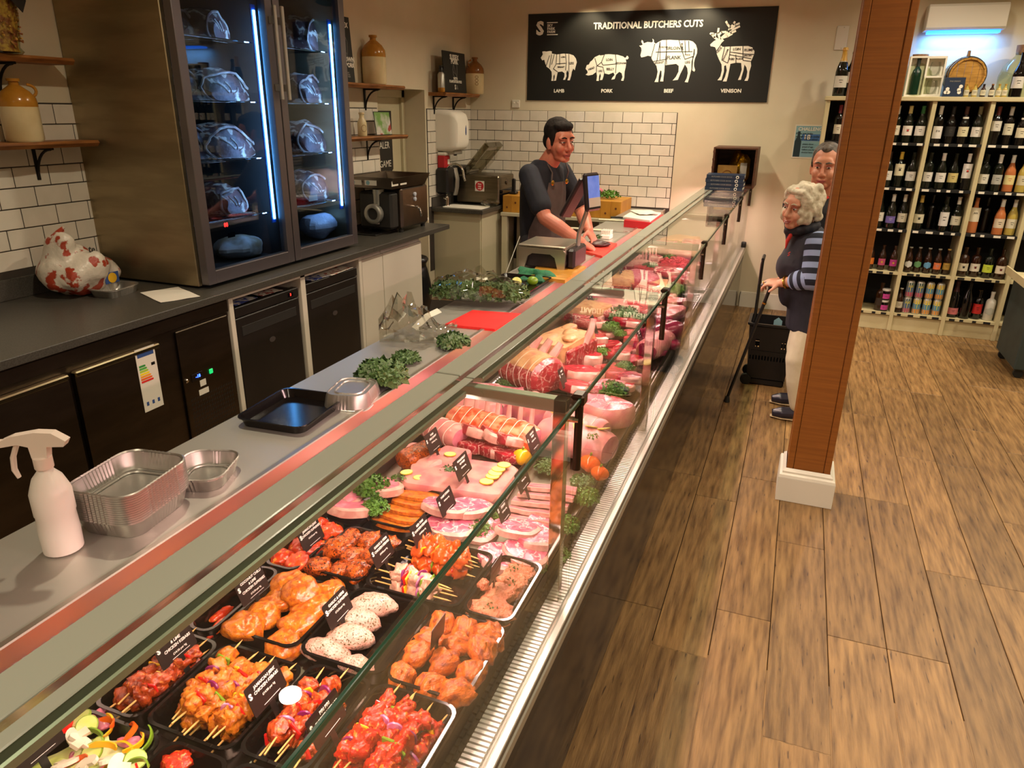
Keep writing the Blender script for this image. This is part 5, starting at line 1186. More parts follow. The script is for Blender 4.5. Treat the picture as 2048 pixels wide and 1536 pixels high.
for i, (px, py) in enumerate(((847, 899), (900, 908), (813, 944), (839, 955))):
    p = Pz(px, py, ZM + .058); lemon(('lemon slice on the belly piece by the canopy', 'lemon slice on the belly piece by its ticket', 'half covered lemon slice on the nearest belly piece', 'large lemon slice on the nearest belly piece')[i], (p.x, p.y, ZM + .056), .022, (0, .1))
x, y = at(955, 960); slab('large slab of whole pork belly topped with five lemon slices', (-.955, 2.02, ZM), .37, .25, .052, .12, ('pork_skin', 'pork'), 'pork_belly', 9, drop=.3)
for i, (px, py) in enumerate(((1008, 930), (997, 938), (990, 945), (985, 951), (973, 961))):
    p = Pz(px, py, ZM + .066); lemon(('lemon slice at the top of the row on the pork belly', 'second lemon slice from the top of the belly row', 'middle lemon slice of the belly row', 'fourth lemon slice from the top of the belly row', 'lowest lemon slice of the belly row')[i], (p.x, p.y, ZM + .061 + .001 * (4 - i)), .024, (0, .06))
for i, (px, py, r_) in enumerate(((905, 950, .05), (912, 985, .035))): sprig(('kale leaf beside the whole belly ticket', 'kale leaf tucked at the pork belly corner')[i], px, py, r_, 'kale', i, z=ZM + .02)
for i, (px, py, a) in enumerate(((945, 878, .2), (985, 885, -.3), (1018, 897, .4))):
    x, y = at(px, py, ZM + .03); put_steak(('marbled collar steak nearest the rolled joint', 'marbled collar steak in the middle of the three', 'marbled collar steak nearest the pork loin')[i], (x, y, ZM + .045), a, .115, .115, .04, 'beef_marb', 'pork_fat', 8 + i, 'marbled collar steaks', (R(-18), R(14)), 'collar_steak', .3)
    put_steak('lower marbled collar steak under the row, %s from the rolled joint' % OR[i], (x + .012, y - .02, ZM), a + .4, .13, .13, .04, 'beef_marb', 'pork_fat', 11 + i, 'lower collar steaks', name='collar_steak', rim=.2)
p = Pz(990, 862, ZM + .06); rk = roll('long orange-crusted pork rack tied with string', (-.985, 2.40, ZM), .40, .075, R(-12), 'crackle', 'pork', 8, name='pork_rack', seed=7)
for i in range(7):
    u = -.16 + i * .052; MB().tube([(u, .03, .1), (u + .004, .035, .185)], [.011, .008], 8).build('rib_bone', 'bone', rk)
    o = MB().ell((u + .004, .035, .186), (.0095, .0095, .007), 8, 6).build('bone_end', 'pork', rk)
x, y = at(865, 858); roll('pink rolled pork joint tied with loose strings', (-1.17, 2.33, ZM), .19, .06, R(-20), 'pork_skin', 'pork', 4, name='pork_joint', seed=9)
roll('pink rolled pork joint behind the tied rack', (-1.13, 2.56, ZM), .2, .062, R(10), 'pork_skin', 'pork', 0, name='pork_joint', seed=10)
for i, (px, py, w_) in enumerate(((960, 795, .16), (1010, 800, .17), (1065, 815, .15))):
    x, y = at(px, py, ZM + .05); slab(('pink pork shoulder piece behind the rib bones', 'pink pork leg joint behind the rib bones', 'pink pork hock piece under the frame arm')[i], (x, y, ZM), w_, .15, .09, .4 * i, ('pork_skin' if i == 2 else 'pork_marb', 'pork'), 'pork_joint_piece', 20 + i, 'pork joints behind the rack')
sprig('kale leaf behind the pork rack bones', 990, 815, .04, 'kale', 2, z=ZM + .03)
sprig('kale leaf beside the stringed joint', 890, 832, .035, 'kale', 3, z=ZM + .03)
lo = roll('large boned pork loin with lemon slices by the front glass', (-.655, 2.42, ZM), .29, .085, R(-14), 'pork_skin', 'pork', 0, name='pork_loin', seed=12, flat=.75)
roll('second pink pork loin end behind the frame post', (-.70, 2.58, ZM), .26, .07, R(-14), 'pork_skin', 'pork', 5, name='pork_loin', seed=13, flat=.75)
for i, (px, py) in enumerate(((1155, 850), (1183, 853), (1208, 857), (1113, 826))):
    p = Pz(px, py, ZM + .13); lemon(('lemon slice on the loin nearest the frame post', 'middle lemon slice on the large loin', 'lemon slice on the loin nearest the front glass', 'lemon slice on the second loin end')[i], (p.x, p.y, ZM + .128), .024, (R(-22), .1))
sprig('parsley on the large pork loin', 1185, 873, .024, 'parsley', 0, z=ZM + .125, n=50)
def pepper(label, px, py, r_, mat, z=ZM):
    p = Pz(px, py, z + r_); t = thing('pepper_half', label, 'vegetable', (p.x, p.y, z), group='roast peppers')
    m = MB(); n = 18; rings = []
    for i in range(9):
        th = pi * (i + .5) / 9
        rings.append([(sin(th) * cos(a) * r_ * (1 + .14 * cos(4 * a)), sin(th) * sin(a) * r_ * (1 + .14 * cos(4 * a)), r_ * .9 - cos(th) * r_ * .9) for a in [2 * pi * k / n for k in range(n)]])
    m.loft(rings).build('flesh', mat, t); MB().tube([(0, 0, r_ * 1.75), (.004, 0, r_ * 2.1)], .004, 6).build('stalk', 'pep_grn', t); return t
pepper('orange pepper tucked beside the pork belly', 1045, 912, .034, 'pep_yel'); pepper('orange pepper by the front grille', 1180, 925, .036, 'pep_orn'); pepper('second orange pepper by the front grille', 1200, 945, .03, 'pep_orn')
for i, (px, py, r_) in enumerate(((1098, 935, .055), (1165, 965, .045))): sprig(('pale kale bunch behind the frame post', 'pale kale bunch under the orange peppers')[i], px, py, r_, 'kale', i + 1)
for i, (px, py, r_) in enumerate(((1172, 995, .05), (1128, 1050, .05), (1115, 1110, .04), (958, 1062, .045), (1000, 1035, .03), (1075, 1135, .03))):
    sprig(('parsley bunch on the grille by the rashers', 'parsley bunch behind the frame post foot', 'parsley bunch at the mince tray corner', 'parsley bunch between the two piles of steaks', 'small parsley bunch under the shoulder ticket', 'small parsley sprig by the mince tray rim')[i], px, py, r_, 'parsley', i)
for i in range(5):                                                    # belly rashers
    t = thing('belly_rasher', 'streaky belly rasher, %s in the overlapping pile' % OR[i], 'rasher', (-.645 + .004 * (i % 2), 1.89 + .045 * i, ZM + .012 + .005 * i), rot=(R(-16), 0, .1 + .03 * i), group='belly rashers')
    def rash(z0, z1, mat, nm):
        def f():
            rr = []
            for k in range(11):
                u = (k / 10 - .5) * .185; e = .012 * NZ.noise(Vector((u * 14 + i, z0 * 9, i))); h2 = .004 * NZ.noise(Vector((u * 20, i, 3)))
                rr.append([(u, z0 + e, h2), (u, z1 + e, h2), (u, z1 + e, h2 + .012), (u, z0 + e, h2 + .012)])
            return MB().loft(rr).mesh(nm, mat, True, 50)
        link(nm, lib(('rash', z0, mat, i), f), t)
    rash(-.035, -.022, 'pork_fat', 'rind'); rash(-.022, -.006, 'pork', 'lean'); rash(-.006, .004, 'pork_fat', 'fat_streak'); rash(.004, .022, 'pork', 'lean_streak'); rash(.022, .032, 'pork_fat', 'fat_edge')
for i, (px, py, a) in enumerate(((1030, 1070, .3), (1075, 1085, .8), (1050, 1105, -.2), (1000, 1110, .5), (1085, 1045, 1.2))):
    x, y = at(px, py, ZM + .03); put_steak('pink marbled shoulder steak, %s in the front pile' % OR[i], (x, y, ZM + .012 * (4 - i) * .8), a, .135, .12, .026, 'pork_marb', 'pork_fat', 30 + i, 'front shoulder steaks', (R(-12 + 5 * i), R(6)), 'shoulder_steak')
for i, (px, py, a) in enumerate(((890, 1025, .2), (935, 1020, .7), (900, 1050, .4), (950, 1045, -.3))):
    x, y = at(px, py, ZM + .03); put_steak('pink marbled pork steak, %s in the pile behind the kebabs' % OR[i], (x, y, ZM + .012 * (3 - i)), a, .15, .12, .026, 'pork_marb', 'pork_fat', 40 + i, 'pork steaks behind kebabs', (R(-12 + 6 * i), R(6)), 'pork_steak')
# ---------------------------------------------------------------- beef
tray(-.99, -.80, 2.70, 3.05, 'empty stretch of black tray in front of the beef rib', h_=.02)
fr_ = roll('tied fore rib of beef with a fat cap', (-1.045, 3.0, ZM), .27, .115, R(-28), 'beef_marb', 'beef_marb', 5, name='beef_rib', seed=21, flat=.85, cap_fat='beef_fat')
for i in range(3): MB().tube([(-.06 + i * .07, .05, .17), (-.05 + i * .07, .10, .235)], [.022, .016], 8).build('rib_bone', 'bone', fr_)
f2 = slab('beef rib on the bone with thick cream fat', (-1.0, 3.36, ZM), .2, .34, .17, R(-14), ('beef_fat', 'beef_marb'), 'beef_rib_on_bone', 22, drop=.2)
MB().tube([(.09, .02, .10), (.11, .08, .2), (.11, .10, .26)], [.024, .018, .016], 8).build('long_bone', 'bone', f2)
MB().box(.098, .118, -.15, .15, .005, .15, .01).build('cut_face', 'beef_marb', f2, smooth=False)
for i in range(3): MB().ell((-.04 + .05 * i, .12 - .08 * i, .18), (.035, .05, .02), 12, 8, .3, 30, i).build('fat_lump', 'beef_fat', f2)
for i, (px, py, w_, l_, a, mt) in enumerate(((1165, 722, .2, .16, 0, 'beef'), (1160, 762, .19, .17, .4, 'beef'), (1175, 690, .2, .13, .3, 'beef'), (1235, 745, .17, .14, .8, 'beef'), (1245, 765, .19, .15, .2, 'beef'), (1210, 790, .18, .14, 1, 'pork_marb'), (1230, 715, .16, .13, .5, 'beef'), (1150, 785, .16, .12, .1, 'beef'), (1180, 660, .19, .14, .6, 'beef_marb'), (1255, 650, .2, .15, .2, 'beef'))):
    x, y = at(px, py, ZM + .03)
    put_steak(('thick rump steak with a white fat rim beside the rib', 'sirloin steak below the rump steak', 'beef steak in front of the rib bone', 'beef steak by the frame post', 'beef steak near the front glass', 'pink marbled slice by the frame arm', 'small beef steak in the middle of the beef tray', 'dark beef steak beside the empty tray', 'marbled beef slice behind the rib ticket', 'beef slice under the parsley')[i], (x, y, ZM + .025 + .012 * (i % 3)), a, w_, l_, .055 if i < 2 else .04, mt, 'pork_fat', 50 + i, 'beef steaks', (R(-6), R(4)), 'beef_steak', .5 if i < 3 else .22)
put_steak('thick pale pork loin block beyond the frame arm', (-.635, 2.79, ZM), R(-14), .25, .17, .085, 'pork_marb', 'pork_skin', 31, None, name='pork_block', rim=.85)
for i, (px, py, a) in enumerate(((1305, 672, 0), (1320, 690, .2), (1295, 700, -.2), (1330, 655, .1), (1310, 640, .4))):
    x, y = at(px, py, ZM + .03); piece('dark_fillet', 'dark red fillet, %s of five near the front glass' % OR[i], 'meat', lump(100 + i % 3, .05, .12, .035, 'beef_dark', .2, 22), (x, y, ZM + .03 + .015 * (i % 2)), (0, 0, R(70) + a), 'dark fillets')
for i, (px, py, r_, mt) in enumerate(((1222, 655, .06, 'parsley'), (1240, 668, .04, 'parsley'), (1140, 718, .05, 'parsley'), (1225, 782, .07, 'parsley'), (1250, 735, .05, 'parsley'), (1205, 705, .045, 'parsley'), (1245, 632, .1, 'kale'), (1280, 640, .06, 'kale'), (1010, 770, .05, 'kale'), (1215, 840, .04, 'kale'), (1195, 828, .05, 'kale'))):
    sprig(('parsley above the beef slices', 'second parsley tuft above the beef slices', 'parsley tuft beside the rib fat', 'broad parsley tuft by the frame arm', 'parsley between the two front steaks', 'parsley behind the rump steak', 'long lettuce garnish across the beef', 'lettuce end beside the dark ticket', 'kale under the canopy by the rib', 'kale by the pale pork block', 'kale behind the lemon slices')[i], px, py, r_, mt, i, z=ZM + (.05 if i < 6 else .02))
for i, (px, py) in enumerate(((1160, 680), (1200, 672), (1180, 700), (1215, 690), (1265, 672), (1275, 690), (1250, 700), (1215, 745), (1235, 780), (1260, 720), (1190, 765))):
    x, y = at(px, py, ZM + .02); put_steak('thin red beef slice, %s laid among the steaks' % OR[i], (x, y, ZM + .014 * (i % 3)), i * .7 % 1.1, .16, .11, .032, ('beef', 'beef_marb', 'beef')[i % 3], 'pork_fat', 70 + i % 4, 'thin beef slices', name='beef_slice', rim=.2)
# ---------------------------------------------------------------- far modules
def mince(label, px, py, w_, l_, h_, mat='mince_red', seed=0):
    x, y = at(px, py, ZM + h_ * .5); t = thing('mince_mound', label, 'mince', (x, y, ZM), rz=.1, group='mince mounds'); rn = random.Random(seed); m = MB()
    MB().ell((0, 0, 0), (w_ * .46, l_ * .46, h_ * .9), 16, 10).build('core', mat, t)
    for i in range(150):
        a = rn.uniform(0, 2 * pi); q = math.sqrt(rn.random()); px_, py_ = cos(a) * q * w_ / 2, sin(a) * q * l_ / 2; z = h_ * math.sqrt(max(0, 1 - q * q)); d = rn.uniform(0, pi)
        m.tube([(px_ - cos(d) * .014, py_ - sin(d) * .014, z - .002), (px_, py_, z + .005), (px_ + cos(d) * .014, py_ + sin(d) * .014, z - .002)], .005, 5)
    o = m.build('mince_strands', mat, t); o['kind'] = 'stuff'; return t
mince('bright pink mince mound in the middle of the counter', 1258, 602, .34, .28, .08, seed=1); mince('red mince mound beside the lamb rack', 1350, 526, .3, .32, .09, seed=2); mince('marbled mince behind the rib ticket', 1178, 648, .2, .2, .06, seed=3)
FAR = [(1170, 620, .3, .22, .10, 'beef_fat', 'beef_marb', 'fat-capped beef joint under the canopy behind the rib'), (1235, 625, .26, .2, .08, 'pork_fat', 'pork', 'pale fat-topped joint behind the lettuce'), (1220, 608, .22, .22, .07, 'pork_skin', 'pork', 'pink joint beside the bright mince'), (1180, 590, .2, .24, .09, 'pork_marb', 'pork', 'pink cut behind the dark ticket'), (1290, 618, .26, .25, .05, 'beef', 'beef_marb', 'red cut in front of the bright mince'), (1330, 625, .2, .26, .06, 'pork_skin', 'pork', 'pale sausage-like joint by the front glass'),
       (1325, 572, .3, .34, .05, 'beef_fat', 'pork_fat', 'large cream fat sheet in the fourth bay'), (1235, 560, .24, .3, .12, 'beef_fat', 'beef_marb', 'cream fat joint under the canopy in the fourth bay'), (1285, 555, .28, .34, .07, 'pork_marb', 'pork', 'pink joint with a pale rim in the fourth bay'), (1340, 548, .26, .3, .07, 'lamb', 'lamb', 'red lamb joint in the fourth bay'), (1310, 538, .3, .3, .06, 'beef', 'beef_marb', 'red beef cut beside the lamb rack'), (1370, 505, .26, .4, .10, 'pork_skin', 'pork', 'pale pork joint near the far front glass'), (1335, 497, .2, .4, .09, 'pork_marb', 'pork', 'pink leg joint in the fifth bay'), (1310, 490, .26, .4, .06, 'pork_skin', 'pork', 'pale cut in the fifth bay under the canopy'), (1385, 488, .2, .4, .06, 'lamb', 'lamb', 'red cut in the fifth bay by the glass'), (1360, 480, .3, .4, .05, 'beef_fat', 'pork', 'cream cut at the far end of the meat')]
for i, (px, py, w_, l_, h_, a, b, lb) in enumerate(FAR):
    x, y = at(px, py, ZM + h_ * .6); slab(lb, (min(x, -.53 - w_ / 2), y, ZM), w_, l_, h_, .3 * ((i * 7) % 5 - 2) * .4, (a, b), 'meat_joint', 40 + i, 'joints in the far bays')
for i, (px, py) in enumerate(((1275, 527), (1288, 520))):
    x, y = at(px, py, ZM + .06); rk = slab(('lamb rack with its ribs standing up, nearer one', 'lamb rack with its ribs standing up, further one')[i], (x, y, ZM), .24, .14, .09, .3, ('pork_fat', 'lamb'), 'lamb_rack', 60 + i, 'lamb racks')
    for k in range(8): MB().tube([(-.1 + k * .028, .0, .08), (-.105 + k * .029, .02, .17)], [.008, .006], 6).build('rib_bone', 'bone', rk)
for i, (px, py) in enumerate(((1230, 585), (1175, 640), (1300, 600), (1360, 575), (1325, 590), (1200, 575), (1290, 585), (1330, 560), (1265, 570), (1355, 555), (1300, 525), (1330, 515), (1380, 530), (1345, 610), (1210, 635))):
    x, y = at(px, py, ZM + .02); put_steak('red slice, %s lying between the far joints' % OR[i], (min(x, -.62), y, ZM + .02 * (i % 4)), i * .9 % 1.2, .2, .17, .04, ('beef', 'lamb', 'beef_marb')[i % 3], 'pork_fat', 80 + i % 4, 'slices in far bays', name='meat_slice', rim=.2)
roll('pale rolled joint lying by the glass in the third bay', (-.60, 3.78, ZM), .3, .07, R(80), 'pork_skin', 'beef_dark', 0, name='rolled_joint', seed=31); roll('dark-ended rolled joint lying by the glass in the third bay', (-.60, 3.98, ZM), .28, .075, R(60), 'beef_dark', 'beef_dark', 0, name='rolled_joint', seed=32)
for i, (px, py, r_) in enumerate(((1215, 595, .09), (1350, 580, .08), (1280, 515, .08), (1340, 520, .08), (1300, 535, .07), (1190, 608, .06))):
    sprig(('kale tuft behind the bright mince', 'kale tuft by the glass in the fourth bay', 'kale tuft behind the lamb racks', 'kale tuft beside the far mince', 'kale tuft in front of the lamb racks', 'kale tuft under the canopy beside the fat joint')[i], px, py, r_, ('kale', 'parsley')[i % 2], i + 2, z=ZM + .03)
for k, (y0, y1) in enumerate(((2.9, 4.03), (4.13, 5.26), (5.36, 6.49), (6.6, 7.72))):
    tray(-1.24, -.54, y0, y1, ('wide shallow black tray under the beef', 'wide shallow black tray under the mince and joints', 'wide shallow black tray under the far joints', 'wide empty black tray at the far end')[k], z=ZD + .0005, h_=.012) if k < 3 else None
# ================================================================ things on the serving worktop
ZK = ZW - .0035
mk('bottle_white', 'd8cfc4', rough=.35, sss=.1); mk('trigger_white', 'e0cfc2', rough=.3); mk('liquid', 'd2b0a0', rough=.3)
sb = thing('spray_bottle', 'white plastic trigger spray bottle on the steel worktop', 'bottle', (-1.455, .955, ZK), rz=R(205))
MB().lathe([(.036, 0), (.041, .004), (.042, .05), (.040, .095), (.042, .10), (.042, .15), (.039, .16), (.030, .185), (.018, .20), (.0155, .205), (.0155, .215)], 26).build('bottle', 'bottle_white', sb)
MB().lathe([(.018, .208), (.019, .21), (.019, .235), (.016, .237)], 22).build('collar', 'trigger_white', sb)
def sidepts(p): return p
hp = [(-.062, .275), (-.055, .262), (-.02, .262), (-.016, .236), (.016, .236), (.018, .262), (.04, .268), (.075, .262), (.075, .276), (.05, .287), (.0, .296), (-.035, .294)]
MB().prism([(x, z) for x, z in hp], -.011, .011, FR((0, 0, 0), (1, 0, 0), (0, 0, 1))).build('head', 'trigger_white', sb, smooth=False)
MB().tube([(.075, 0, .269), (.093, 0, .269)], [.0085, .0075], 12).build('nozzle', 'trigger_white', sb)
MB().tube([(.045, 0, .268), (.060, 0, .235), (.064, 0, .205), (.058, 0, .185)], [.0085, .0085, .008, .006], 8, flat=.6).build('trigger', 'trigger_white', sb)
m0 = foil_tray('foil_tray', 'foil tray nested in the deep stack beside the spray bottle', (-1.425, 1.13, ZK), .19, .235, .05, R(8), group='nested foil trays')
for i in range(1, 13): t = dup(m0, (-1.425, 1.13, ZK + i * .0058), label='foil tray, %s up the deep stack beside the spray bottle' % OR[i])
t['label'] = 'topmost foil tray of the deep stack beside the spray bottle'; m0['label'] = 'lowest foil tray of the deep stack beside the spray bottle'
for n_, o in enumerate([m0] + []): pass
foil_tray('foil_tray', 'single foil tray standing behind the deep foil stack', (-1.405, 1.345, ZK), .155, .185, .042, R(20))
foil_tray('foil_tray', 'upturned foil tray beside the black plastic tray', (-1.345, 1.985, ZK), .165, .21, .052, R(12), flip=True)
bt = thing('black_tray', 'glossy black plastic tray lying on the worktop beside the foil', 'tray', (-1.455, 1.80, ZK), rz=R(4))
m = MB().loft(trayrings(.25, .29, .03, .035), cap=False); n = len(rrect(1, 1, .1)); m.add(trayrings(.25, .29, .03, .035)[0], [tuple(range(n))[::-1]]); m.add(trayrings(.25, .29, .03, .035)[5], [tuple(range(n))]); m.build('tray_shell', 'tray_black', bt)
sprig('curly dark green kale heap on the worktop', 0, 0, .095, 'kale', 1, z=ZK, pt=Pz(762, 752, ZK + .03), n=330, flat=.6, name='kale_heap')
sprig('kale spilling from the mouth of the open plastic bag', 0, 0, .06, 'kale', 2, z=ZK, pt=Pz(812, 715, ZK + .02), flat=.5)
sprig('loose kale sprig beyond the open plastic bag', 0, 0, .075, 'kale', 3, z=ZK, pt=Pz(905, 685, ZK + .02), flat=.45)
glass('poly_film', 'f2f2ee', 1.35, boost=1.7, haze=.06)
def film_bag(label, a, b, w_, h_, seed, fold=.5, taper=True):
    """crumpled transparent bag: puckered tube between two points"""
    a = Vector(a); b = Vector(b); c = (a + b) / 2; t = thing('plastic_bag', label, 'bag', (c.x, c.y, a.z)); d = (b - a); L_ = d.length; u = d.normalized(); v = Vector((-u.y, u.x, 0)); rings = []
    for i in range(17):
        s_ = i / 16; e = .35 + .65 * sin(pi * min(1, s_ * 1.25 + .08)) if taper else .55 + .45 * sin(pi * s_); rr = []
        for k in range(20):
            q = 2 * pi * k / 20; n_ = 1 + fold * NZ.noise(Vector((s_ * 9 + seed, cos(q) * 2.3, sin(q) * 2.3)))
            p = a - Vector((c.x, c.y, a.z)) + d * s_ + v * cos(q) * w_ * .5 * e * n_
            rr.append((p.x, p.y, max(.001, h_ * .5 * (1 + sin(q)) * e * n_)))
        rings.append(rr)
    MB().loft(rings, cap=False).build('film', 'poly_film', t, ang=25); return t
p0, p1 = Pz(775, 685, ZK), Pz(895, 690, ZK)
ob = film_bag('open clear plastic bag with a paper label lying on its side', (p0.x - .04, p0.y, ZK), (p1.x, p1.y + .1, ZK), .26, .17, 3, .7)
lp = MB().tube([(-.02, 0, .05), (.02, .05, .10), (.06, .09, .12)], .03, 4, flat=.06).build('paper_label', 'paper', ob, smooth=False)
p0, p1 = Pz(865, 602, ZK), Pz(1055, 612, ZK)
kb = film_bag('long clear bag packed with kale beyond the red board', (p0.x, p0.y, ZK + .012), (p1.x - .02, p1.y, ZK + .012), .24, .16, 8, .3, False)
c = (Vector(p0) + Vector(p1)) / 2
for i in range(4):
    q = Vector(p0).lerp(Vector(p1), .18 + .21 * i); o = link('kale_filling', lib(('leafbag', i % 2), lambda: leafball(70 + i, 220, 1, 'kale', .6, .2, .6)), kb, (q.x - kb.location.x, q.y - kb.location.y, .014)); o.scale = (.1, .1, .1); o['kind'] = 'stuff'
def board(label, quad, z, th, mat, name='chopping_board', cat='board'):
    ps = [Pz(x, y, z + th) for x, y in quad]; c = sum(ps, Vector()) / 4; t = thing(name, label, cat, (c.x, c.y, z))
    pr = [(p.x - c.x, p.y - c.y) for p in ps]; MB().prism(pr, 0, th).build('slab', mat, t, smooth=False); return t
mk('red_board', 'd8201c', 'c41a18', 20, rough=.45)
board('red chopping board under the bagged kale', ((890, 648), (990, 658), (1045, 627), (945, 620)), ZK, .012, 'red_board')
mk('red_board2', 'e0402c', 'd02e20', 20, rough=.45)
board('red chopping board in front of the butchers hands', ((1168, 502), (1205, 512), (1234, 487), (1190, 478)), ZK, .018, 'red_board2')
mk('pine', 'b8862e', 'a2721f', 8, rough=.5, stretch=(1, 6, 1))
board('pine board beneath the weighing scale', ((1060, 552), (1130, 560), (1172, 532), (1075, 528)), ZK, .022, 'pine')
p = Pz(1015, 583, ZK); t = tray(-1.60, -1.29, 3.62, 4.06, 'dark shallow gastro tray behind the bagged kale', z=ZK, h_=.025); t['group'] = 'trays on the worktop'
p = Pz(1040, 578, ZK)
t = thing('lime_half', 'cut lime half beside the green cloth', 'lime', (p.x - .03, p.y + .02, ZK))
mk('lime_skin', '6a8a1c', rough=.35); mk('lime_flesh', 'c8cc6a', 'dcdc9a', 50, rough=.3)
MB().lathe([(.004, 0), (.02, .006), (.028, .022), (.03, .034)], 18, cap=True).build('skin', 'lime_skin', t); MB().lathe([(.028, .0342), (.028, .035), (.004, .0355)], 18).build('flesh', 'lime_flesh', t)
t.rotation_euler = (R(55), 0, .4); t.location.z = ZK + .022
p = Pz(1058, 572, ZK); t2 = MB().ell((0, 0, .026), (.034, .027, .026), 16, 10).build('lime', 'lime_skin', None, loc=(p.x + .01, p.y + .03, ZK)); tag(t2, 'whole lime beside the cut half', 'lime')
mk('cloth_green', '1e6a3e', '17583a', 20, rough=.85, bump=.3, bscale=80)
p = Pz(1062, 555, ZK)
cl = MB().ell((0, 0, 0), (.15, .10, .05), 28, 14, .75, 16, 5).build('green_cloth', 'cloth_green', None, loc=(p.x + .02, p.y + .02, ZK), rz=-.5)
for v in cl.data.vertices: v.co.z = max(.0, v.co.z)
tag(cl, 'crumpled green cloth on the worktop by the limes', 'cloth')
# ---------------------------------------------------------------- weighing scale
mk('scale_steel', 'c4bba8', rough=.3, metal=.9); mk('scale_black', '241a1c', rough=.35); mk('screen_blue', '4a68c0', '7a92d8', 8, rough=.1, emit='5a78d0', estr=.5)
sl = thing('weighing_scale', 'steel counter scale with pole and two tilted displays', 'scale', (-1.44, 4.47, ZK + .022))
g = lambda mb, n_, mt, sm=False: mb.build(n_, mt, sl, smooth=sm)
m = MB().prism([(-.16, .0), (-.12, .0), (-.10, .07), (-.07, .09), (.05, .09), (.08, .07), (.10, 0), (.145, 0), (.15, .10), (.13, .125), (-.16, .125)], .15, .17, FR((0, 0, 0), (1, 0, 0), (0, 0, 1)) @ Matrix.Identity(4))
g(m, 'front_panel', 'scale_steel'); g(MB().box(-.16, .145, -.145, .16, .085, .125, .006), 'case_top', 'scale_steel'); g(MB().box(-.14, .13, -.14, .15, .0, .09, .006), 'case_body', 'scale_black')
g(MB().box(-.165, .15, -.165, .165, .128, .142, .005), 'weigh_plate', 'scale_steel'); g(MB().box(.146, .2, -.13, .14, .0, .125, .014), 'side_housing', 'scale_black')
g(MB().tube([(.17, .03, .12), (.175, .03, .2), (.215, .03, .33), (.225, .03, .38)], [.016, .015, .014, .014], 10), 'pole', 'alu_trim', True)
H1 = Matrix.Translation((.16, .0, .42)) @ Matrix.Rotation(R(28), 4, 'Y') @ Matrix.Rotation(R(-15), 4, 'Z')
sc1 = g(MB().box(-.03, .0, -.06, .06, -.14, .13, .008, H1), 'operator_display', 'scale_black')
H2 = Matrix.Translation((.25, .0, .46)) @ Matrix.Rotation(R(-18), 4, 'Z') @ Matrix.Rotation(R(-8), 4, 'Y')
sc2 = g(MB().box(-.015, .02, -.075, .075, -.11, .12, .012, H2), 'customer_display', 'scale_black')
MB().box(.0202, .0215, -.064, .064, -.085, .10, .001, H2).build('screen', 'screen_blue', sc2, smooth=False)
MB().box(.0216, .0222, -.064, .064, -.085, -.03, 0, H2).build('screen_panel', 'paper', sc2, smooth=False)
# ---------------------------------------------------------------- small kit towards the wall
def pad(label, quad, z, th, mat, name, cat): return board(label, quad, z, th, mat, name, cat)
mk('dark_steak', '4a1c18', '341210', 20, rough=.4)
piece('trimmed_meat', 'dark red trimmed meat under the butchers hands', 'meat', lump(140, .09, .06, .025, 'dark_steak', .25, 24), (Pz(1196, 489, ZK + .03).x, Pz(1196, 489, ZK + .03).y, ZK + .036), (0, 0, .4), None)
def knife(label, a, b, hl, hm='cream_paint', z=ZK + .008):
    a = Pz(*a, z); b = Pz(*b, z); t = thing('butchers_knife', label, 'knife', a, rz=math.atan2(b.y - a.y, b.x - a.x), group='cream handled knives'); L_ = (b - a).length; h_ = L_ * hl
    MB().tube([(0, 0, 0), (h_ * .3, 0, .002), (h_ * .8, 0, 0), (h_, 0, 0)], [.017, .019, .015, .02], 10, flat=.5).build('handle', 'handle_cream' if 'handle_cream' in MAT else mk('handle_cream', 'd8d0b0', rough=.5), t)
    MB().prism([(h_, -.014), (L_ * .9, -.012), (L_, .008), (h_, .016)], -.001, .001).build('blade', 'chrome', t, smooth=False); return t
knife('cream handled knife nearer the butchers hands', (1128, 456), (1265, 464), .55); knife('cream handled knife nearer the notepads', (1198, 439), (1325, 446), .5)
p = Pz(1213, 477, ZK); t = thing('white_brush', 'white bristle brush tub beside the red board', 'brush', (p.x, p.y, ZK)); MB().box(-.04, .04, -.05, .05, 0, .035, .006).build('block', 'sign_white', t, smooth=False)
for i in range(5):
    for j in range(6): MB().tube([(-.032 + .016 * i, -.04 + .016 * j, .035), (-.034 + .017 * i, -.042 + .017 * j, .07)], .005, 5).build('bristle_tuft', 'sign_white', t)
p = Pz(1197, 478, ZK); sprig('dark herb sprig beside the white brush', 0, 0, .04, 'herb', 1, z=ZK, n=30, pt=p, name='herb_sprig', cat='herb')
board('wooden box under the papers at the wall end', ((1248, 440), (1305, 446), (1328, 430), (1268, 425)), ZK, .06, 'sign_red', 'storage_box', 'box')
board('cream notepad lying on the box at the wall end', ((1246, 433), (1300, 441), (1322, 425), (1268, 420)), ZK + .061, .015, 'paper', 'notepad', 'notepad')
paper('loose_papers', 'curling white papers on top of the notepad', 'paper', (Pz(1290, 426, ZK + .08).x, Pz(1290, 426, ZK + .08).y, ZK + .077), .2, .3, .5, amp=.012, seed=12)
p = Pz(1180, 452, ZK); t = MB().tube([(-.08, 0, .006), (0, .02, .008), (.07, 0, .006), (.1, -.03, .006)], .008, 6).build('sharpening_tool', 'dark_interior', None, loc=(p.x + .12, p.y + .6, ZK)); tag(t, 'dark hand tool lying between the two knives', 'tool')
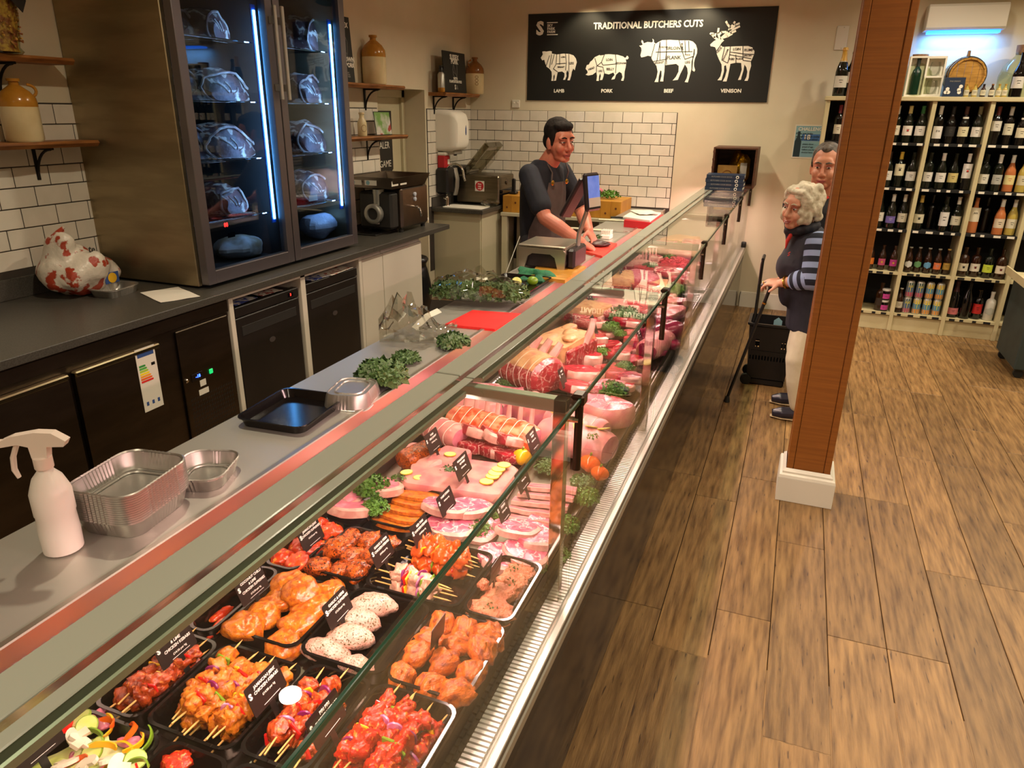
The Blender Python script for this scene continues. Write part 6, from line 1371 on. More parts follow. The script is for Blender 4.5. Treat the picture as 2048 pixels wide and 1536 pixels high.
# on the butcher's blocks
t = sprig('green leaves heaped on the far butchers block', 0, 0, .12, 'parsley', 2, z=1.063, pt=(-1.80, 7.48), n=60, flat=.45, name='leaf_heap', cat='leaves')
crumple('raw_joint', 'pink raw joint on the far butchers block', 'pork', (-2.02, 7.55, 1.063), (.13, .09, .05), 3, 'meat', .3)
crumple('raw_joint', 'raw meat parcel on the nearer butchers block', 'lamb', (-2.52, 7.5, 1.063), (.12, .1, .08), 5, 'meat', .3)
t = thing('squeeze_bottle', 'pale squeeze bottle on the nearer butchers block', 'bottle', (-2.66, 7.58, 1.063)); MB().lathe([(.03, 0), (.032, .01), (.032, .14), (.02, .16)], 14).build('body', 'bottle_white', t); MB().lathe([(.02, .16), (.008, .18), (.004, .22)], 12).build('nozzle', 'bottle_white', t)
t = thing('phone_handset', 'black phone handset standing on the nearer butchers block', 'phone', (-2.83, 7.42, 1.063)); MB().box(-.04, .04, -.04, .04, 0, .03, .008).build('cradle', 'black_plastic', t, smooth=False); MB().box(-.02, .02, -.012, .018, .02, .16, .008).build('handset', 'black_plastic', t, smooth=False)
cb = [(-2.6, 7.25, 1.07), (-2.57, 7.2, 1.06), (-2.57, 7.2, .9), (-2.66, 7.1, .6), (-2.75, 6.9, .2), (-2.8, 6.8, .03)]
tag(MB().tube(cb, .004, 6).build('white_cable', 'sign_white'), 'thin white cable hanging from the butchers block', 'cable')
# ---------------------------------------------------------------- crate and books on the end of the counter glass
mk('crate_wood', '5a341c', '482814', 9, rough=.55, stretch=(1, 1, 4)); mk('gold_foil', 'c8a018', 'a87e10', 16, rough=.18, metal=.8, bump=.8, bscale=25); mk('kraft_card', 'a8803c', '98702f', 10, rough=.7); mk('book_navy', '20304a', rough=.45)
p0, p1 = Py(1420, 374, 7.3), Py(1507, 374, 7.3); cw = (p1.x - p0.x)
cr = thing('wooden_crate', 'dark wooden crate on its side on the far counter glass', 'crate', ((p0.x + p1.x) / 2, 7.47, ZT + .0105))
MB().box(-cw / 2, cw / 2, .2, .22, 0, .36).build('back_board', 'crate_wood', cr, smooth=False)
for s_ in (-1, 1):
    for k in range(4): MB().box(s_ * cw / 2 - s_ * .018, s_ * cw / 2, -.2 + k * .1 + .002, -.1 + k * .1 - .002, 0, .36, .002).build('side_board', 'crate_wood', cr, smooth=False)
for z in (0, .344):
    for k in range(4): MB().box(-cw / 2 + .019, cw / 2 - .019, -.2 + k * .1 + .002, -.1 + k * .1 - .002, z, z + .016, .002).build('top_board' if z else 'floor_board', 'crate_wood', cr, smooth=False)
for k in range(5): MB().box(-cw / 2 - .002, -cw / 2 + .02, -.203, -.199, .03 + k * .07, .05 + k * .07).build('joint_tab', 'crate_wood', cr, smooth=False)
for i, (x, y, w_, h_, rz, mt, lb) in enumerate(((.07, .02, .075, .14, .2, 'gold_foil', 'gold foil packet with a white tag in the crate'), (.0, .1, .07, .16, -.2, 'gold_foil', 'gold foil packet at the back of the crate'))):
    o = MB().ell((0, 0, h_), (w_, .03, h_), 16, 10, .25, 18, i).build('foil_packet', mt, None, loc=(cr.location.x + x, 7.45 + y, ZT + .028), rz=rz); tag(o, lb, 'packet')
    if i == 0: MB().box(-.03, .03, -.036, -.034, .06, .2).build('white_tag', 'paper', o, smooth=False)
o = MB().box(-.09, .09, -.02, .02, 0, .18, .004).build('kraft_packet', 'kraft_card', None, loc=(cr.location.x - .06, 7.35, ZT + .028), rz=.1, smooth=False); tag(o, 'brown card packet with a round print in the crate', 'packet')
m = MB(); m.tube([(.045 * cos(a), -.0212, .09 + .045 * sin(a)) for a in [2 * pi * k / 16 for k in range(17)]], .004, 5); m.build('round_print', 'shelf_wood', o)
q0, q1 = Py(1417, 398, 6.9), Py(1478, 398, 6.9)
for i in range(4):
    bk = thing('book', ('navy book at the bottom of the stack on the counter glass', 'navy book second from the bottom of the stack', 'navy book third from the bottom of the stack', 'navy book on top of the stack on the counter glass')[i], 'book', (-.63 + .006 * (i % 2), 6.98, ZT + .011 + i * .034), rz=.02 * (i - 1), group='navy books')
    MB().box(-.165, .165, -.002, .24, 0, .004).box(-.165, .165, -.002, .24, .028, .032).box(-.165, .165, -.004, .0, 0, .032).build('cover', 'book_navy', bk, smooth=False)
    MB().box(-.16, .16, .001, .235, .0045, .0275).build('pages', 'paper', bk, smooth=False)
    text('BUTCHERS COOK BOOK', .016, 'sign_grey', bk, FR((-.03, -.0046, .016), (1, 0, 0), (0, 0, 1)), .01); m = MB(); m.tube([(.105 + .011 * cos(a), -.0046, .016 + .011 * sin(a)) for a in [2 * pi * k / 12 for k in range(13)]], .003, 4); m.build('spine_ring', 'sign_white', bk)
# ================================================================ people
mk('skin', 'c98a6c', 'bd7a5e', 12, rough=.5, sss=.15); mk('skin_old', 'd09a80', 'c08468', 10, rough=.55, sss=.15, bump=.15, bscale=60); mk('skin_ruddy', 'c47a60', 'b86a54', 10, rough=.5, sss=.15)
mk('lip', 'a0504a', rough=.4); mk('eye_white', 'd8cfc6', rough=.3); mk('iris', '2a1a14', rough=.2)
mk('hair_dark', '15100d', '1e1612', 40, rough=.85, spec=.2, bump=.6, bscale=60, stretch=(1, 1, .3)); mk('hair_white', 'cfc6b0', 'b0a58c', 30, rough=.6, bump=.8, bscale=30); mk('hair_grey', '5a5046', '3a322a', 40, rough=.6, bump=.5, bscale=60)
mk('tee_navy', '16161f', '1b1b26', 12, rough=.85); mk('apron', '5a4a46', '51433f', 14, rough=.85); mk('vest_navy', '171520', '1d1a26', 10, rough=.75, bump=.2, bscale=20); mk('trouser_cream', 'cabfa4', 'bfb394', 8, rough=.8, bump=.35, bscale=14); mk('trouser_dark', '26242a', rough=.8); mk('shoe_navy', '22202e', rough=.3); mk('shoe_sole', 'b8a07a', rough=.6); mk('brass', 'c8963a', rough=.25, metal=1); mk('collar_red', 'b8281e', rough=.7); mk('jacket_dark', '1f1d22', rough=.8)
def stripes(name, c1, c2, axis, freq, off=0):
    m = bpy.data.materials.new(name); m.use_nodes = True; N = m.node_tree.nodes; L = m.node_tree.links; b = N['Principled BSDF']; b.inputs['Roughness'].default_value = .85
    tc = N.new('ShaderNodeTexCoord'); d = N.new('ShaderNodeVectorMath'); d.operation = 'DOT_PRODUCT'; d.inputs[1].default_value = Vector(axis).normalized() * freq; L.new(tc.outputs['Object'], d.inputs[0])
    a = N.new('ShaderNodeMath'); a.operation = 'ADD'; a.inputs[1].default_value = off; L.new(d.outputs['Value'], a.inputs[0]); s_ = N.new('ShaderNodeMath'); s_.operation = 'SINE'; L.new(a.outputs[0], s_.inputs[0])
    g = N.new('ShaderNodeMath'); g.operation = 'GREATER_THAN'; g.inputs[1].default_value = 0; L.new(s_.outputs[0], g.inputs[0]); x = N.new('ShaderNodeMix'); x.data_type = 'RGBA'; L.new(g.outputs[0], x.inputs[0]); x.inputs[6].default_value = hexc(c1); x.inputs[7].default_value = hexc(c2); L.new(x.outputs[2], b.inputs['Base Color']); MAT[name] = m
def headframe(c, face, pitch=0, tilt=0, s_=1):
    f = Vector(face).normalized(); a = math.atan2(f.y, f.x)
    return Matrix.Translation(c) @ Matrix.Rotation(a, 4, 'Z') @ Matrix.Rotation(pitch, 4, 'Y') @ Matrix.Rotation(tilt, 4, 'X') @ Matrix.Scale(s_, 4)
def head(m, H, jaw=1.0, age=0):
    E = lambda c, r, **k: m.ell(c, r, 20, 14, M=H, **k)
    E((-.012, 0, .035), (.097, .076, .092)); E((.028, 0, -.035), (.062, .060 * jaw, .085)); E((.012, 0, -.03), (.06, .066 * jaw, .065)); E((.060, 0, -.098), (.028, .034 * jaw, .022)); E((.03, 0, -.085), (.045, .05 * jaw, .035))
    for s_ in (-1, 1):
        E((.058, s_ * .036, -.036), (.03, .027, .03)); E((.075, s_ * .03, .027), (.016, .03, .0125)); E((-.008, s_ * .078, -.012), (.02, .009, .033)); E((.096, s_ * .013, -.040), (.012, .009, .009))
        E((-.004, s_ * .076, -.035), (.012, .008, .014)); E((.074, s_ * .021, -.06), (.018, .012, .016))
        if age: E((.05, s_ * .045, -.07), (.02, .016, .026))
    E((.072, 0, .034), (.02, .05, .03)); m.tube([(.086, 0, .022), (.098, 0, -.008), (.110, 0, -.032)], [.009, .0105, .0125], 10, M=H); E((.108, 0, -.036), (.0135, .0135, .012))
    E((.086, 0, -.064), (.014, .026, .008)); E((.083, 0, -.079), (.014, .023, .008))
def facebits(t, H, brow, eye_open=1.0, smile=0, lipm='lip', irisx=0):
    loc = H
    for s_ in (-1, 1):
        MB().ell((.0815, s_ * .031, .003), (.0105, .0125, .0068 * eye_open), 14, 10, M=loc).build('eye', 'eye_white', t, W=True)
        MB().ell((.0895, s_ * .031 + irisx, .003), (.0045, .0066, .0064 * eye_open), 12, 8, M=loc).build('iris', 'iris', t, W=True)
        MB().tube([(.086, s_ * .016, .010), (.0935, s_ * .03, .0135), (.084, s_ * .047, .0095)], [.0022, .003, .002], 6, M=loc).build('eyelid', 'lip' if brow != 'hair_dark' else 'skin_ruddy', t, W=True)
        MB().tube([(.091, s_ * .012, .026), (.095, s_ * .03, .032), (.082, s_ * .05, .026)], [.0035, .0045, .0025], 6, M=loc).build('eyebrow', brow, t, W=True)
    MB().tube([(.085, -.026, -.070 + smile), (.0965, -.012, -.0685), (.0985, 0, -.0695), (.0965, .012, -.0685), (.085, .026, -.070 + smile)], [.002, .0045, .005, .0045, .002], 6, M=loc).build('upper_lip', lipm, t, W=True)
    MB().tube([(.084, -.024, -.0725 + smile), (.0945, -.011, -.0785), (.0965, 0, -.080), (.0945, .011, -.0785), (.084, .024, -.0725 + smile)], [.002, .005, .006, .005, .002], 6, M=loc).build('lower_lip', lipm, t, W=True)
    if smile: MB().tube([(.088, -.02, -.0715 + smile * .7), (.0985, 0, -.0745), (.088, .02, -.0715 + smile * .7)], [.002, .004, .002], 6, M=loc).build('teeth', 'eye_white', t, W=True)
def hand(m, M, curl=(.5, .5, .5, .5), side=1, spread=.06, thumb=(.55, .75, -.35), s_=1.0, tcurl=.3):
    """wrist at origin, fingers along +x, back of hand +z, thumb on +y * side"""
    M = M @ Matrix.Scale(s_, 4)
    m.ell((.045, 0, 0), (.055, .043, .018), 16, 10, M=M, sq=.8); m.tube([(-.03, 0, 0), (.02, 0, 0)], [.027, .03], 12, M=M, flat=.75)
    for i, (y, L_) in enumerate(((.031, .072), (.0105, .080), (-.0105, .075), (-.031, .058))):
        y *= side; p = Vector((.085, y, .002)); a = 0; pts = [Vector((.06, y * .95, .0)), p]; yaw = spread * (1.5 - i) * side
        for seg, f in enumerate((.45, .32, .23)):
            a += curl[i] * (1 if seg else .8); d = Vector((cos(a) * cos(yaw), sin(yaw), -sin(a))); p = p + d * L_ * f; pts.append(p)
        m.tube(pts, [.0105, .0098, .009, .0082, .0068], 10, M=M); m.ell(tuple(pts[-1]), .0068, 8, 6, M=M)
    t = Vector(thumb); t.y *= side; t.normalize(); p0 = Vector((.018, .030 * side, -.002)); p1 = p0 + t * .04; t2 = (t + Vector((.5, 0, -tcurl))).normalized(); p2 = p1 + t2 * .032; m.tube([p0, p1, p2], [.014, .0115, .0085], 10, M=M); m.ell(tuple(p2), .0085, 8, 6, M=M)
def handframe(w_, d, back):
    x = Vector(d).normalized(); z = Vector(back); z = (z - x * z.dot(x)).normalized(); y = z.cross(x)
    return Matrix(((x.x, y.x, z.x, w_[0]), (x.y, y.y, z.y, w_[1]), (x.z, y.z, z.z, w_[2]), (0, 0, 0, 1)))
def limb(m, pts, rs, n=14, flat=1.0):
    m.tube(pts, rs, n, flat=flat)
    for p, r_ in zip(pts, rs): m.ell(tuple(p), r_, 14, 10)
def torso(m, secs, n=24, M=None):
    """stacked ellipses: centre, half depth, half width, facing yaw"""
    rings = []
    for c, a, b, yaw in secs:
        u = Vector((cos(yaw), sin(yaw), 0)); v = Vector((-sin(yaw), cos(yaw), 0)); c = Vector(c)
        rings.append([tuple(c + u * cos(q) * a + v * sin(q) * b) for q in [2 * pi * k / n for k in range(n)]])
    m.loft(rings)
def skinned(mb, name, mat, parent, voxel, sm=4):
    me = remesh(mb, voxel, sm); o_ = parent.location
    me.transform(Matrix.Translation(-o_)); me.materials.append(MAT[mat]); return link(name, me, parent)
# ---------------------------------------------------------------- the butcher
bx, by = -1.80, 5.42
bu = thing('person', 'person in navy tee and grey apron trimming meat behind the counter', 'person', (bx, by, 0))
yw = R(-18)
hc = Vector(Py(1119, 282, 5.36)); Hb = headframe(hc, (.80, -.60, 0), pitch=R(5), tilt=R(3), s_=1.2)
sR, sL = Vector((-1.86, 5.20, 1.455)), Vector((-1.74, 5.60, 1.455)); eR, eL = Vector(Py(1090, 436, 5.08)), Vector((-1.56, 5.60, 1.16)); wR, wL = Vector(Py(1164, 485, 5.05)), Vector(Py(1178, 462, 5.30))
m = MB(); head(m, Hb, 1.05)
m.tube([Hb @ Vector((-.02, 0, -.05)), Vector((-1.80, 5.40, 1.50))], [.068, .078], 16)
torso(m, [((-1.83, 5.42, .9), .12, .18, yw), ((-1.83, 5.42, 1.1), .13, .19, yw), ((-1.82, 5.41, 1.35), .13, .2, yw), ((-1.81, 5.40, 1.5), .09, .17, yw), ((-1.81, 5.4, 1.54), .05, .08, yw)])
for s_, e, w_ in ((sR, eR, wR), (sL, eL, wL)): limb(m, [s_, s_.lerp(e, .5), e], [.075, .066, .052]); limb(m, [e, e.lerp(w_, .35), w_], [.052, .054, .034])
for y in (5.32, 5.52): limb(m, [(-1.84, y, .9), (-1.83, y, .5), (-1.85, y, .08)], [.10, .075, .05]); m.ell((-1.80, y, .04), (.13, .05, .04), 14, 8)
hand(m, handframe(wR, (.75, .35, -.45), (-.25, -.3, 1)), (.55, .6, .65, .7), 1, s_=1.08); hand(m, handframe(wL, (.55, -.45, -.6), (.3, .2, 1)), (.5, .55, .6, .7), -1, s_=1.08)
bo = skinned(m, 'body', 'skin_ruddy', bu, .0052, 3)
facebits(bu, Hb, 'hair_dark', .8, 0, 'lip')
m = MB(); m.ell((-.022, 0, .055), (.097, .083, .085), 22, 14, M=Hb, amp=.05, fr=40); m.ell((-.055, 0, .0), (.062, .078, .07), 18, 12, M=Hb); m.ell((.03, 0, .088), (.06, .068, .036), 18, 10, M=Hb, amp=.08, fr=50); 
for s_ in (-1, 1): m.ell((.012, s_ * .066, .035), (.03, .014, .04), 12, 8, M=Hb); m.ell((.02, s_ * .070, .0), (.010, .008, .026), 10, 8, M=Hb)
skinned(m, 'hair', 'hair_dark', bu, .006, 1)
m = MB(); torso(m, [((-1.83, 5.42, .95), .14, .20, yw), ((-1.835, 5.42, 1.12), .145, .205, yw), ((-1.825, 5.41, 1.35), .145, .215, yw), ((-1.815, 5.40, 1.49), .11, .20, yw), ((-1.81, 5.40, 1.555), .075, .095, yw)])
for s_, e in ((sR, eR), (sL, eL)): limb(m, [s_, s_.lerp(e, .35), s_.lerp(e, .72)], [.082, .083, .082])
skinned(m, 't_shirt', 'tee_navy', bu, .009, 5)
m = MB(); U = Vector((cos(yw), sin(yw), 0)); V = Vector((-sin(yw), cos(yw), 0)); rings = []
for z, wd, a, b, cx in ((.55, 1.45, .165, .22, 0), (.8, 1.45, .165, .225, 0), (1.05, 1.3, .165, .225, 0), (1.2, .95, .163, .22, 0), (1.32, .62, .160, .218, .004), (1.40, .52, .150, .21, .006)):
    c = Vector((-1.83 + cx, 5.415, z)); ro = [c + U * cos(q) * a + V * sin(q) * b for q in [wd * (k / 12 * 2 - 1) for k in range(13)]]; rings.append([tuple(p) for p in ro] + [tuple(c + (p - c) * .955) for p in ro[::-1]])
m.loft(rings); m.build('apron', 'apron', bu, W=True)
for s_ in (-1, 1):
    c = Vector((-1.824, 5.415, 1.40)); p = c + U * .145 + V * s_ * .09; q = Hb @ Vector((-.03, s_ * .07, -.125)); MB().tube([p, p.lerp(q, .5) + U * .03, q], .012, 6, flat=.4).build('apron_strap', 'apron', bu, W=True)
    MB().lathe([(.016, -.002), (.02, 0), (.016, .003)], 14, FR(tuple(p + U * .012), tuple(V), (0, 0, 1))).build('strap_ring', 'brass', bu, W=True)
m = MB()
for y in (5.32, 5.52): limb(m, [(-1.84, y, .95), (-1.83, y, .5), (-1.85, y, .07)], [.125, .095, .075])
skinned(m, 'trousers', 'trouser_dark', bu, .012, 3)
# ---------------------------------------------------------------- the woman with the stick
lx, ly = .2, 4.93
la = thing('person', 'white-haired person in navy vest and striped sleeves leaning on a stick', 'person', (lx, ly, 0))
hc = Vector(Py(1600, 414, 4.86)); Hl = headframe(hc, (-.62, -.78, 0), pitch=R(4), tilt=R(-4), s_=1.06)
sN, sF = Vector((.165, 4.755, 1.165)), Vector((.10, 5.09, 1.17)); eN, eF = Vector(Py(1628, 556, 4.70)), Vector((.11, 5.11, .92)); wN, wF = Vector(Py(1563, 566, 4.80)), Vector((-.02, 5.0, .88))
m = MB(); head(m, Hl, .98, 1); m.tube([Hl @ Vector((-.02, 0, -.05)), Vector((.10, 4.93, 1.17))], [.058, .066], 16)
torso(m, [((.21, 4.93, .72), .11, .15, pi), ((.16, 4.93, .95), .12, .15, pi), ((.12, 4.93, 1.12), .11, .16, pi), ((.1, 4.93, 1.2), .06, .1, pi)])
for s_, e, w_ in ((sN, eN, wN), (sF, eF, wF)): limb(m, [s_, s_.lerp(e, .5), e], [.06, .055, .045]); limb(m, [e, e.lerp(w_, .4), w_], [.045, .042, .028])
fN, fF = (.205, 4.79), (.19, 5.06)
for x, y in (fN, fF): limb(m, [(.20, y * .5 + 4.93 * .5, .74), (.16, y, .42), (x, y, .07)], [.09, .07, .038]); m.ell((x - .06, y, .036), (.10, .03, .02), 14, 8)
hand(m, handframe(wN, (-.95, .25, -.12), (-.1, -.25, 1)), (.55, .62, .68, .75), 1, s_=.92); hand(m, handframe(wF, (-.85, -.45, -.05), (0, .1, 1)), (.6, .65, .7, .75), -1, s_=.92)
skinned(m, 'body', 'skin_old', la, .0052, 3)
facebits(la, Hl, 'hair_white', .75, .006, 'lip')
m = MB(); m.ell((-.03, 0, .045), (.105, .095, .092), 24, 16, M=Hl, amp=.12, fr=22); rn = random.Random(4)
for i in range(46):
    a = rn.uniform(.55, 2 * pi - .55); z = rn.uniform(-.07, .12); q = .092 * math.sqrt(max(.1, 1 - max(0, z - .03) ** 2 / .012)); m.ell((-.03 + cos(a) * q * 1.05, sin(a) * q * .98, z), (rn.uniform(.02, .032), rn.uniform(.018, .028), rn.uniform(.025, .035)), 10, 8, M=Hl)
for s_ in (-1, 1):
    for k in range(4): m.ell((.045 - .012 * k, s_ * (.062 + .007 * k), .075 - .02 * k), (.024, .02, .024), 10, 8, M=Hl)
for k in range(6): m.ell((.062 - .004 * abs(k - 2.5), -.05 + .02 * k, .093), (.02, .018, .018), 10, 8, M=Hl)
skinned(m, 'hair', 'hair_white', la, .0065, 2)
stripes('sleeve_stripe', '8b9bc0', '161a2a', (eN - sN).normalized(), 2 * pi / .07, 1.5); stripes('sleeve_stripe_low', '8b9bc0', '161a2a', (wN - eN).normalized(), 2 * pi / .055, .5)
m = MB(); limb(m, [sN, sN.lerp(eN, .5), eN], [.082, .08, .078]); skinned(m, 'upper_sleeve', 'sleeve_stripe', la, .009, 3)
m = MB(); limb(m, [eN, eN.lerp(wN, .3), eN.lerp(wN, .5)], [.077, .066, .062]); skinned(m, 'lower_sleeve', 'sleeve_stripe_low', la, .009, 3)
m = MB(); limb(m, [sF, eF, eF.lerp(wF, .6)], [.08, .074, .06]); skinned(m, 'far_sleeve', 'sleeve_stripe', la, .009, 3)
m = MB(); torso(m, [((.20, 4.93, .60), .155, .20, pi), ((.19, 4.93, .72), .15, .195, pi), ((.15, 4.93, .90), .165, .19, pi), ((.115, 4.92, 1.02), .175, .19, pi), ((.12, 4.93, 1.12), .14, .185, pi), ((.115, 4.93, 1.20), .10, .14, pi), ((.10, 4.92, 1.25), .075, .085, pi)])
m.ell((-.005, 4.88, 1.0), (.06, .09, .09), 16, 12); m.ell((.03, 4.88, .86), (.06, .10, .12), 16, 12)
skinned(m, 'vest', 'vest_navy', la, .01, 5)
cn = Hl @ Vector((-.02, 0, -.13)); m = MB()
for k in range(14):
    a = 2 * pi * k / 14; 
    if abs(((a + .35) % (2 * pi)) - pi) < .35: continue
    m.ell((cn.x + .02 + .078 * cos(a), cn.y + .075 * sin(a), cn.z + .005 + .02 * cos(a)), (.03, .032, .034), 10, 8)
skinned(m, 'vest_collar', 'vest_navy', la, .009, 3)
p = Hl @ Vector((.055, .0, -.15)); MB().tube([p + Vector((.02, .0, .02)), p + Vector((-.005, -.01, -.04)), p + Vector((-.01, -.0, -.09))], [.022, .02, .006], 8, flat=.6).build('red_collar', 'collar_red', la, W=True)
p = Vector(Py(1578, 508, 4.745)); MB().tube([p + Vector((.006, 0, .012)), p + Vector((-.005, -.002, .004)), p + Vector((.004, -.002, -.004)), p + Vector((-.006, 0, -.012))], .0035, 6).build('chest_emblem', 'collar_red', la, W=True)
m = MB()
for x, y in (fN, fF): limb(m, [(.20, y * .55 + 4.93 * .45, .70), (.155, y, .42), (.17, y, .26), (x - .005, y, .115)], [.108, .08, .068, .058])
skinned(m, 'trousers', 'trouser_cream', la, .009, 3)
for k, (x, y) in enumerate((fN, fF)):
    sh = MB(); sh.tube([(x + .05, y, .048), (x - .02, y, .048), (x - .10, y, .04), (x - .16, y - .002, .032)], [.042, .046, .046, .026], 14, flat=.9); me = remesh(sh, .006, 3); me.transform(Matrix.Translation(-la.location)); me.materials.append(MAT['shoe_navy']); so_ = link('shoe', me, la)
    MB().tube([(x + .05, y, .01), (x - .1, y, .01), (x - .17, y, .012)], [.036, .04, .02], 12, flat=.25).build('sole', 'shoe_sole', la, W=True)
    MB().tube([(x - .05, y - .03, .068), (x - .055, y, .078), (x - .05, y + .03, .068)], .004, 6).build('snaffle_bar', 'brass', la, W=True)
w0 = wN.lerp(eN, .16); ax = (eN - wN).normalized(); MB().tube([w0 + ax.orthogonal().normalized() * 0 + (Matrix.Rotation(a, 4, ax) @ (ax.orthogonal().normalized() * .036)) for a in [2 * pi * k / 14 for k in range(15)]], .008, 6).build('wristwatch', 'brass', la, W=True)
f = handframe(wN, (-.95, .25, -.12), (-.1, -.25, 1)) @ Vector((.105, .02, .008)); MB().lathe([(.011, -.002), (.012, 0), (.011, .002)], 12, Matrix.Translation(f) @ Matrix.Rotation(R(70), 4, 'Y'), cap=False).build('ring', 'brass', la, W=True)
# her stick
top = Vector(Py(1541, 574, 4.88)); tip = Vector(Pz(1454, 800, .015))
cn_ = thing('walking_stick', 'black walking stick held under the white-haired person\'s hands', 'walking stick', (tip.x, tip.y, 0))
MB().tube([tip + Vector((0, 0, .02)), top], [.010, .0115], 10).build('shaft', 'black_plastic', cn_, W=True)
MB().tube([tip + Vector((0, 0, -.012)), tip + Vector((0, 0, .03))], [.02, .013], 12).build('ferrule', 'black_rubber', cn_, W=True)
d = (top - tip).normalized(); MB().tube([top + Vector((-.055, .015, .0)), top + Vector((-.03, .01, .018)), top + Vector((.0, 0, .02)), top + Vector((.05, -.01, .012))], [.012, .014, .014, .011], 10).build('handle', 'black_plastic', cn_, W=True)
q = tip.lerp(top, .86); MB().tube([q, q + d * .012], .0135, 10).build('collar', 'brass', cn_, W=True)
# ---------------------------------------------------------------- the man behind the post
ma = thing('person', 'grey-haired person in a dark jacket looking past the wooden post', 'person', (.20, 5.32, 0))
hc = Vector(Py(1651, 334, 5.24)); Hm = headframe(hc, (-.16, -.98, 0), pitch=R(2), tilt=0, s_=1.1)
m = MB(); head(m, Hm, 1.08, 1); m.tube([Hm @ Vector((-.02, 0, -.05)), Vector((.17, 5.31, 1.40))], [.062, .075], 16)
torso(m, [((.27, 5.33, .85), .11, .17, -pi / 2), ((.24, 5.33, 1.1), .12, .17, -pi / 2), ((.19, 5.33, 1.3), .12, .2, -pi / 2), ((.18, 5.33, 1.42), .07, .13, -pi / 2)])
for s_ in (-1, 1):
    a = Vector((.19 + s_ * .19, 5.33, 1.33)); e = Vector((.25 + s_ * .2, 5.36, 1.05)); w_ = Vector((.27 + s_ * .15, 5.22, .82)); limb(m, [a, e], [.065, .05]); limb(m, [e, w_], [.05, .032]); hand(m, handframe(w_, (0, -.3, -1), (s_, 0, 0)), (.3, .35, .4, .4), s_, s_=1)
    limb(m, [(.27 + s_ * .09, 5.34, .88), (.28 + s_ * .08, 5.33, .48), (.28 + s_ * .08, 5.36, .09)], [.1, .075, .045]); m.ell((.28 + s_ * .08, 5.30, .04), (.045, .12, .035), 12, 8)
skinned(m, 'body', 'skin', ma, .0055, 3)
facebits(ma, Hm, 'hair_grey', .7, 0, 'lip')
m = MB(); m.ell((-.03, 0, .060), (.092, .084, .080), 22, 14, M=Hm, amp=.05, fr=40); m.ell((-.055, 0, .0), (.06, .078, .065), 18, 12, M=Hm); m.ell((.03, 0, .10), (.045, .03, .03), 14, 8, M=Hm)
for s_ in (-1, 1): m.ell((.0, s_ * .072, .03), (.025, .011, .04), 10, 8, M=Hm)
skinned(m, 'hair', 'hair_grey', ma, .006, 1)
m = MB(); torso(m, [((.27, 5.33, .75), .14, .20, -pi / 2), ((.24, 5.33, 1.1), .145, .20, -pi / 2), ((.19, 5.33, 1.3), .14, .22, -pi / 2), ((.18, 5.33, 1.41), .09, .15, -pi / 2), ((.17, 5.32, 1.46), .075, .08, -pi / 2)])
for s_ in (-1, 1): a = Vector((.19 + s_ * .19, 5.33, 1.33)); e = Vector((.25 + s_ * .2, 5.36, 1.05)); w_ = Vector((.27 + s_ * .15, 5.22, .82)); limb(m, [a, e, e.lerp(w_, .9)], [.085, .07, .05])
skinned(m, 'jacket', 'jacket_dark', ma, .01, 4)
MB().tube([Hm @ Vector((.06, -.05, -.16)), Hm @ Vector((.085, 0, -.20)), Hm @ Vector((.06, .05, -.16))], [.012, .018, .012], 8, flat=.5).build('shirt_collar', 'collar_red', ma, W=True)
m = MB()
for s_ in (-1, 1): limb(m, [(.27 + s_ * .09, 5.34, .86), (.28 + s_ * .08, 5.33, .48), (.28 + s_ * .08, 5.36, .06)], [.125, .095, .07])
skinned(m, 'trousers', 'trouser_dark', ma, .012, 3)
for s_ in (-1, 1): m = MB().tube([(.28 + s_ * .08, 5.42, .045), (.28 + s_ * .08, 5.30, .045), (.28 + s_ * .08, 5.16, .035)], [.05, .052, .04], 14, flat=.85); m.v = [(x, y, max(.002, z)) for x, y, z in m.v]; m.build('shoe', 'shoe_navy', ma, W=True)
# ---------------------------------------------------------------- wheeled basket
bk = thing('shopping_basket', 'black wheeled plastic shopping basket with raised handle beside the stick', 'basket', (-.03, 5.50, 0))
def wall_panel(y, flip):
    """slotted face, x from -.16 to .16, between z .08 and .46"""
    m = MB(); t = .006
    def bar(x0, x1, z0, z1):
        k = lambda z: .84 + .16 * (z - .06) / .4
        m.add([(x0 * k(z0), y * k(z0), z0), (x1 * k(z0), y * k(z0), z0), (x1 * k(z1), y * k(z1), z1), (x0 * k(z1), y * k(z1), z1), (x0 * k(z0), y * k(z0) + flip * t, z0), (x1 * k(z0), y * k(z0) + flip * t, z0), (x1 * k(z1), y * k(z1) + flip * t, z1), (x0 * k(z1), y * k(z1) + flip * t, z1)], [(0, 1, 2, 3), (7, 6, 5, 4), (0, 4, 5, 1), (1, 5, 6, 2), (2, 6, 7, 3), (3, 7, 4, 0)])
    bar(-.16, .16, .06, .20); bar(-.16, .16, .235, .27); bar(-.16, .16, .275, .30)
    for i in range(14): bar(-.16 + i * .0235, -.16 + i * .0235 + .012, .20, .235)
    bar(-.16, -.11, .30, .36); bar(-.08, .07, .30, .36)
    for i in range(5): bar(.07 + i * .02, .07 + i * .02 + .01, .30, .36)
    bar(-.16, .16, .36, .47); return m
wall_panel(-.14, 1).build('front_panel', 'black_plastic', bk, smooth=False); wall_panel(.14, -1).build('back_panel', 'black_plastic', bk, smooth=False)
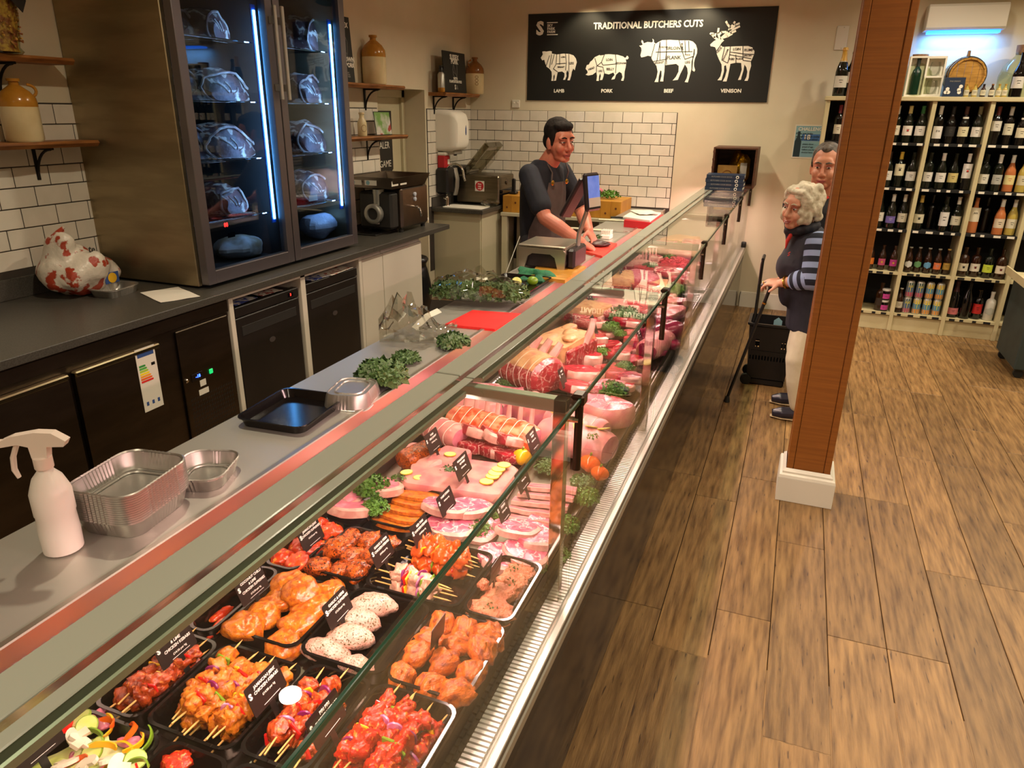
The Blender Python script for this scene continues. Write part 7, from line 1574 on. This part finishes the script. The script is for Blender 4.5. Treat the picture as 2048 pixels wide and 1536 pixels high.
for s_ in (-1, 1):
    m = MB(); k0, k1 = .84, 1.0; m.add([(s_ * .16 * k0, -.14 * k0, .06), (s_ * .16 * k0, .14 * k0, .06), (s_ * .16, .14, .47), (s_ * .16, -.14, .47), (s_ * .154 * k0, -.14 * k0, .06), (s_ * .154 * k0, .14 * k0, .06), (s_ * .154, .14, .47), (s_ * .154, -.14, .47)], [(0, 1, 2, 3), (7, 6, 5, 4), (0, 4, 5, 1), (1, 5, 6, 2), (2, 6, 7, 3), (3, 7, 4, 0)]); m.build('side_panel', 'black_plastic', bk, smooth=False)
MB().box(-.135, .135, -.118, .118, .055, .065).build('floor_panel', 'black_plastic', bk, smooth=False)
MB().loft([[(x, y, z) for x, y in rrect(a, b, .03)] for a, b, z in ((.33, .29, .455), (.35, .31, .465), (.35, .31, .48), (.31, .27, .48), (.31, .27, .46))], cap=False).build('rim', 'black_plastic', bk)
for s_ in (-1, 1): MB().tube([(-.14, s_ * .1, .04), (-.14, s_ * .1 + s_ * .03, .04)], .04, 16).build('wheel', 'black_rubber', bk)
MB().box(-.12, .13, -.11, .11, .0, .055, .01).build('foot', 'black_plastic', bk, smooth=False)
hx = -.135; MB().tube([(hx, -.09, .46), (hx, -.09, .90), (hx + .004, -.09, .93)], .009, 8).tube([(hx, .09, .46), (hx, .09, .90), (hx + .004, .09, .93)], .009, 8).tube([(hx + .004, -.09, .93), (hx + .004, .09, .93)], .012, 8).build('pull_handle', 'black_plastic', bk)
MB().prism([(-.03, 0), (.03, 0), (.03, .05), (0, .075), (-.03, .05)], 0, .002, FR((.03, .128, .395), (1, 0, 0), (0, 0, 1))).build('house_sticker', 'notice_teal', bk, smooth=False)
# ================================================================ post, wine wall, stand
mk('cork', '9a7248', '86603a', 40, rough=.8); mk('oak', 'b98a3c', 'a0742c', 9, rough=.5, stretch=(1, 1, 8)); mk('hoop', '6a665e', rough=.4, metal=.8)
glass('glass_tumbler', 'e6e8e4', 1.45, boost=1.3, haze=.05)
pst = thing('wooden_post', 'square timber-clad post with white plinth standing on the shop floor', 'post', (.2515, 3.765, 0))
w_ = .105
MB().box(-w_ + .012, w_ - .012, -w_ + .012, w_ - .012, .1, ZC).build('core', 'wood_post_dark', pst, smooth=False)
for k in range(4):
    M = Matrix.Rotation(k * pi / 2, 4, 'Z')
    MB().box(-.0715, .0715, -w_ + .003, -w_ + .014, .12, ZC, .001, M).build('face_board', 'wood_post', pst, smooth=False)
    MB().box(.0735, w_, -w_, -.0735 - .0, .12, ZC, .004, M).build('corner_board', 'wood_post', pst, smooth=False)
pw = .1375
MB().box(-pw, pw, -pw, pw, 0, .135, .002).build('plinth', 'white_paint', pst, smooth=False)
rr = lambda s_, z: [(x, y, z) for x, y in ((-s_, -s_), (s_, -s_), (s_, s_), (-s_, s_))]
MB().loft([rr(pw, .135), rr(pw - .004, .150), rr(pw - .016, .156), rr(pw - .016, .166), rr(w_ + .002, .18)], cap=False).build('moulding', 'white_paint', pst, smooth=False)
# ---------------------------------------------------------------- wine shelving
mk('shelf_cream', 'c6bb94', 'bfb38a', 6, rough=.5); mk('bay_black', '0c0b0a', rough=.8)
XV = [.145, .565, .985, 1.415, 1.84, 2.26]; ZSH = [.17, .551, .937, 1.30, 1.68]; YS = 7.42
ws = thing('wine_shelving', 'cream wall shelving full of bottles behind the post', 'shelving', (1.2, 7.6, 0))
sp = lambda mb, n_, mt: mb.build(n_, mt, ws, smooth=False, W=True)
for x in XV: sp(MB().box(x - .017, x + .017, YS, 7.79, .0, 2.02, .002), 'upright', 'shelf_cream')
sp(MB().box(XV[0] - .03, XV[-1] + .03, YS - .015, 7.79, 2.02, 2.055, .003), 'top_board', 'shelf_cream')
sp(MB().box(XV[0] - .017, XV[-1] + .017, YS + .02, 7.79, 0, .14, .002), 'plinth', 'shelf_cream')
sp(MB().box(XV[0], XV[-1], 7.77, 7.79, .14, 2.02), 'back_panel', 'bay_black')
rn = random.Random(8)
for i in range(5):
    for z in ZSH:
        sp(MB().box(XV[i] + .0175, XV[i + 1] - .0175, YS + .004, 7.77, z - .016, z, .001), 'shelf_board', 'shelf_cream' if z < .6 else 'bay_black')
        sp(MB().box(XV[i] + .0175, XV[i + 1] - .0175, YS - .002, YS + .003, z - .022, z + .002), 'ticket_rail', 'bay_black' if z > .6 else 'shelf_cream')
        for k in range(4):
            x = XV[i] + .03 + k * .095 + rn.uniform(0, .03)
            if i: sp(MB().box(x, x + rn.choice((.03, .045, .055)), YS - .005, YS - .002, z - .02, z - .001), 'shelf_ticket', 'paper' if z > .6 else 'bay_black')
mk('bt_green', '0d120c', rough=.08, spec=.6); mk('bt_dark', '0a0808', rough=.08, spec=.6); mk('bt_rose', 'b0683c', rough=.08, spec=.6); mk('bt_gold', 'b09a4a', rough=.1, spec=.6); mk('bt_brown', '2a1408', rough=.1, spec=.6); mk('bt_white', 'c8c4b8', rough=.3); mk('bt_teal', '0d3a34', rough=.1, spec=.6)
LC = {}
def flatmat(h, rough=.6):
    if h not in LC: LC[h] = mk('print_' + h, h, rough=rough)
    return LC[h]
PROF = {'bordeaux': [(.034, 0), (.0375, .004), (.0375, .185), (.034, .205), (.018, .225), (.0145, .235), (.0145, .29), (.016, .291), (.016, .302), (.013, .304)],
        'burgundy': [(.037, 0), (.041, .004), (.041, .15), (.036, .18), (.022, .215), (.0155, .24), (.0145, .29), (.016, .291), (.016, .30), (.013, .302)],
        'champagne': [(.042, 0), (.045, .005), (.045, .17), (.038, .205), (.024, .245), (.018, .27), (.017, .31), (.019, .312), (.019, .325), (.013, .335)],
        'beer': [(.029, 0), (.031, .004), (.031, .13), (.027, .15), (.016, .175), (.0125, .19), (.0125, .22), (.014, .222), (.014, .23), (.01, .231)],
        'mini': [(.019, 0), (.02, .003), (.02, .055), (.012, .07), (.008, .075), (.008, .09), (.009, .091), (.009, .1), (.006, .1)],
        'spirit': [(.037, 0), (.04, .004), (.04, .16), (.034, .185), (.015, .2), (.0145, .24), (.017, .241), (.017, .262), (.012, .263)],
        'can': [(.029, 0), (.033, .008), (.033, .14), (.027, .15), (.027, .152), (.024, .149)],
        'jar': [(.034, 0), (.037, .004), (.037, .075), (.033, .085), (.033, .087), (.036, .088), (.036, .105), (.03, .106)]}
def bottle(loc, kind, glassm, lab, label, caps=None, lz=None, lh=None, group=None, txt=None, tc='2a2420', oval=False, neck=None, sc=1.0, emblem=None, cat='bottle', band=None):
    nm = {'can': 'drinks_can', 'jar': 'preserve_jar', 'mini': 'miniature_bottle', 'beer': 'beer_bottle', 'champagne': 'champagne_bottle', 'spirit': 'spirit_bottle'}.get(kind, 'wine_bottle')
    t = thing(nm, label, {'can': 'can', 'jar': 'jar'}.get(kind, 'bottle'), loc, rz=0, group=group); t.scale = (sc, sc, sc)
    P = PROF[kind]; r = max(p[0] for p in P); H_ = P[-1][1]
    link('body', lib(('bt', kind, glassm), lambda: MB().lathe(P, 20).mesh('body', glassm)), t)
    def patch(z0, z1, mat, name, half=1.25, rr=r, ov=False):
        n = 12; m = MB(); rows = 7 if ov else 2; vs = []
        for j in range(rows):
            v = j / (rows - 1); z = z0 + (z1 - z0) * v; hf = half * (math.sqrt(max(.02, 1 - (2 * v - 1) ** 2)) if ov else 1)
            for k in range(n): a = -pi / 2 + hf * (2 * k / (n - 1) - 1); vs.append(((rr + .0007) * cos(a), (rr + .0007) * sin(a), z))
        m.add(vs, [(j * n + k, j * n + k + 1, (j + 1) * n + k + 1, (j + 1) * n + k) for j in range(rows - 1) for k in range(n - 1)]); return m.build(name, mat, t)
    if kind == 'can':
        a, b, c_ = lab; patch(.012, .05, flatmat(a), 'lower_band', 3.1); patch(.05, .1, flatmat(b), 'middle_band', 3.1); patch(.1, .138, flatmat(c_), 'upper_band', 3.1)
        m = MB(); 
        for pts in ([(-.012, .118), (0, .085), (.012, .118)], [(0, .085), (0, .06)], [(-.02, .1), (-.008, .1)], [(.02, .1), (.008, .1)]): m.tube([(x, -math.sqrt(max(0, .0345 ** 2 - x * x)), z) for x, z in pts], .0022, 5)
        m.build('printed_tree', flatmat('e0d23a'), t)
    elif lab:
        lz = H_ * .2 if lz is None else lz; lh = H_ * .26 if lh is None else lh
        patch(lz, lz + lh, flatmat(lab), 'front_label', 1.2, ov=oval)
        if txt:
            o = text(txt, min(.02, .09 / max(3, len(txt))), 'print_' + tc if flatmat(tc) else '', t, FR((0, -r - .0012, lz + lh * .62), (1, 0, 0), (0, 0, 1)), .01)
        elif not oval:
            for k in range(2): MB().box(-.013 + .004 * k, .013 - .004 * k, -r - .0014, -r - .0008, lz + lh * (.62 - .2 * k), lz + lh * (.66 - .2 * k)).build('label_line', flatmat(tc), t, smooth=False)
        if emblem: MB().lathe([(.009, 0), (.009, .0008)], 12, FR((0, -r - .0006, lz + lh * .5), (1, 0, 0), (0, 0, 1))).build('emblem', flatmat(emblem), t)
    if caps:
        z0 = H_ - (.07 if kind in ('bordeaux', 'burgundy') else .1 if kind == 'champagne' else .022); pr = [(a + .0006, b) for a, b in P if b >= z0]
        if kind in ('bordeaux', 'burgundy'): pr = [(.0155, H_ - .07)] + [q for q in pr if q[1] > H_ - .07]
        if kind == 'champagne': pr = [(.0275, .235)] + [q for q in pr if q[1] > .24]
        MB().lathe(pr, 16).build('capsule', flatmat(caps, .3), t)
    if neck: patch(H_ * .66, H_ * .72, flatmat(neck), 'neck_label', 1.0, .026)
    return t
BN = ('notice bay', 'bay by the post', 'middle bay', 'outer bay', 'end bay'); RN = ('top', 'second', 'third', 'fourth', 'bottom'); ON = ('first', 'second', 'third', 'fourth', 'fifth')
ROWS = {
 (0, 1): [('bordeaux', 'bt_dark', 'd8d0b8', '6a1420', {}), ('bordeaux', 'bt_dark', 'd8d0c0', '201818', {})],
 (0, 2): [('burgundy', 'bt_green', 'cfc8b8', None, {}), ('bordeaux', 'bt_green', 'd0c8b0', 'd8d4c8', {}), ('burgundy', 'bt_green', 'e0d8cc', 'c8b878', dict(emblem='c03a3a')), ('burgundy', 'bt_green', 'd8d4cc', '2f6a3a', {})],
 (0, 3): [('bordeaux', 'bt_dark', 'd8d4cc', 'd8d4cc', dict(txt='216', tc='14100e', lh=.1, lz=.04)), ('burgundy', 'bt_dark', '1c1815', '14100e', dict(tc='4a443c')), ('burgundy', 'bt_dark', 'd0c8a4', '4a2a24', dict(neck='d8d4c8')), ('burgundy', 'bt_green', 'd0ccc4', '6a6448', {})],
 (0, 4): [('bordeaux', 'bt_dark', 'c8c4b8', '5a2018', dict(lz=.11)), ('bordeaux', 'bt_dark', 'c8c2a8', 'c8c4bc', dict(lz=.08, lh=.09)), ('burgundy', 'bt_dark', 'd0c8ac', '2a3a22', dict(neck='d8d4c8')), ('burgundy', 'bt_dark', 'b8a85a', None, {})],
 (0, 5): [('bordeaux', 'bt_dark', 'c8c0a8', '5a2018', {})],
 (1, 2): [('bordeaux', 'bt_green', 'd8d4c8', None, {}), ('burgundy', 'bt_green', 'd0ccc4', '281c18', {}), ('burgundy', 'bt_green', 'd6cfae', 'c8a840', dict(lz=.1, lh=.1, emblem='2a2620')), ('burgundy', 'bt_green', 'd0ccc4', None, {})],
 (1, 3): [('bordeaux', 'bt_green', 'd4d0c8', None, {}), ('burgundy', 'bt_green', 'd8d4cc', 'd8d4cc', {}), ('burgundy', 'bt_green', 'c8b878', None, {}), ('bordeaux', 'bt_dark', 'd8d4d0', 'd0ccc4', dict(lz=.1, lh=.12, emblem='c83a2a'))],
 (1, 4): [('bordeaux', 'bt_green', 'd0ccbc', None, {}), ('bordeaux', 'bt_green', 'a8a8a0', 'd0ccc4', dict(tc='2a2a28')), ('burgundy', 'bt_rose', 'd8c88a', 'd8d4cc', dict(tc='b85a2a')), ('burgundy', 'bt_gold', 'c8bfa0', 'c8c0b0', {})],
 (1, 5): [('bordeaux', 'bt_gold', 'c8c0a8', 'd8d4cc', {})],
 (2, 2): [('bordeaux', 'bt_green', 'd0ccc4', None, {}), ('burgundy', 'bt_green', 'd0ccbc', None, {}), ('burgundy', 'bt_green', '6a5aa0', 'd0ccc4', dict(lz=.05, lh=.06, tc='d8d4e0')), ('burgundy', 'bt_green', 'cfc9b4', 'd8d4c8', {})],
 (2, 3): [('burgundy', 'bt_green', 'cfc8ac', 'c0a050', dict(emblem='2a2a22')), None, ('bordeaux', 'bt_green', 'd4d0cc', None, dict(lz=.05, lh=.12)), ('burgundy', 'bt_green', 'cfc9b4', 'd8d4c8', {})],
 (2, 4): [('burgundy', 'bt_rose', 'd8cfb8', None, dict(txt='AIX', tc='1a1a1a', lz=.1, lh=.12)), None, ('burgundy', 'bt_rose', 'd0c0a8', 'd0ccc4', {}), ('burgundy', 'bt_gold', 'cfc8b0', 'd0ccc4', {})],
 (3, 2): [('beer', 'bt_brown', 'd89a2a', None, {}), ('beer', 'bt_brown', 'c86a20', None, dict(tc='e0b040')), ('beer', 'bt_brown', 'b0486a', None, dict(emblem='d8a83a')), ('beer', 'bt_brown', 'a8307a', None, dict(emblem='d8a83a'))],
 (3, 3): [('beer', 'bt_brown', 'c8c8c4', 'a8a8a0', dict(oval=True)), ('beer', 'bt_brown', '5a8a5a', 'a8a8a0', dict(oval=True)), ('beer', 'bt_brown', '5a90b8', 'a8a8a0', dict(oval=True)), ('beer', 'bt_brown', 'c86a3a', 'a8a8a0', dict(tc='7aa0c0')), ('beer', 'bt_brown', 'a8883a', 'c8a860', {})],
 (3, 4): [('spirit', 'bt_brown', 'c8c0a8', None, dict(emblem='1a1614')), ('spirit', 'bt_brown', 'd0c8b8', None, dict(emblem='6a1a14')), ('spirit', 'bt_green', 'b8c83a', None, {}), ('spirit', 'bt_brown', 'd0c4b0', None, dict(emblem='6a1a14'))],
 (4, 2): [('spirit', 'bt_gold', '4a3a1c', None, {}), ('spirit', 'bt_brown', '2a1c10', None, {})],
 (4, 4): [('champagne', 'bt_dark', 'c06a6a', '3a1a1c', dict(lz=.03, lh=.06)), ('champagne', 'bt_dark', None, None, {}), ('spirit', 'bt_dark', 'b8201c', '8a6a3a', dict(lh=.09)), ('spirit', 'bt_white', 'a8a89c', 'c8c4b8', dict(oval=True))]}
for (r_, b), its in ROWS.items():
    n = len(its); x0, x1 = XV[b - 1] + .02, XV[b] - .02
    for i, it in enumerate(its):
        if not it: continue
        kd, gm_, lb_, cp, kw = it; z = ZSH[4 - r_] + .0005; x = x0 + (x1 - x0) * (i + .5) / n
        col = {'bt_rose': 'rose', 'bt_gold': 'pale gold', 'bt_white': 'white', 'bt_brown': 'brown'}.get(gm_, 'dark')
        bottle((x, YS + .07 + .012 * ((i * 5 + r_) % 3), z), kd, gm_, lb_, '%s %s bottle, %s along the %s shelf, %s' % (col, 'beer' if kd == 'beer' else 'wine' if kd in ('bordeaux', 'burgundy') else 'drink', ON[i], RN[r_], BN[b - 1]), cp, group='bottles on the wine shelving', **kw)
# second rank, dimly seen behind
for r_ in (0, 1, 2):
    for b in (2, 3, 4):
        for i in range(4):
            if rn.random() < .75: bottle((XV[b - 1] + .07 + i * .1, YS + .18, ZSH[4 - r_] + .0005), 'bordeaux', 'bt_dark', None, 'dark bottle behind the front rank, %s along the %s shelf, %s' % (ON[i], RN[r_], BN[b - 1]), group='second rank bottles %d%d' % (r_, b))
CAN1 = ('b02a5a', '2a5a8a', '1d4a4a'); CAN2 = ('d88a2a', '3a8ab0', 'd8b83a')
for lv in (0, 1):
    for i in range(4):
        bottle((XV[2] + .115 + i * .082, YS + .06, ZSH[0] + .0005 + lv * .1525), 'can', 'steel', CAN1 if i < (2 if lv else 1) else CAN2, '%s can, %s in the %s row of stacked cans' % ('blue and magenta' if i < (2 if lv else 1) else 'blue and orange', ON[i], 'upper' if lv else 'lower'), group='stacked drinks cans')
bottle((XV[2] + .05, YS + .06, ZSH[0] + .0005), 'beer', 'bt_brown', 'b8b09a', 'slim brown bottle beside the stacked cans', 'c8c4b8', group='bottles on the wine shelving')
for lv in (0, 1): bottle((XV[2] - .075, YS + .06, ZSH[0] + .0005 + lv * .1065), 'jar', 'bt_dark', 'b83a8a', ('pink labelled jar under another jar', 'pink labelled jar stacked on top')[lv], 'c8c4bc', group='pink labelled jars', lz=.015, lh=.045)
# ---------------------------------------------------------------- on top of the shelving
ZTOP = 2.0555
def topx(px, y): return Py(px, 183, y).x
bottle((topx(1678, 7.5), 7.5, ZTOP), 'champagne', 'bt_green', 'd0ccc0', 'champagne bottle with gold foil at the open end of the shelf top', 'c89a3a', group='bottles on the shelf top', sc=1.18, neck='c8c4b8', lz=.06, lh=.08)
bottle((topx(1698, 7.5), 7.52, ZTOP), 'champagne', 'bt_green', 'd0ccc0', 'second champagne bottle half hidden by the post', None, group='bottles on the shelf top', sc=1.1, lz=.1, lh=.08)
gx = Py(1845, 180, 7.52).x
gb = thing('gift_box', 'white gift box holding a bottle and two stemless glasses', 'gift box', (gx, 7.53, ZTOP))
MB().box(-.14, .14, .03, .05, 0, .32, .002).build('back_panel', 'sign_white', gb, smooth=False)
for x0, x1, z0, z1 in ((-.14, -.125, 0, .32), (-.01, .005, .0, .32), (.125, .14, 0, .32), (-.125, -.01, 0, .015), (-.125, -.01, .305, .32), (.005, .125, 0, .02), (.005, .125, .15, .165), (.005, .125, .30, .32)): MB().box(x0, x1, -.03, .03, z0, z1, .001).build('insert_wall', 'sign_white', gb, smooth=False)
bottle((gx - .068, 7.53, ZTOP + .016), 'bordeaux', 'bt_teal', None, 'teal bottle standing in the white gift box', '1a2420', group='bottles on the shelf top', sc=.95)
for k in range(2):
    t = thing('stemless_glass', ('stemless glass in the lower half of the gift box', 'stemless glass in the upper half of the gift box')[k], 'glass', (gx + .065, 7.53, ZTOP + .021 + k * .145)); MB().lathe([(.02, 0), (.034, .012), (.044, .045), (.042, .08), (.036, .11)], 20, cap=False).lathe([(.004, .001), (.02, 0)], 20).build('bowl', 'glass_tumbler', t)
br = thing('oak_barrel', 'small oak barrel lying on the shelf top under the air conditioner', 'barrel', (Py(1933, 140, 7.56).x, 7.42, ZTOP)); rb = .155
bm = FR((0, 0, rb + .012), (1, 0, 0), (0, 0, 1)); n = 16
for k in range(n):
    a0, a1 = 2 * pi * k / n + .008, 2 * pi * (k + 1) / n - .008; rr_ = []
    for z, q in ((-.30, .88), (-.22, .95), (-.15, 1), (-.08, .95), (0, .88)): rr_.append([((rb * q) * cos(a0), (rb * q) * sin(a0), z), ((rb * q) * cos(a1), (rb * q) * sin(a1), z), ((rb * q - .014) * cos(a1), (rb * q - .014) * sin(a1), z), ((rb * q - .014) * cos(a0), (rb * q - .014) * sin(a0), z)])
    MB().loft(rr_, bm).build('stave', 'oak', br, smooth=False)
for k in range(5):
    x0, x1 = -rb * .85 + k * rb * .34 + .001, -rb * .85 + (k + 1) * rb * .34 - .001; f = lambda x: math.sqrt(max(0, (rb * .85) ** 2 - x * x)); pts = [(x0 + (x1 - x0) * j / 4, -f(x0 + (x1 - x0) * j / 4)) for j in range(5)] + [(x1 - (x1 - x0) * j / 4, f(x1 - (x1 - x0) * j / 4)) for j in range(5)]
    MB().prism(pts, -.022, -.012, bm).build('head_board', 'oak', br, smooth=False)
for z, q in ((-.02, .905), (-.08, .965), (-.28, .915)): MB().lathe([(rb * q - .001, z - .012), (rb * q + .003, z - .012), (rb * q + .003, z + .012), (rb * q - .001, z + .012)], 32, bm, cap=False).build('hoop', 'hoop', br)
MB().tube([(0, .15, 2 * rb), (0, .15, 2 * rb + .055)], [.016, .012], 10).build('bung', 'cork', br)
br.location.y = 7.46
t = thing('blue_card', 'dark blue card with white blossoms standing before the barrel', 'card', (Py(1906, 182, 7.44).x, 7.43, ZTOP)); MB().box(-.075, .075, 0, .02, 0, .15, .002).build('box_front', 'book_navy', t, smooth=False)
for i, (x, z) in enumerate(((-.045, .06), (-.035, .035), (.04, .055), (.05, .08), (-.055, .035), (.045, .035))): MB().lathe([(.015, 0), (.015, .001)], 7, FR((x, -.0012, z), (1, 0, 0), (0, 0, 1))).build('blossom_print', 'sign_white', t)
text('FINE DRINKS', .014, 'sign_grey', t, FR((0, -.0016, .12), (1, 0, 0), (0, 0, 1)), .01)
for i, px in enumerate((1933, 1949, 1966, 1983, 1997, 2009)): bottle((Py(px, 183, 7.45).x, 7.45 - .004 * (i % 2), ZTOP), 'mini', ('bt_gold', 'bt_gold', 'bt_brown', 'bt_brown', 'bt_gold', 'bt_gold')[i], 'cfc8ac', 'miniature bottle with cream label, %s of six in front of the barrel' % (('first', 'second', 'third', 'fourth', 'fifth', 'sixth')[i]), ('b08a3a', 'b08a3a', '1a1614', '8a5a2a', 'b08a3a', 'b08a3a')[i], group='miniature bottles', lz=.012, lh=.042)
bottle((Py(2030, 185, 7.47).x, 7.47, ZTOP), 'burgundy', 'bt_dark', 'c8c4bc', 'large dark bottle beside the glass demijohn', None, group='bottles on the shelf top', sc=1.12)
for k, (px, y, sc, lb) in enumerate(((2034, 7.60, 1.0, 'large corked glass demijohn at the edge of the shelf top'), (1828, 7.62, .85, 'corked glass jar behind the white gift box'))):
    t = thing('demijohn', lb, 'jar', (Py(px, 180, y).x, y, ZTOP), group='corked jars'); t.scale = (sc, sc, sc)
    MB().lathe([(.13, 0), (.155, .02), (.16, .16), (.14, .24), (.09, .30), (.07, .32), (.072, .345)], 24, cap=False).lathe([(.01, .002), (.13, .001)], 24).build('glass', 'glass_jar', t); MB().lathe([(.068, .33), (.072, .35), (.075, .40), (.03, .402)], 20).build('cork', 'cork', t)
# ---------------------------------------------------------------- air conditioner
ac = thing('air_conditioner', 'white wall air conditioner glowing blue underneath', 'air conditioner', (1.115, 7.79, 2.57)); mk('blue_glow', '2a6ae0', emit='2f7aff', estr=3.5)
rings = []
for x in (-.295, -.29, .29, .295):
    e = 1 if abs(x) < .293 else .97; rings.append([(x, 0, .215 * e), (x, -.17 * e, .21 * e), (x, -.195 * e, .19 * e), (x, -.20 * e, .03), (x, -.185 * e, .012), (x, 0, .01)])
MB().loft(rings).build('casing', 'white_paint', ac, smooth=False)
pts = [(-.27, -.05)] + [(-.27 + .54 * k / 12, -.185 + .03 * (2 * k / 12 - 1) ** 2) for k in range(13)] + [(.27, -.05)]
MB().prism(pts, -.012, .008).build('light_slot', 'blue_glow', ac, smooth=False)
light('air_conditioner_glow', 'AREA', (1.115, 7.70, 2.545), 5, (.15, .4, 1), .5, .08, rot=(R(12), 0, 0))
# ---------------------------------------------------------------- stand at the photo edge
st = thing('display_stand', 'dark slate display stand on castors with a cream tray at the photo edge', 'display stand', (2.02, 6.62, 0)); mk('slate', '26302f', '2c3836', 6, rough=.6)
MB().box(-.27, .3, -.3, .3, .07, .70, .01).build('body', 'slate', st, smooth=False)
for x, y in ((-.22, -.25), (.24, -.25), (-.22, .25)): MB().tube([(x, y - .012, .035), (x, y + .012, .035)], .035, 14).build('castor', 'black_rubber', st)
m = MB().box(-.33, .33, -.35, .35, .70, .715).box(-.33, -.318, -.35, .35, .715, .76).box(-.33, .33, -.35, -.338, .715, .76); m.build('tray', 'shelf_cream', st, smooth=False)
for i, (x, y, a, b, h_, c_, lb) in enumerate(((-.23, -.08, .06, .2, .20, 'b8241c', 'red gift carton standing on the slate stand'), (-.13, .05, .04, .2, .17, '8a5a2a', 'brown carton behind the red carton'), (-.14, -.23, .12, .16, .11, '3f8a78', 'teal carton on the slate stand'))):
    o = MB().box(-a / 2, a / 2, -b / 2, b / 2, 0, h_, .002).build('gift_carton', flatmat(c_), None, loc=(2.02 + x, 6.62 + y, .7155), smooth=False); tag(o, lb, 'carton'); MB().box(-a * .3, a * .3, -b / 2 - .001, -b / 2, h_ * .3, h_ * .7).build('carton_print', flatmat('d8cfc0'), o, smooth=False)
